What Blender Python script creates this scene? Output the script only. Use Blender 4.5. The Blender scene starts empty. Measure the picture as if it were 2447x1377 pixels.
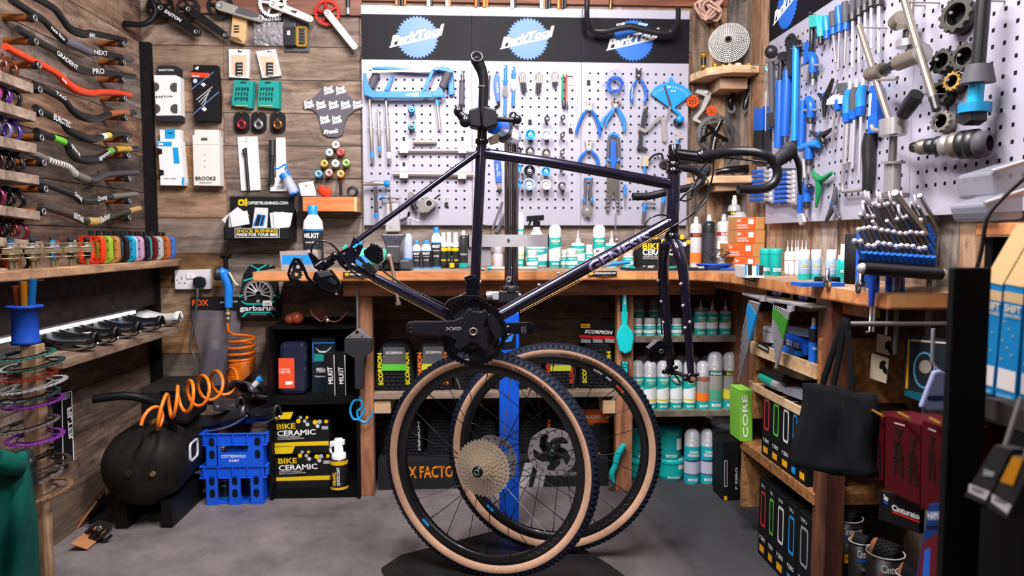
import bpy,bmesh,math,random
from mathutils import Vector as V,Matrix
pi=math.pi; sin=math.sin; cos=math.cos; rad=math.radians
rng=random.Random(7)
S=bpy.context.scene; COL=S.collection
FPX=1727.0
CAM=V((0,0,1.055)); YAW=rad(3.1); PIT=rad(3.9)
fw=V((sin(YAW)*cos(PIT),cos(YAW)*cos(PIT),-sin(PIT))); rt=V((cos(YAW),-sin(YAW),0)); up=rt.cross(fw)
def ray(px,py):return fw+rt*((px-1223.5)/FPX)-up*((py-688.5)/FPX)
class Pl:
 """a real surface: origin, right, up; d is the distance off the surface towards the room"""
 def __init__(s,o,u,v):
  s.o=V(o); s.u=V(u).normalized(); s.v=V(v).normalized(); s.n=s.u.cross(s.v)
 def uv(s,px,py,d=0.0):
  r=ray(px,py); t=(s.o+s.n*d-CAM).dot(s.n)/r.dot(s.n); p=CAM+r*t-s.o
  return(p.dot(s.u),p.dot(s.v))
 def P(s,u,v,d=0.0):return s.o+s.u*u+s.v*v+s.n*d
 def pt(s,px,py,d=0.0):return s.P(*s.uv(px,py,d),d)
 def m(s,px,py,n=1.0,d=0.0):
  a=s.pt(px,py-n/2,d); b=s.pt(px,py+n/2,d); return(a-b).length
D=3.35; XL=-1.46; XR=1.24; ZB=0.928
BW=Pl((0,D,0),(1,0,0),(0,0,1))
LW=Pl((XL,0,0),(0,1,0),(0,0,1))
RW=Pl((XR,0,0),(0,-1,0),(0,0,1))
FL=Pl((0,0,0),(1,0,0),(0,1,0))
BT=Pl((0,0,ZB),(1,0,0),(0,1,0))
BK=Pl((0,2.06,0),(cos(rad(5)),sin(rad(5)),0),(0,0,1))
O0=Pl((0,0,0),(1,0,0),(0,0,1))
def YP(y):return Pl((0,y,0),(1,0,0),(0,0,1))
def XP(x):return Pl((x,0,0),(0,-1,0),(0,0,1))
def spl(pts,n=6):
 pts=[V(p)for p in pts]; out=[]
 for i in range(len(pts)-1):
  a=pts[max(i-1,0)]; b=pts[i]; c=pts[i+1]; d=pts[min(i+2,len(pts)-1)]
  for k in range(n):
   t=k/n
   out.append(0.5*((2*b)+(c-a)*t+(2*a-5*b+4*c-d)*t*t+(3*b-a-3*c+d)*t**3))
 return out+[pts[-1]]
def lerpl(l,n):
 if not isinstance(l,(list,tuple)):return[l]*n
 o=[]
 for i in range(n):
  t=i/(n-1)*(len(l)-1); k=min(int(t),len(l)-2); o.append(l[k]+(l[k+1]-l[k])*(t-k))
 return o
def rect(x0,y0,x1,y1):return[(x0,y0),(x1,y0),(x1,y1),(x0,y1)]
def rrect(x0,y0,x1,y1,r,n=4):
 o=[]
 for cx,cy,a in((x1-r,y1-r,0),(x0+r,y1-r,90),(x0+r,y0+r,180),(x1-r,y0+r,270)):
  for k in range(n+1):
   t=rad(a+90*k/n); o.append((cx+r*cos(t),cy+r*sin(t)))
 return o
def circ(x,y,r,n=20,ry=None,a0=0):return[(x+r*cos(2*pi*k/n+a0),y+(ry or r)*sin(2*pi*k/n+a0))for k in range(n)]
MC={}
def lin(h):
 h=h.lstrip('#'); o=[]
 for i in(0,2,4):
  c=int(h[i:i+2],16)/255; o.append(c/12.92 if c<=.04045 else((c+.055)/1.055)**2.4)
 return o+[1]
def M(h,r=.5,m=0,**k):
 m=m if m==1 else min(m,.62); key=(h,r,m,tuple(sorted(k.items())))
 if key in MC:return MC[key]
 mt=bpy.data.materials.new('paint_'+h); mt.use_nodes=True
 b=mt.node_tree.nodes['Principled BSDF']
 b.inputs['Base Color'].default_value=lin(h); b.inputs['Roughness'].default_value=r; b.inputs['Metallic'].default_value=m
 if r>=.45 and not m:b.inputs['Specular IOR Level'].default_value=.15
 if 'coat' in k:b.inputs['Coat Weight'].default_value=k['coat']; b.inputs['Coat Roughness'].default_value=.06
 if 'emit' in k:b.inputs['Emission Color'].default_value=lin(h); b.inputs['Emission Strength'].default_value=k['emit']
 if 'glass' in k:
  b.inputs['Transmission Weight'].default_value=k['glass']; b.inputs['IOR'].default_value=k.get('ior',1.15)
 if 'alpha' in k:b.inputs['Alpha'].default_value=k['alpha']
 nz=k.get('nz',0)
 if nz:
  nt=mt.node_tree; tc=nt.nodes.new('ShaderNodeTexCoord'); n=nt.nodes.new('ShaderNodeTexNoise')
  n.inputs['Scale'].default_value=k.get('ns',40); n.inputs['Detail'].default_value=6
  rp=nt.nodes.new('ShaderNodeValToRGB'); c=lin(h)
  rp.color_ramp.elements[0].position=.3; rp.color_ramp.elements[1].position=.7
  rp.color_ramp.elements[0].color=[max(0,x*(1-nz))for x in c[:3]]+[1]; rp.color_ramp.elements[1].color=[min(1,x*(1+nz))for x in c[:3]]+[1]
  nt.links.new(tc.outputs['Object'],n.inputs['Vector']); nt.links.new(n.outputs['Fac'],rp.inputs[0]); nt.links.new(rp.outputs[0],b.inputs['Base Color'])
  bp=nt.nodes.new('ShaderNodeBump'); bp.inputs['Strength'].default_value=k.get('bump',.15); bp.inputs['Distance'].default_value=.002
  nt.links.new(n.outputs['Fac'],bp.inputs['Height']); nt.links.new(bp.outputs[0],b.inputs['Normal'])
 MC[key]=mt; return mt
def wood(name,cols,stretch=(1,8,8),scale=3.0,rough=.75,var=.5,speck=.0,bump=.4):
 """planks: grain along the un-stretched axis, each plank (mesh island) with a tone of its own"""
 mt=bpy.data.materials.new(name); mt.use_nodes=True; nt=mt.node_tree; b=nt.nodes['Principled BSDF']; L=nt.links.new
 tc=nt.nodes.new('ShaderNodeTexCoord'); mp=nt.nodes.new('ShaderNodeMapping'); mp.inputs['Scale'].default_value=stretch
 ge=nt.nodes.new('ShaderNodeNewGeometry')
 ad=nt.nodes.new('ShaderNodeVectorMath'); ad.operation='ADD'
 sc=nt.nodes.new('ShaderNodeMath'); sc.operation='MULTIPLY'; sc.inputs[1].default_value=37
 L(ge.outputs['Random Per Island'],sc.inputs[0]); L(tc.outputs['Object'],ad.inputs[0]); L(sc.outputs[0],ad.inputs[1]); L(ad.outputs[0],mp.inputs['Vector'])
 n1=nt.nodes.new('ShaderNodeTexNoise'); n1.inputs['Scale'].default_value=scale; n1.inputs['Detail'].default_value=8; n1.inputs['Roughness'].default_value=.65; n1.inputs['Distortion'].default_value=.8
 L(mp.outputs[0],n1.inputs['Vector'])
 rp=nt.nodes.new('ShaderNodeValToRGB'); e=rp.color_ramp.elements
 e[0].position=.3; e[0].color=lin(cols[0]); e[1].position=.68; e[1].color=lin(cols[2]); x=e.new(.5); x.color=lin(cols[1])
 L(n1.outputs['Fac'],rp.inputs[0])
 hs=nt.nodes.new('ShaderNodeHueSaturation'); mr=nt.nodes.new('ShaderNodeMapRange'); mr.inputs['To Min'].default_value=1-var*.75; mr.inputs['To Max'].default_value=1+var*.55
 L(ge.outputs['Random Per Island'],mr.inputs['Value']); L(mr.outputs[0],hs.inputs['Value'])
 m2=nt.nodes.new('ShaderNodeMath'); m2.operation='MULTIPLY'; m2.inputs[1].default_value=7.31
 f2=nt.nodes.new('ShaderNodeMath'); f2.operation='FRACT'; L(ge.outputs['Random Per Island'],m2.inputs[0]); L(m2.outputs[0],f2.inputs[0])
 ms=nt.nodes.new('ShaderNodeMapRange'); ms.inputs['To Min'].default_value=1-var*.8; ms.inputs['To Max'].default_value=1+var*.25
 L(f2.outputs[0],ms.inputs['Value']); L(ms.outputs[0],hs.inputs['Saturation']); L(rp.outputs[0],hs.inputs['Color'])
 out=hs.outputs[0]
 if speck:
  n2=nt.nodes.new('ShaderNodeTexNoise'); n2.inputs['Scale'].default_value=22; n2.inputs['Detail'].default_value=10; n2.inputs['Roughness'].default_value=.8
  L(ad.outputs[0],n2.inputs['Vector']); r2=nt.nodes.new('ShaderNodeValToRGB'); r2.color_ramp.elements[0].position=.52; r2.color_ramp.elements[1].position=.66
  L(n2.outputs['Fac'],r2.inputs[0]); mm=nt.nodes.new('ShaderNodeMath'); mm.operation='MULTIPLY'; mm.inputs[1].default_value=speck; L(r2.outputs[0],mm.inputs[0])
  mx=nt.nodes.new('ShaderNodeMix'); mx.data_type='RGBA'; mx.inputs['B'].default_value=lin(cols[3]if len(cols)>3 else '1c1714')
  L(mm.outputs[0],mx.inputs['Factor']); L(out,mx.inputs['A']); out=mx.outputs['Result']
 L(out,b.inputs['Base Color']); b.inputs['Roughness'].default_value=rough
 bp=nt.nodes.new('ShaderNodeBump'); bp.inputs['Strength'].default_value=bump; bp.inputs['Distance'].default_value=.003
 L(n1.outputs['Fac'],bp.inputs['Height']); L(bp.outputs[0],b.inputs['Normal'])
 return mt
TC={}
def text_mesh(s,bold):
 if(s,bold)in TC:return TC[(s,bold)]
 c=bpy.data.curves.new('t','FONT'); c.body=s; c.size=1; c.dimensions='2D'; c.fill_mode='BOTH'; c.resolution_u=2; c.offset=bold
 o=bpy.data.objects.new('t',c); COL.objects.link(o); bpy.context.view_layer.update()
 me=bpy.data.meshes.new_from_object(o.evaluated_get(bpy.context.evaluated_depsgraph_get()))
 vs=[(v.co.x,v.co.y)for v in me.vertices]; fs=[tuple(p.vertices)for p in me.polygons]
 bpy.data.objects.remove(o); bpy.data.curves.remove(c); bpy.data.meshes.remove(me)
 if vs:
  x0=min(v[0]for v in vs); x1=max(v[0]for v in vs); w=max(x1-x0,1e-4)
  vs=[((x-x0)/w,y/.71)for x,y in vs]
 TC[(s,bold)]=(vs,fs); return TC[(s,bold)]
def text_cut(s,bold):
 vs,fs=text_mesh(s,bold); bm=bmesh.new(); q=[bm.verts.new((x,y,0))for x,y in vs]
 for f in fs:
  try:bm.faces.new([q[i]for i in f])
  except ValueError:pass
 for i in range(1,10):bmesh.ops.bisect_plane(bm,geom=bm.verts[:]+bm.edges[:]+bm.faces[:],plane_co=(0,i/10,0),plane_no=(0,1,0))
 bm.verts.index_update(); r=[(v.co.x,v.co.y)for v in bm.verts],[[v.index for v in f.verts]for f in bm.faces]; bm.free(); return r
class MB:
 def __init__(s):s.v=[]; s.f=[]; s.m=[]; s.mats=[]; s.sm=[]; s.X=None
 def add(s,vs,fs,mat,smooth=False):
  if mat not in s.mats:s.mats.append(mat)
  k=s.mats.index(mat); b=len(s.v)
  s.v+=[s.X@V(p)for p in vs]if s.X else[V(p)for p in vs]
  for f in fs:s.f.append([i+b for i in f]); s.m.append(k); s.sm.append(smooth)
  return s
 def plate(s,pl,pts,d1,d0,mat,px=True,side=None):
  """outline on a surface, from d0 up to d1 off it"""
  q=[pl.uv(x,y,d1)for x,y in pts]if px else list(pts)
  a=sum(q[i][0]*q[(i+1)%len(q)][1]-q[(i+1)%len(q)][0]*q[i][1]for i in range(len(q)))
  if a<0:q.reverse()
  n=len(q); vs=[pl.P(u,v,d1)for u,v in q]+[pl.P(u,v,d0)for u,v in q]
  if side is None:return s.add(vs,[list(range(n)),list(range(2*n-1,n-1,-1))]+[[i,n+i,n+(i+1)%n,(i+1)%n]for i in range(n)],mat)
  s.add(vs[:n],[list(range(n))],mat)
  return s.add(vs,[list(range(2*n-1,n-1,-1))]+[[i,n+i,n+(i+1)%n,(i+1)%n]for i in range(n)],side)
 def face(s,pl,pts,d,mat,px=True):
  q=[pl.uv(x,y,d)for x,y in pts]if px else list(pts)
  a=sum(q[i][0]*q[(i+1)%len(q)][1]-q[(i+1)%len(q)][0]*q[i][1]for i in range(len(q)))
  if a<0:q.reverse()
  return s.add([pl.P(u,v,d)for u,v in q],[list(range(len(q)))],mat)
 def ring(s,pl,o,i,d1,d0,mat,px=True):
  if px:o=[pl.uv(x,y,d1)for x,y in o]; i=[pl.uv(x,y,d1)for x,y in i]
  a=sum(o[k][0]*o[(k+1)%len(o)][1]-o[(k+1)%len(o)][0]*o[k][1]for k in range(len(o)))
  if a<0:o=o[::-1]; i=i[::-1]
  n=len(o); vs=[pl.P(u,v,d1)for u,v in o]+[pl.P(u,v,d1)for u,v in i]+[pl.P(u,v,d0)for u,v in o]+[pl.P(u,v,d0)for u,v in i]
  fs=[]
  for k in range(n):
   j=(k+1)%n
   fs+=[[k,j,n+j,n+k],[2*n+j,2*n+k,3*n+k,3*n+j],[k,2*n+k,2*n+j,j],[n+j,3*n+j,3*n+k,n+k]]
  return s.add(vs,fs,mat)
 def box(s,x0,x1,y0,y1,z0,z1,mat):
  vs=[(x,y,z)for z in(z0,z1)for y in(y0,y1)for x in(x0,x1)]
  return s.add(vs,[[0,2,3,1],[4,5,7,6],[0,1,5,4],[2,6,7,3],[0,4,6,2],[1,3,7,5]],mat)
 def obox(s,c,a,b,d,mat):
  c=V(c); a=V(a); b=V(b); d=V(d)
  vs=[c+a*i+b*j+d*k for k in(-1,1)for j in(-1,1)for i in(-1,1)]
  f=[[0,2,3,1],[4,5,7,6],[0,1,5,4],[2,6,7,3],[0,4,6,2],[1,3,7,5]]
  if a.cross(b).dot(d)<0:f=[x[::-1]for x in f]
  return s.add(vs,f,mat)
 def tube(s,pts,r,mat,seg=10,caps=True,flat=1.0,upv=None):
  pts=[V(p)for p in pts]; n=len(pts); rs=lerpl(r,n)
  T=[(pts[min(i+1,n-1)]-pts[max(i-1,0)]).normalized()for i in range(n)]
  a=V(upv)if upv else(V((0,0,1))if abs(T[0].z)<.9 else V((1,0,0)))
  N=(a-T[0]*a.dot(T[0])).normalized(); vs=[]
  for i in range(n):
   N=(N-T[i]*N.dot(T[i])).normalized(); B=T[i].cross(N)
   for k in range(seg):
    t=2*pi*k/seg; vs.append(pts[i]+(N*cos(t)+B*sin(t)*flat)*rs[i])
  fs=[[i*seg+k,i*seg+(k+1)%seg,(i+1)*seg+(k+1)%seg,(i+1)*seg+k]for i in range(n-1)for k in range(seg)]
  s.add(vs,fs,mat,True)
  if caps:s.add(vs[:seg],[list(range(seg))[::-1]],mat); s.add(vs[-seg:],[list(range(seg))],mat)
  return s
 def lathe(s,prof,o,ax,mat,seg=24,smooth=True,arc=None):
  o=V(o); ax=V(ax).normalized(); a=V((0,0,1))if abs(ax.z)<.9 else V((1,0,0))
  N=(a-ax*a.dot(ax)).normalized(); B=ax.cross(N); n=len(prof); vs=[]
  for r,h in prof:
   for k in range(seg):
    t=2*pi*k/seg; vs.append(o+ax*h+(N*cos(t)+B*sin(t))*r)
  fs=[[i*seg+k,i*seg+(k+1)%seg,(i+1)*seg+(k+1)%seg,(i+1)*seg+k]for i in range(n-1)for k in range(seg)]
  return s.add(vs,fs,mat,smooth)
 def cyl(s,a,b,r,mat,seg=14,r2=None):return s.tube([a,b],[r,r2 if r2 is not None else r],mat,seg)
 def ball(s,c,r,mat,seg=14,sc=(1,1,1)):
  n=8; vs=[]; c=V(c)
  for i in range(n+1):
   for k in range(seg):
    t=pi*i/n; q=2*pi*k/seg; vs.append(c+V((r*sin(t)*cos(q)*sc[0],r*sin(t)*sin(q)*sc[1],-r*cos(t)*sc[2])))
  return s.add(vs,[[i*seg+k,i*seg+(k+1)%seg,(i+1)*seg+(k+1)%seg,(i+1)*seg+k]for i in range(n)for k in range(seg)],mat,True)
 def torus(s,c,ax,R,r,mat,n=24,seg=8,sq=1.0):
  c=V(c); ax=V(ax).normalized(); a=V((0,0,1))if abs(ax.z)<.9 else V((1,0,0)); N=(a-ax*a.dot(ax)).normalized(); B=ax.cross(N); vs=[]
  for i in range(n):
   t=2*pi*i/n; e=N*cos(t)+B*sin(t)
   for k in range(seg):
    q=2*pi*k/seg; vs.append(c+e*(R+r*cos(q))+ax*(r*sq*sin(q)))
  return s.add(vs,[[i*seg+k,((i+1)%n)*seg+k,((i+1)%n)*seg+(k+1)%seg,i*seg+(k+1)%seg]for i in range(n)for k in range(seg)],mat,True)
 def gear(s,c,ax,n,ro,rr,ri,th,mat,ph=0.0):
  """toothed ring"""
  c=V(c); ax=V(ax).normalized(); a=V((0,0,1))if abs(ax.z)<.9 else V((1,0,0)); N=(a-ax*a.dot(ax)).normalized(); B=ax.cross(N)
  q=[];
  for k in range(n):
   for dt,r in((-.32,rr),(-.14,ro),(.14,ro),(.32,rr)):
    t=2*pi*(k+dt)/n+ph; q.append((cos(t),sin(t),r))
  m=len(q); vs=[]
  for h in(th/2,-th/2):vs+=[c+ax*h+(N*x+B*y)*r for x,y,r in q]
  for h in(th/2,-th/2):vs+=[c+ax*h+(N*x+B*y)*ri for x,y,r in q]
  fs=[]
  for k in range(m):
   j=(k+1)%m; fs+=[[k,j,2*m+j,2*m+k],[m+j,m+k,3*m+k,3*m+j],[k,m+k,m+j,j],[2*m+j,3*m+j,3*m+k,2*m+k]]
  return s.add(vs,fs,mat)
 def text(s,t,pl,a,b,h,mat,d=.0005,px=True,bold=.02,shear=0.0):
  """lettering with its baseline from a to b and capitals h high"""
  vs,fs=text_mesh(t,bold)
  if not vs:return s
  if px:
   k=math.dist(a,b); a=pl.uv(*a,d); b=pl.uv(*b,d); h=h*math.dist(a,b)/k
  w=math.dist(a,b); e=((b[0]-a[0])/w,(b[1]-a[1])/w); g=(-e[1],e[0])
  o=[]
  for x,y in vs:
   X=x*w+y*h*shear; Y=y*h
   o.append(pl.P(a[0]+e[0]*X+g[0]*Y,a[1]+e[1]*X+g[1]*Y,d))
  return s.add(o,fs,mat)
 def ctext(s,t,r,z,w,h,mat,x0=0.0,bold=.02,shear=0.0,vert=False):
  """lettering wrapped on an upright cylinder at the origin, towards -Y"""
  vs,fs=text_mesh(t,bold); o=[]
  for x,y in vs:
   X,Y=((x-.5)*w+y*h*shear,y*h)
   if vert:X,Y=-Y,X
   q=-pi/2+(X+x0)/r; o.append((r*cos(q),r*sin(q),z+Y))
  return s.add(o,fs,mat)
 def cband(s,r,z0,z1,mat,a=75,x0=None,x1=None,n=40,sl=0.0):
  if x0 is None:x0=-rad(a)*r; x1=rad(a)*r
  vs=[]
  for k in range(n+1):
   x=x0+(x1-x0)*k/n; q=-pi/2+x/r; vs+=[(r*cos(q),r*sin(q),z0),(r*cos(q),r*sin(q),z1+sl*(k/n-.5))]
  return s.add(vs,[[2*k,2*k+2,2*k+3,2*k+1]for k in range(n)],mat,True)
 def build(s,name,parent=None,label=None,bevel=0,kind=None,org=None,sub=0,solid=0):
  o_=ORG.get(parent.name,V((0,0,0)))if parent else(V(org)if org is not None else V((0,0,0)))
  me=bpy.data.meshes.new(name); me.from_pydata([v-o_ for v in s.v],[],s.f)
  for m in s.mats:me.materials.append(m)
  me.polygons.foreach_set('material_index',s.m); me.polygons.foreach_set('use_smooth',s.sm); me.update()
  o=bpy.data.objects.new(name,me); COL.objects.link(o)
  if parent:o.parent=parent; FIRST.setdefault(parent.name,o)
  else:o.location=o_
  ORG[o.name]=o_
  if label:o['label']=label
  if kind:o['kind']=kind
  if bevel:
   md=o.modifiers.new('bevel','BEVEL'); md.width=bevel; md.segments=2; md.limit_method='ANGLE'; md.angle_limit=rad(40)
  if solid:md=o.modifiers.new('solid','SOLIDIFY'); md.thickness=solid; md.offset=0
  if sub:md=o.modifiers.new('sub','SUBSURF'); md.levels=sub; md.render_levels=sub
  return o
ORG={}; FIRST={}
def thing(name,label,cat,loc,group=None):
 o=bpy.data.objects.new(name,None); COL.objects.link(o); o.empty_display_size=.05
 o.location=loc; ORG[o.name]=V(loc); o['label']=label; o['category']=cat
 if group:o['group']=group
 return o
def single(mb,name,label,cat,group=None,**k):
 xs=[v.x for v in mb.v]; ys=[v.y for v in mb.v]; zs=[v.z for v in mb.v]
 o=mb.build(name,org=((min(xs)+max(xs))/2,(min(ys)+max(ys))/2,min(zs)),**k)
 o['label']=label; o['category']=cat
 if group:o['group']=group
 return o
def dup(root,loc,label,rotz=None,sc=None,group=None):
 c=root.copy(); COL.objects.link(c); c['label']=label; c.location=loc
 if rotz is not None:c.rotation_euler=(0,0,rotz)
 if sc is not None:c.scale=(sc,sc,sc)if not isinstance(sc,tuple)else sc
 if group:c['group']=group
 def kids(a,b):
  for ch in list(a.children):
   d=ch.copy(); COL.objects.link(d); d.parent=b; kids(ch,d)
 kids(root,c); return c
class Kit:
 """first use moves the thing itself, later uses copy it"""
 def __init__(s,root):s.r=root; s.used=False
 def put(s,loc,label,rotz=0.0,sc=1.0,group=None):
  if not s.used:
   s.used=True; r=s.r; r.location=loc; r['label']=label; r.rotation_euler=(0,0,rotz); r.scale=(sc,sc,sc)if not isinstance(sc,tuple)else sc
   if group:r['group']=group
   return r
  return dup(s.r,loc,label,rotz,sc,group)
BLK=M('121214',.45); BLKG=M('0b0b0d',.2); MATB=M('1b1b1e',.75); WHT=M('e9e8ea',.5); CHR=M('c9c9cf',.18,1.0); STL=M('9b979b',.35,.9); STD=M('6b686c',.4,.9)
PTB=M('0755b8',.42); PTL=M('1479d0',.42); TEAL=M('00a3a0',.4); TEAD=M('007f80',.5); ORG_=M('ee4a16',.5); YEL=M('f2c21a',.5); GOLD=M('b98a2c',.3,.85)
SLV=M('c7c5c8',.38,.75); BLG=M('4a494d',.6); RUB=M('17171a',.7,nz=.25,ns=60); CRD=M('b9824f',.8); PAP=M('efe9e2',.7); RED=M('c81e1e',.45); GRN=M('5fbb31',.5)
CLR=M('e8eaf0',.12,0,glass=.9,ior=1.08); CLRB=M('cfd6ea',.15,0,alpha=.35); CAPC=M('d9dbe2',.25,0,alpha=.55)
cd=bpy.data.cameras.new('camera'); cam=bpy.data.objects.new('camera',cd); COL.objects.link(cam)
cd.sensor_width=36; cd.lens=FPX/2447*36; cam.location=CAM; cam.rotation_euler=(pi/2-PIT,0,-YAW); cd.clip_start=.02
cd.dof.use_dof=True; cd.dof.focus_distance=2.12; cd.dof.aperture_fstop=3.2
S.camera=cam
S.view_settings.view_transform='Standard'; S.view_settings.look='None'; S.view_settings.exposure=0.38; S.view_settings.gamma=1
w=bpy.data.worlds.new('World'); S.world=w; w.use_nodes=True
w.node_tree.nodes['Background'].inputs[0].default_value=(.80,.84,1,1); w.node_tree.nodes['Background'].inputs[1].default_value=.035
def area(name,loc,tgt,sx,sy,e,col=(1,.96,.95)):
 l=bpy.data.lights.new(name,'AREA'); l.shape='RECTANGLE'; l.size=sx; l.size_y=sy; l.energy=e; l.color=col
 o=bpy.data.objects.new(name,l); COL.objects.link(o); o.location=loc
 o.rotation_euler=(V(tgt)-V(loc)).to_track_quat('-Z','Y').to_euler(); return o
area('ceiling_tube_light',(-.32,1.55,2.46),(-.2,2.35,.8),.12,1.2,55)
area('ceiling_tube_light',(.45,1.55,2.46),(.32,2.35,.9),.12,1.2,55)
area('front_fill_light',(-.35,-.5,2.0),(.0,2.4,.7),.9,.9,7,(1,.95,.93))  # added soft fill from behind the camera
WB=wood('old_planks',('4d3222','84603f','a37d5c'),(1.5,9,9),2.6,.8,.6,.4)
WL=wood('grey_planks',('30251f','6b5346','8f7a69'),(9,1.2,9),2.6,.8,.7,.75,.5)
WR=wood('upright_planks',('3a2a20','8a6a52','a98e78'),(9,9,1.4),2.4,.8,.7,.6)
WBEN=wood('worktop_wood',('8a4410','c07026','d08c40'),(1.2,7,5),2.6,.45,.15,.18,.3)
WAPR=wood('apron_wood',('4a2410','a0581f','cc7a34'),(1.2,7,9),2.6,.5,.2,.35,.3)
WPOST=wood('post_wood',('5a2c10','a55a20','c47a34'),(8,8,1.2),2.4,.5,.3,.25,.3)
WSH=wood('shelf_wood',('4d3a2c','8d715a','a78a70'),(1.2,8,8),2.6,.8,.4,.45,.4)
WPALE=wood('pale_wood',('9a7650','c9a070','dcbb8d'),(1.5,6,6),2.4,.7,.2,.1,.2)
WDRK=wood('dark_wood',('0f0b0a','241a16','3a2b22'),(1.5,8,8),2.5,.8,.4,.3,.3)
OSB=M('8a5f3a',.85,nz=.5,ns=55,bump=.5)
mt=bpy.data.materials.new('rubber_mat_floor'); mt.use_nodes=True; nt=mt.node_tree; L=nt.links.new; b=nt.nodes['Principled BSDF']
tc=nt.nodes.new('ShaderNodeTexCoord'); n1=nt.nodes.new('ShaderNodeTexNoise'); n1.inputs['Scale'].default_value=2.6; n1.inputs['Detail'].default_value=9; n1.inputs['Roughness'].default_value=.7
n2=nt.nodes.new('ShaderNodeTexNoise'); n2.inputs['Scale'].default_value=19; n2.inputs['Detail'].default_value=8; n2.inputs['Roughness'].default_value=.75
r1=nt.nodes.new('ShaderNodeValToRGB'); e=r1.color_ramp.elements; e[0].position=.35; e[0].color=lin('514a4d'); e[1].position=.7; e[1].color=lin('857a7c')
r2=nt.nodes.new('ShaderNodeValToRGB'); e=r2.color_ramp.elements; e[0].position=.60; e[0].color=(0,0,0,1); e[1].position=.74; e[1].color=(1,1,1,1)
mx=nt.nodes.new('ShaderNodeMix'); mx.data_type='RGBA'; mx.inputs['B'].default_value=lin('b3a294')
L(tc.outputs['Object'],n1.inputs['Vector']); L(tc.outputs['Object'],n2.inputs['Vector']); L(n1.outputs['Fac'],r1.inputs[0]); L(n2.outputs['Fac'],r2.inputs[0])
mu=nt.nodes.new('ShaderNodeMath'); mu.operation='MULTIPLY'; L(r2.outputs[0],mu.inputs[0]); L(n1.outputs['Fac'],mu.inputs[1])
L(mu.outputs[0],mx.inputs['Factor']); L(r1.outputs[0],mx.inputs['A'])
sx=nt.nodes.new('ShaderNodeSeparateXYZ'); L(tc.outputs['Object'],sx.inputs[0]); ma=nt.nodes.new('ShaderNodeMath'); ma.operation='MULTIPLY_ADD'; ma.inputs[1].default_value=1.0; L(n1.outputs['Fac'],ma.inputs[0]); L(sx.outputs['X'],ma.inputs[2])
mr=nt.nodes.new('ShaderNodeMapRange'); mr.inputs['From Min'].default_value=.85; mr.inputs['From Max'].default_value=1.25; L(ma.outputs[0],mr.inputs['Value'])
m3=nt.nodes.new('ShaderNodeMix'); m3.data_type='RGBA'; m3.inputs['B'].default_value=lin('36363a'); L(mr.outputs[0],m3.inputs['Factor']); L(mx.outputs['Result'],m3.inputs['A']); L(m3.outputs['Result'],b.inputs['Base Color']); b.inputs['Roughness'].default_value=.7  # right side darkened: fading light and cleaner rubber both put into the colour
wv=nt.nodes.new('ShaderNodeTexWave'); wv.inputs['Scale'].default_value=60; wv.inputs['Distortion'].default_value=.3; L(tc.outputs['Object'],wv.inputs['Vector'])
bp=nt.nodes.new('ShaderNodeBump'); bp.inputs['Strength'].default_value=.18; bp.inputs['Distance'].default_value=.002; L(wv.outputs['Fac'],bp.inputs['Height']); L(bp.outputs[0],b.inputs['Normal'])
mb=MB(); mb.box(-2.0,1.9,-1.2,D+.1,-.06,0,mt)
for a,c in(((255,1322),(305,1400)),((242,1300),(310,1380))):pass
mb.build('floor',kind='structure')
WB2=wood('weathered_planks',('4a3c35','7d695c','9d8a7c'),(1.5,9,9),2.6,.85,.45,.45)
mb=MB(); z=0.0; k=0
ys=[BW.uv(700,y)[1]for y in(1180,1100,1022,930,843,766,686,606,521,427,349,271,192,112,34)]
ys=[0.0]+ys[1:]+[ys[-1]+.155*i for i in range(1,6)]
r2_=random.Random(3)
for i in range(len(ys)-1):
 xs=[-1.62,BW.uv(541+r2_.uniform(-3,3),500)[0],BW.uv(866,500)[0]]
 x=xs[-1]
 while x<BW.uv(1650,500)[0]-.2:x+=r2_.uniform(.3,.7); xs.append(min(x,BW.uv(1648,500)[0]))
 if xs[-1]<BW.uv(1640,500)[0]:xs.append(BW.uv(1648,500)[0])
 for a,c in zip(xs,xs[1:]):
  if c-a>.02:mb.box(a+.001,c-.001,D,D+.03,ys[i]+.0015,ys[i+1]-.0015,WB if a<-1.5 or a>.2 else WB2)
for a,c in((1648,1690),(1690,1731),(1731,1775)):
 mb.box(BW.uv(a,300)[0],BW.uv(c,300)[0]-.002,D-.012,D+.03,0,2.2,WR)
mb.box(-1.7,1.5,D+.03,D+.08,0,3.0,WDRK)
mb.build('wall_back',kind='structure')
mb=MB(); zs=[0,.17,.335,.5,.66,.80,.955,1.1,1.26,1.42,1.58,1.75,1.92,2.08,2.25]
for i,(a,c)in enumerate(zip(zs,zs[1:])):
 y=-1.2
 for y2 in((1.3+.3*(i%3)),D):mb.box(XL-.03,XL,y+.001,y2-.001,a+.0015,c-.0015,WL); y=y2
mb.box(XL-.08,XL-.03,-1.2,D,0,2.6,WDRK)
mb.build('wall_left',kind='structure')
mb=MB(); y=D
while y>-1.2:
 y2=y-r2_.uniform(.10,.16); mb.box(XR,XR+.03,y2+.001,y-.001,0,2.13,WR); y=y2
mb.box(XR+.03,XR+.08,-1.2,D,0,2.6,WDRK)
mb.build('wall_right',kind='structure')
mb=MB()
mb.add([(XL-.1,-1.2,2.15),(-.1,-1.2,2.95),(-.1,D+.08,2.95),(XL-.1,D+.08,2.15),(XL-.1,-1.2,2.2),(-.1,-1.2,3.0),(-.1,D+.08,3.0),(XL-.1,D+.08,2.2)],[[0,1,2,3],[7,6,5,4],[0,4,5,1],[3,2,6,7]],WDRK)
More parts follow.
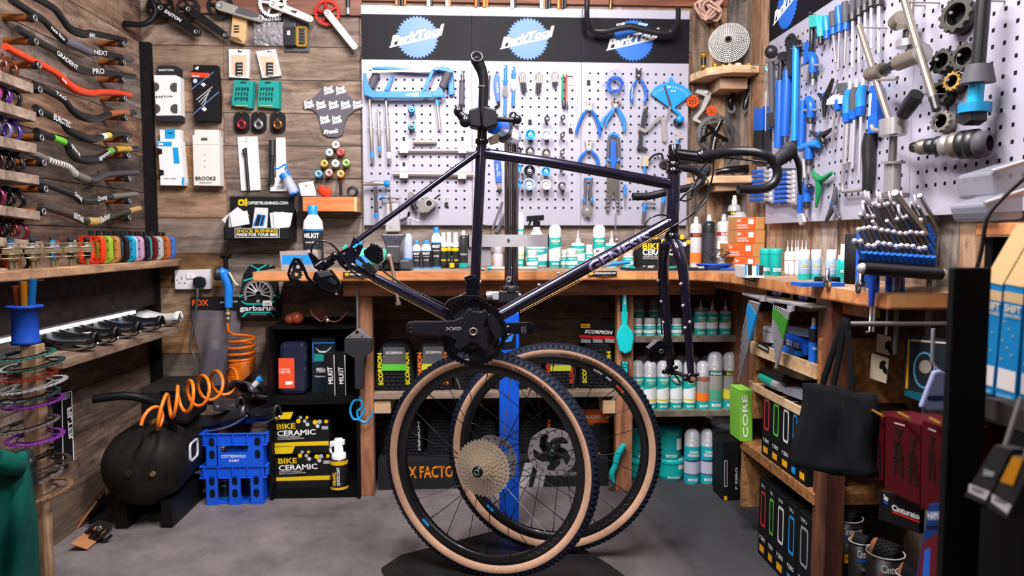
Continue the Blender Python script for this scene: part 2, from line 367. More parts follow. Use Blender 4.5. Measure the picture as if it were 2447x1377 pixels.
mb.add([(-.1,-1.2,2.95),(XR+.1,-1.2,2.12),(XR+.1,D+.08,2.12),(-.1,D+.08,2.95),(-.1,-1.2,3.0),(XR+.1,-1.2,2.17),(XR+.1,D+.08,2.17),(-.1,D+.08,3.0)],[[0,1,2,3],[7,6,5,4],[0,4,5,1],[3,2,6,7]],WDRK)
mb.build('ceiling',kind='structure')
mb=MB(); mb.box(XL,XL+.045,D-.03,D,0,BW.uv(345,104)[1],M('151215',.8,nz=.3))
mb.build('trim_1',kind='structure')
mb=MB(); mb.box(BW.uv(360,20)[0],BW.uv(866,20)[0],D-.02,D-.001,BW.uv(500,34)[1],2.4,wood('top_board',('3a1c12','6e3a24','8a5236'),(1,9,9),2,.6,.2))
mb.box(BW.uv(866,20)[0],BW.uv(1735,20)[0],D-.02,D-.001,BW.uv(1260,22)[1]+.02,2.5,bpy.data.materials['top_board'])
mb.build('trim_2',kind='structure')
mb=MB(); mb.box(XL,XL+.02,1.2,2.85,0,.17,wood('skirting_board',('3a2d22','5f4a38','74604c'),(9,1.2,9),2,.7,.2))
mb.build('baseboard_left',kind='structure')
PBM=M('a4a1b1',.42,.1,nz=.03,ns=3,bump=.0); HOL=M('0c0c0e',.8)
def hdr(name):
 return M(name,.55,0,nz=.45,ns=5,bump=.0)
HDR=hdr('0d0c14')
ZT=BW.uv(1258,19,.03)[1]; ZL=BW.uv(1258,538.5,.03)[1]; ZH1=BW.uv(1258,40,.03)[1]; ZH0=BW.uv(1258,147,.03)[1]
HR0=BW.uv(1258,174,.03)[1]
def pegboard(pl,u0,u1,label,logo,n0=0,n1=17,cols=12):
 t=thing('pegboard',label,'pegboard',pl.P((u0+u1)/2,ZL,.001),'grey perforated tool boards')
 mb=MB(); mb.plate(pl,[(u0+.001,ZL),(u1-.001,ZL),(u1-.001,ZT),(u0+.001,ZT)],.03,.0005,PBM,px=False)
 for i in range(n0,n1):
  for j in range(cols):
   x=u0+.038*(j+1)+.0; y=HR0-.038*i
   mb.face(pl,rect(x-.0047,y-.0047,x+.0047,y+.0047),.0304,HOL,px=False)
 mb.build('panel',t)
 mb=MB(); mb.plate(pl,rect(u0+.001,ZH0,u1-.001,ZH1),.032,.03,HDR,px=False)
 hp=mb.build('header_strip',t)
 if logo:
  uc=(u0+u1)/2+.003 if logo is True else logo; zc=(ZH0+ZH1)/2
  mb=MB(); mb.gear(pl.P(uc,zc,.0335),pl.n,36,.0935,.086,.0005,.001,M('0f60c0',.4)); mb.build('gear_emblem',t)
  mb=MB(); a=(uc-.117,zc-.038); c=(uc+.108,zc+.016)
  mb.text('ParkTool',pl,(a[0]-.003,a[1]-.003),(c[0]+.003,c[1]-.002),.042,M('1b2233',.4),.0345,False,.085,.5)
  mb.text('ParkTool',pl,a,c,.037,M('f2f2f4',.4),.0352,False,.05,.5); mb.face(pl,[(a[0]-.008,a[1]-.010),(c[0]-.012,c[1]-.011),(c[0]-.008,c[1]-.004),(a[0]-.004,a[1]-.003)],.035,M('f2f2f4',.4),px=False)
  mb.build('lettering',t)
 return t
UA=[BW.uv(x,300,.03)[0]for x in(866,1128,1389,1644)]
pegboard(BW,UA[0],UA[1],'perforated grey board on back wall under the hacksaws',True)
pegboard(BW,UA[1],UA[2],'perforated grey board at middle of back wall with cutters and cups',True)
pegboard(BW,UA[2],UA[3],'perforated grey board holding pliers beneath the hanging black handlebar',(UA[2]+UA[3])/2-.012)
u=RW.uv(1828,545,.03)[0]; UR=[u,u+.494,u+.988,u+1.482]
pegboard(RW,UR[0],UR[1],'perforated grey board on right wall nearest the corner, hung with blue tools',UR[0]+.17)
pegboard(RW,UR[1],UR[2],'perforated grey board on right wall with screwdrivers and headset tools',False)
pegboard(RW,UR[2],UR[3],'perforated grey board nearest the camera on right wall with black cups',False)
mb=MB(); u=UR[2]+.0
mb=MB(); mb.plate(RW,rect(UR[3]+.002,1.0,UR[3]+.14,2.12),.04,0,wood('red_post',('2e150a','6a3016','87451f'),(8,8,1),2,.5,.2),px=False)
mb.build('trim_3',kind='structure')
t=thing('workbench','long live-edge wooden workbench running along back wall and round the right corner','workbench',(0,2.9,0))
mb=MB(); r_=random.Random(5)
xa=BT.uv(672,640)[0]; fr=[]
xs=[xa+(.80-xa)*i/40 for i in range(41)]
fr=[(x,2.80+r_.uniform(-.006,.006))for x in xs]+[(.86,2.76),(.92,2.66),(.935,2.52)]
yy=2.4
while yy>1.64:fr.append((.935+r_.uniform(-.008,.008),yy)); yy-=.07
fr+=[(.95,1.60)]
out=fr+[(XR-.002,1.60),(XR-.002,D-.014),(xa,D-.014)]
mb.plate(FL,out,ZB,ZB-.036,wood('worktop_surface',('6b4a32','a07a58','bb9878'),(1.2,7,5),2.6,.6,.15,.25,.3),px=False,side=WBEN); mb.build('worktop',t,bevel=.006)
mb=MB(); za=YP(2.92).uv(1200,706)[1]; xl=YP(2.92).uv(822,690)[0]
mb.box(xl,.99,2.90,2.94,za,ZB-.036,WAPR)
mb.box(.985,1.02,1.75,2.90,za+.03,ZB-.036,WAPR); mb.build('apron',t,bevel=.002)
for a,c in((858,891),(1474,1513)):
 mb=MB(); p=YP(2.93); mb.box(p.uv(a,900)[0],p.uv(c,900)[0],2.93,2.98,0,ZB-.036,WPOST); mb.build('leg',t,bevel=.003)
mb=MB(); p=XP(.97);
mb.box(.955,1.01,p.pt(1968,1200).y-.04,p.pt(1968,1200).y+.035,0,ZB-.036,wood('red_leg',('30150b','5f2c14','7c4320'),(8,8,1),2,.5,.2)); mb.build('leg',t,bevel=.003)
for nm,x0,x1,yp in(('shelf',884,1478,936),('shelf',1512,1772,806),('shelf',1512,1772,986)):
 mb=MB(); p=YP(2.95); z1=p.uv(1300,yp)[1]
 mb.box(p.uv(x0,yp)[0],p.uv(x1,yp)[0],2.95,D-.002,z1-.026,z1,WSH if x0<1000 else M('6f665c',.8,nz=.4,ns=30)); mb.build(nm,t,bevel=.002)
for x0,x1 in((885,934),(1440,1478)):
 mb=MB(); p=YP(2.97); mb.box(p.uv(x0,970)[0],p.uv(x1,970)[0],2.96,3.2,p.uv(x0,987)[1],p.uv(x0,957)[1],WPALE); mb.build('shelf_batten',t)
mb=MB(); p=YP(2.9); mb.box(p.uv(1770,800)[0],p.uv(1770,800)[0]+.018,2.75,3.2,p.uv(1770,968)[1],ZB-.1,wood('red_panel',('3d1e12','7a4228','94583a'),(8,8,1),2,.6,.2)); mb.build('side_panel',t)
def sticker(pl,a,c,h,name='sticker',par=t):
 """small black offsetbushings.com sticker"""
 mb=MB(); ax=pl.uv(*a,.001); cx=pl.uv(*c,.001); dx=cx[0]-ax[0]; dz=cx[1]-ax[1]
 mb.plate(pl,[ax,cx,(cx[0],cx[1]+h),(ax[0],ax[1]+h)],.0015,0,M('141412',.5),px=False)
 f=lambda q,v:(ax[0]+dx*q,ax[1]+dz*q+h*v)
 mb.face(pl,[f(.06,.2),f(.15,.2),f(.15,.8),f(.06,.8)],.0019,YEL,px=False); mb.face(pl,[f(.085,.38),f(.12,.38),f(.12,.62),f(.085,.62)],.0022,M('141412',.5),px=False); mb.face(pl,[f(.165,.15),f(.185,.15),f(.185,.85),f(.165,.85)],.0019,YEL,px=False)
 mb.text('OFFSETBUSHINGS.COM',pl,f(.22,.3),f(.95,.3),h*.42,M('dedede',.5),.002,False,.02)
 mb.build(name,par)
P28=YP(2.793)
sticker(P28,(820,661),(890,661),.017); sticker(P28,(1404,659),(1474,658),.017)
PX9=XP(.926); sticker(PX9,(1774,667),(1802,674),.018)
mb=MB(); mb.text('RACE FACE',YP(2.9),(1104,688),(1192,688),8,M('8a5a3a',.6),.001,True,.02,.2); mb.build('faded_lettering',t)
t=thing('shelf_unit','chipboard shelf unit under right wing of bench with three stepped shelves','shelf unit',(1.08,2.2,0))
PX=XP(.95)
for nm,a,c,th,m_ in(('top_shelf',(1797,815),(1953,893),.028,WPALE),('middle_shelf',(1788,903),(1935,992),.028,WPALE),('bottom_shelf',(1768,1052),(1945,1178),.034,OSB)):
 mb=MB(); p0=PX.pt(*a); p1=PX.pt(*c); z=(p0.z+p1.z)/2
 mb.box(.95,XR-.002,p1.y,p0.y,z-th,z,m_); mb.build(nm,t,bevel=.002)
 if nm=='top_shelf':zt=z; mb=MB(); mb.box(.945,.955,p1.y,p0.y,z-th,z+.012,WPALE); mb.build('shelf_lip',t)
for a,x_,y0,y1,m_ in((1806,.95,885,745,OSB),(1800,.952,1000,885,OSB),(1772,.955,1212,1060,M('9b6f48',.85,nz=.4,ns=60)),(1957,.95,965,808,OSB)):
 mb=MB(); p=XP(x_); q=p.pt(a,(y0+y1)/2); mb.box(x_,XR-.003,q.y-.009,q.y+.009,p.pt(a,y0).z,p.pt(a,y1).z,m_); mb.build('upright_panel',t,bevel=.001)
sticker(XP(.944),(1808,829),(1836,844),.02,'sticker',t)
sub_paint=M('1c192c',.22,.5,coat=1.0)
FRM=sub_paint; FBK=M('0c0c10',.22,.3,coat=.6); BAR=M('17161a',.38,.3); BOLT=M('b9a9ac',.25,.9); CAB=M('0a0a0c',.3)
k=BK.pt
t=thing('bicycle','glossy dark purple gravel bicycle frame without wheels, clamped in the repair stand','bicycle',k(1130,800,0))
mb=MB(); mb.tube([k(1150,352),k(1130,790)],.0148,FRM,20); mb.build('seat_tube',t)
mb=MB(); mb.tube([k(1158,367),k(1300,386),k(1450,412),k(1602,441)],[.0145,.0148,.0152,.016],FRM,20); mb.build('top_tube',t)
mb=MB(); mb.tube([k(1135,786),k(1240,728),k(1544,562),k(1602,532)],[.0178,.0182,.0188,.0188],FRM,22)
tp=Pl(k(1405,0,0)*0+k(1405,660,.0),k(1570,563)-k(1405,660),(k(1570,563)-k(1405,660)).cross(BK.n)*-1)
mb.build('down_tube',t)
mb=MB(); a=k(1402,640); c=k(1548,560); ax=(c-a).normalized(); R_=.0194; vs,fs=text_cut('GENESIS',.035); w_=(c-a).length
upv=(V((0,0,1))-ax*ax.z).normalized(); nn=ax.cross(upv); nn=nn if nn.dot(BK.n)>0 else-nn
o=[]
for x,y in vs:
 th=(y-.5)*.029/R_-.12; o.append(a+ax*(x*w_)+(nn*cos(th)+upv*sin(th))*R_)
GEN=M('8a83b4',.3,.6)
mb.add(o,fs,GEN); mb.build('down_tube_lettering',t)
mb=MB()
for s_ in(1,-1):
 mb.tube([k(1141,366,.012*s_),k(1050,431,.028*s_),k(950,505,.045*s_),k(851,577,.055*s_)],[.0085,.008,.0075,.007],FRM,14)
mb.tube([k(1010,462,.03),k(1010,462,-.03)],.005,FRM,10); mb.build('seat_stays',t)
mb=MB()
for s_ in(1,-1):
 mb.tube([k(1118,776,.03*s_),k(1062,748,.035*s_),k(950,690,.05*s_),k(838,634,.06*s_)],[.0135,.0145,.013,.009],FRM,16)
mb.build('chain_stays',t)
mb=MB()
for s_ in(1,-1):
 d=.06*s_
 mb.plate(BK,[(845,566),(868,588),(858,612),(846,640),(828,648),(812,634),(800,612),(815,600),(836,590)],d+.003,d-.003,FRM)
 for q in((822,606),(850,598),(826,634)):mb.cyl(k(q[0],q[1],d+.006),k(q[0],q[1],d-.004),.0035,BOLT,10)
mb.tube([k(824,622,.065),k(824,622,-.065)],.0065,FBK,12); mb.build('dropouts',t)
mb=MB(); mb.lathe([(0,.036),(.019,.036),(.0205,.034),(.0205,-.034),(.019,-.036),(0,-.036)],k(1130,793),BK.n,FRM,24); mb.build('bottom_bracket',t)
mb=MB(); mb.lathe([(.0185,0),(.0192,.01),(.0192,.12),(.0185,.135)],k(1606,557),k(1610,425)-k(1606,557),FRM,24)
mb.tube([k(1606,560),k(1610,412)],.0188,FRM,24); mb.build('head_tube',t)
mb=MB(); axh=(k(1610,412)-k(1606,560)).normalized()
mb.lathe([(.017,-.004),(.0225,-.003),(.0235,.002),(.0235,.006),(.0205,.010),(.0195,.013),(.0165,.014)],k(1610,412),axh,FBK,24)
mb.lathe([(.0165,-.016),(.0225,-.013),(.0235,-.008),(.0225,-.003),(.019,.003)],k(1606,560),axh,FBK,24); mb.build('headset',t)
mb=MB(); mb.tube(spl([k(1151,352),k(1153,300),k(1155,230),k(1156,195),k(1152,172),k(1145,155),k(1139,141)],5),[.0136]*4+[.0145,.0165,.0185],M('131216',.3,.3),20)
mb.lathe([(.0145,0),(.0185,.002),(.019,.012),(.0145,.014),(.012,.006),(.0,.004)],k(1139,141),BK.n*.85+V((0,0,.35)),M('1c1b20',.35,.3),20)
mb.tube([k(1154,209,0),k(1154,206,0)],.0142,M('57565e',.4),20); mb.build('seat_post',t)
mb=MB(); mb.lathe([(.0146,0),(.018,.001),(.018,.012),(.0146,.014)],k(1151,344),V((0,0,1)),FBK,20); mb.tube([k(1168,336,.01),k(1180,338,.01)],.004,FBK,8); mb.build('seat_collar',t)
mb=MB()
mb.tube(spl([k(1606,567,0),k(1604,578,.0),k(1612,584,.02),k(1620,600,.038),k(1632,645,.05),k(1641,753,.054),k(1651,895,.056)],5),[.019,.019,.0165,.0165,.0155,.013,.0095],FRM,18)
mb.tube(spl([k(1606,567,0),k(1604,578,-.0),k(1594,584,-.02),k(1587,600,-.038),k(1585,645,-.05),k(1592,753,-.054),k(1601,880,-.056)],5),[.019,.019,.0165,.0165,.0155,.013,.0095],FRM,18)
mb.lathe([(0,-.02),(.016,-.018),(.0195,-.008),(.0195,.012)],k(1605,578),axh,FRM,20)
for x,y in((1627,679),(1632,731),(1648,770),(1637,784)):b_=MB(); b_.ball(k(x,y,.066),.0052,BOLT,10); b_.build('boss',t)
for x,y in((1572,671),(1580,721),(1585,771)):b_=MB(); b_.ball(k(x,y,-.05),.005,BOLT,10); b_.build('boss',t)
mb.build('fork',t)
mb=MB()
for a in((1652,903,.06),(1602,886,-.06)):
 mb.lathe([(0,.006),(.012,.006),(.0155,.003),(.0155,-.006),(.009,-.009)],k(*a),BK.n,FBK,18)
 mb.ball(k(a[0]-15,a[1]+3,a[2]),.0075,FBK,10); mb.ball(k(a[0]+14,a[1]-8,a[2]),.006,FBK,10)
mb.tube([k(1652,903,.066),k(1602,886,-.066)],.0065,FBK,12); mb.cyl(k(1656,906,.068),k(1656,906,.071),.0075,M('9a6a55',.3,.9),12)
mb.tube(spl([k(1600,895,-.05),k(1612,915,-.03),k(1625,918,-.02),k(1620,905,-.03),k(1606,890,-.05)],4),.003,FBK,8); mb.build('thru_axle',t)
def caliper(name,c,par,s_=1):
 x,y,d=c; mb=MB()
 mb.plate(BK,[(x-34,y+20),(x-30,y+2),(x-8,y-18),(x+6,y-14),(x+14,y-2),(x+10,y+18),(x-6,y+30),(x-26,y+34)],d+.018,d-.018,FBK)
 for i in range(6):
  a=(x-27+i*6,y+6-i*4.2); mb.obox(k(a[0],a[1],d+.02),BK.u*.0022,V((0,0,.011)),BK.n*.003,FBK)
 mb.lathe([(.0,.004),(.009,.003),(.009,-.002)],k(x-2,y+8,d+.02),BK.n,M('2a2a30',.2,.6),14)
 mb.torus(k(x-2,y+8,d+.023),BK.n,.006,.0008,M('9a9aa2',.3,.8),16,6)
 mb.build(name,par,bevel=.002)
caliper('front_brake_caliper',(1582,832,-.03),t)
mb=MB(); mb.tube([k(1595,800,-.05),k(1602,830,-.045),k(1604,872,-.05)],.01,FBK,10); mb.build('caliper_mount',t)
mb=MB(); mb.plate(BK,[(868,600),(884,588),(900,584),(914,594),(916,622),(902,632),(886,626),(872,616)],.03,-.01,FBK)
for i in range(7):mb.obox(k(906+(i%2)*4,592+i*5.4,.032),BK.u*.003,V((0,0,.002)),BK.n*.003,M('2b2b32',.2,.5))
mb.ball(k(890,586,.02),.007,FBK,10); mb.build('rear_brake_caliper',t,bevel=.002)
mb=MB(); mb.plate(BK,[(846,618),(866,610),(902,650),(888,660)],.072,.066,M('131318',.35))
mb.plate(BK,[(848,624),(853,619),(868,631),(862,636)],.0728,.071,M('2079d8',.4)); mb.plate(BK,[(860,612),(868,610),(884,624),(876,630)],.0728,.071,M('4d8fe0',.4))
mb.plate(BK,[(856,582),(862,577),(866,580),(860,586)],.0755,.06,M('1f9ee0',.4)); mb.plate(BK,[(818,592),(826,584),(830,588),(822,596)],.0755,.06,M('35c0b0',.4)); mb.plate(BK,[(842,590),(852,582),(856,586),(846,594)],.0755,.06,M('1f9ee0',.4)); mb.build('axle_decals',t)
mb=MB()
mb.tube([k(800,613,.075),k(786,622,.078),k(770,628,.08),k(755,640,.085)],[.011,.009,.011,.013],FBK,12)
mb.plate(BK,[(735,606),(744,604),(768,626),(790,618),(800,630),(776,648),(752,642)],.088,.074,FBK)
mb.ball(k(800,612,.084),.012,FBK,14); mb.ball(k(776,628,.088),.008,M('2a2a31',.2,.6),12)
mb.build('derailleur_hanger',t,bevel=.001)
mb=MB(); mb.plate(BK,[(752,650),(790,645),(814,676),(813,690),(798,699),(770,690),(746,668)],.105,.078,FBK)
mb.plate(BK,[(756,651),(786,647),(796,658),(764,664)],.107,.104,M('5d5a63',.25,.8)); mb.plate(BK,[(790,662),(806,676),(800,684),(782,672)],.1075,.104,M('34333a',.3,.6))
mb.cyl(k(804,702,.1),k(804,702,.09),.004,BOLT,8); mb.build('derailleur_body',t,bevel=.003)
mb=MB()
for d in(.078,.058):
 mb.ring(BK,[(686,655),(692,634),(702,616),(716,618),(726,634),(738,662),(760,684),(800,694),(806,700),(796,704),(758,697),(728,684),(706,676),(692,672)],[(692,654),(697,638),(706,624),(714,626),(720,638),(732,666),(756,689),(790,696),(792,698),(788,698),(758,691),(732,676),(710,668),(698,666)],d,d-.003,FBK)
for q in((708,656),(712,638)):mb.gear(k(q[0],q[1],.068),BK.n,11,.0165,.0135,.005,.003,M('1a1a1e',.4))
mb.gear(k(772,680,.07),BK.n,13,.021,.0175,.008,.003,M('1a1a1e',.4)); mb.build('derailleur_cage',t)
mb=MB(); mb.tube(spl([k(744,604,.085),k(746,588,.085),k(760,577,.085),k(782,578,.085),k(803,594,.08),k(823,622,.075),k(842,650,.075),k(870,668,.07)],6),.0026,CAB,8)
mb.tube(spl([k(905,634,.05),k(925,655,.05),k(980,690,.05),k(1060,728,.045),k(1105,755,.04)],5),.0026,CAB,8)
mb.tube([k(877,668,.075),k(1060,764,.06),k(1120,790,.045)],.001,M('a57f4f',.3,.9),6); mb.build('rear_cables',t)
CK=M('26262c',.3,.55); cx,cy=1130,794
mb=MB(); mb.gear(k(1133,797,.052),BK.n,46,.0935,.0895,.078,.003,FBK);
for i in range(4):
 a=rad(20+90*i); c=k(1132,797,.052); e=BK.u*cos(a)+V((0,0,sin(a))); f=BK.u*-sin(a)+V((0,0,cos(a)))
 mb.add([c+e*.05+f*.03,c+e*.086+f*.05,c+e*.09,c+e*.086-f*.05,c+e*.05-f*.03,c+e*.046],[[0,1,2,3,4,5][::-1]],CK)
mb.gear(k(1133,797,.044),BK.n,30,.0645,.060,.042,.003,FBK); mb.build('chainrings',t)
mb=MB(); c0=k(1130,794,.066)
arm=[(969,781),(974,771),(990,768),(1040,768),(1085,766),(1105,758),(1118,740),(1126,738),(1130,744),(1140,744),(1150,746),(1158,740),(1166,746),(1164,760),(1156,778),(1160,800),(1168,826),(1166,836),(1158,838),(1140,822),(1126,818),(1112,828),(1098,838),(1086,830),(1090,814),(1070,804),(1020,800),(985,799),(972,795)]
mb.plate(BK,arm,.072,.058,CK); mb.build('crank_arm',t,bevel=.003)
mb=MB(); mb.lathe([(0,-.003),(.008,-.003),(.0085,.002),(.0105,.002),(.0115,0),(.0115,-.004)],k(1131,793,.0745),BK.n,M('a89a94',.25,.9),24); mb.lathe([(0,.0005),(.0075,.0005)],k(1131,793,.0725),BK.n,M('5a4a40',.3,.9),16)
mb.build('axle_cap',t); mb=MB(); mb.text('GRX',BK,(1104,782),(1065,782),7.5,M('b9b6ba',.35,.6),.0724,True,.03,.3)
mb.build('lettering',t); mb=MB(); mb.lathe([(.0,.0),(.0058,.0),(.007,.001),(.0072,0)],k(982,789,.0722),BK.n,M('050506',.4),16); mb.build('pedal_hole',t)
mb=MB(); mb.plate(BK,[(1205,773),(1262,771),(1275,775),(1281,785),(1278,796),(1264,800),(1205,797)],-.055,-.069,CK); mb.plate(BK,circ(1268,790,5,14),-.0545,-.0552,M('040405',.5))
for i in range(4):mb.plate(BK,rect(1246+i*3,782-(i%2)*3,1247.3+i*3,795+(i%2)*3),-.0545,-.0552,M('85838a',.4))
mb.tube([k(1131,793,.06),k(1131,793,-.06)],.012,CK,16); mb.tube([k(1131,785,-.062),k(1215,785,-.062)],.012,CK,10); mb.build('far_crank_arm',t,bevel=.002)
mb=MB(); mb.plate(BK,[(1112,668),(1134,664),(1136,694),(1146,700),(1130,712),(1108,718),(1090,728),(1078,724),(1098,708),(1114,700)],.05,.03,FBK); mb.plate(BK,[(1060,732),(1074,716),(1104,706),(1140,706),(1165,716),(1163,722),(1138,714),(1106,716),(1082,728),(1070,738)],.062,.045,FBK)
mb.plate(BK,[(1110,662),(1126,657),(1148,668),(1146,676),(1114,676)],.045,.02,FBK); mb.ball(k(1147,674,.03),.005,BOLT,8); mb.build('front_derailleur',t,bevel=.002)
mb=MB(); mb.lathe([(0,.048),(.014,.048),(.0185,.045),(.0185,0),(.0165,-.002)],k(1611,385),axh,FBK,22); mb.tube([k(1611,368,.0),k(1640,372,.01),k(1668,375,.02)],[.018,.0165,.017],FBK,18)
mb.lathe([(.016,-.024),(.021,-.022),(.021,.022),(.016,.024)],k(1674,375,.02),BK.n*.92+BK.u*.39,FBK,20)
mb.lathe([(.0165,0),(.0185,.001),(.0185,.02),(.0165,.021)],k(1610,404),axh,FBK,22); mb.ball(k(1598,372,.0),.006,FBK,8); mb.ball(k(1598,385,0),.006,FBK,8); mb.build('stem',t)
mb=MB(); near=spl([k(1672,375,.02),k(1700,371,.06),k(1744,363,.13),k(1790,362,.18),k(1820,367,.2),k(1841,378,.205),k(1854,396,.205),k(1858,415,.205),k(1852,434,.205),k(1836,447,.205),k(1812,453,.205),k(1764,452,.205)],5)
mb.tube(near,[.0159,.0159,.0145]+[.0125]*9,BAR,16,caps=False); e_=near[-1]; dr=(near[-1]-near[-2]).normalized(); mb.lathe([(.0125,0),(.0095,.0005),(.009,-.02),(0,-.021)],e_,dr,M('26262a',.6),16)
far=spl([k(1672,375,.02),k(1645,380,-.04),k(1605,388,-.13),k(1585,392,-.18),k(1590,398,-.205),k(1640,402,-.205),k(1668,412,-.205),k(1678,428,-.205),k(1668,442,-.205),k(1640,450,-.205),k(1590,460,-.205),k(1550,469,-.205),k(1512,470,-.205)],5)
mb.tube(far,[.0159,.0155,.0135]+[.0123]*10,BAR,16,caps=False); dr=(far[-1]-far[-2]).normalized(); mb.lathe([(.0123,0),(.0095,.0005),(.009,-.02),(0,-.021)],far[-1],dr,M('26262a',.6),16); mb.build('handlebar',t)
def lever(pts,blade,d,nm):
 mb=MB(); mb.tube(spl([k(x,y,d)for x,y in pts[0]],4),pts[1],M('232227',.6),14,flat=.75); mb.ball(k(pts[0][2][0]+2,pts[0][2][1]-8,d),.0215,M('2a292e',.62),14,(1,.75,1)); o=mb.build(nm,t)
 mb=MB(); mb.tube(spl([k(x,y,d)for x,y in blade],4),[.008,.009,.007,.005],FBK,10,flat=.7); mb.build('brake_lever',t)
lever(([(1848,392),(1866,378),(1884,366),(1900,360)],[.017,.019,.021,.015]),[(1900,372),(1909,395),(1911,430),(1914,466)],.205,'brake_hood')
lever(([(1655,402),(1668,408),(1682,414),(1692,410)],[.015,.017,.018,.013]),[(1690,412),(1676,428),(1662,452),(1650,470)],-.205,'brake_hood')
mb=MB()
for P_,r in(([(1845,390,.19),(1800,384,.16),(1740,378,.1),(1705,380,.06),(1680,400,.04),(1665,430,.02),(1648,455,.02),(1628,474,.02)],.0026),([(1700,384,.05),(1690,410,.05),(1670,440,.04),(1640,462,.03),(1625,478,.02)],.0026),([(1660,400,-.05),(1685,420,-.03),(1694,450,0),(1686,480,.02),(1660,508,.02),(1630,528,.02),(1600,545,.025),(1570,552,.03)],.0026),([(1705,382,.06),(1703,420,.06),(1690,460,.05),(1664,500,.04),(1635,525,.03),(1610,540,.03)],.0026),([(1540,540,.02),(1552,522,.02),(1575,514,.02),(1594,516,.02),(1600,524,.02)],.0026),([(1625,478,.02),(1640,480,.01),(1655,470,0),(1662,445,-.05),(1655,415,-.1)],.0026)):
 mb.tube(spl([k(*p)for p in P_],6),r,CAB,8)
mb.tube([k(1600,545,.03),k(1400,660,.025),k(1243,744,.02)],.0009,M('c08a52',.3,.9),6); mb.tube([k(1600,549,.028),k(1400,665,.023),k(1243,748,.018)],.0009,M('c08a52',.3,.9),6)
mb.tube(spl([k(1578,575,-.02),k(1574,620,-.05),k(1576,700,-.06),k(1582,800,-.05)],4),.0026,CAB,8); mb.build('cables_and_hoses',t)
mb=MB()
for x,y,d in((1157,534,0),(1154,641,0),(1334,651,.0),(1288,678,0),(1242,702,0),(1428,596,0),(1474,571,0),(1462,405,0),(1533,417,0),(1080,397,0),(1190,744,0)):
 mb=MB(); mb.ball(k(x,y+3,d),.005,BOLT,10); mb.build('boss',t)
TAN=M('c69c82',.65,nz=.08,ns=80); TRD=M('1c2130',.6); RIM=M('111114',.33,.2,coat=.3); SPK=M('1d1d20',.25,.8)
def ctext_arc(mb,s,R,a0,a1,h,mat,y,bold=.02,shear=0.15):
 vs,fs=text_mesh(s,bold); o=[]
 for x,z in vs:
  r=R+z*h; a=a0+(a1-a0)*(x+z*h*shear/(abs(a1-a0)*R)); o.append((r*cos(a),y-(z*h)*.35*0,r*sin(a)))
 mb.add(o,fs,mat)
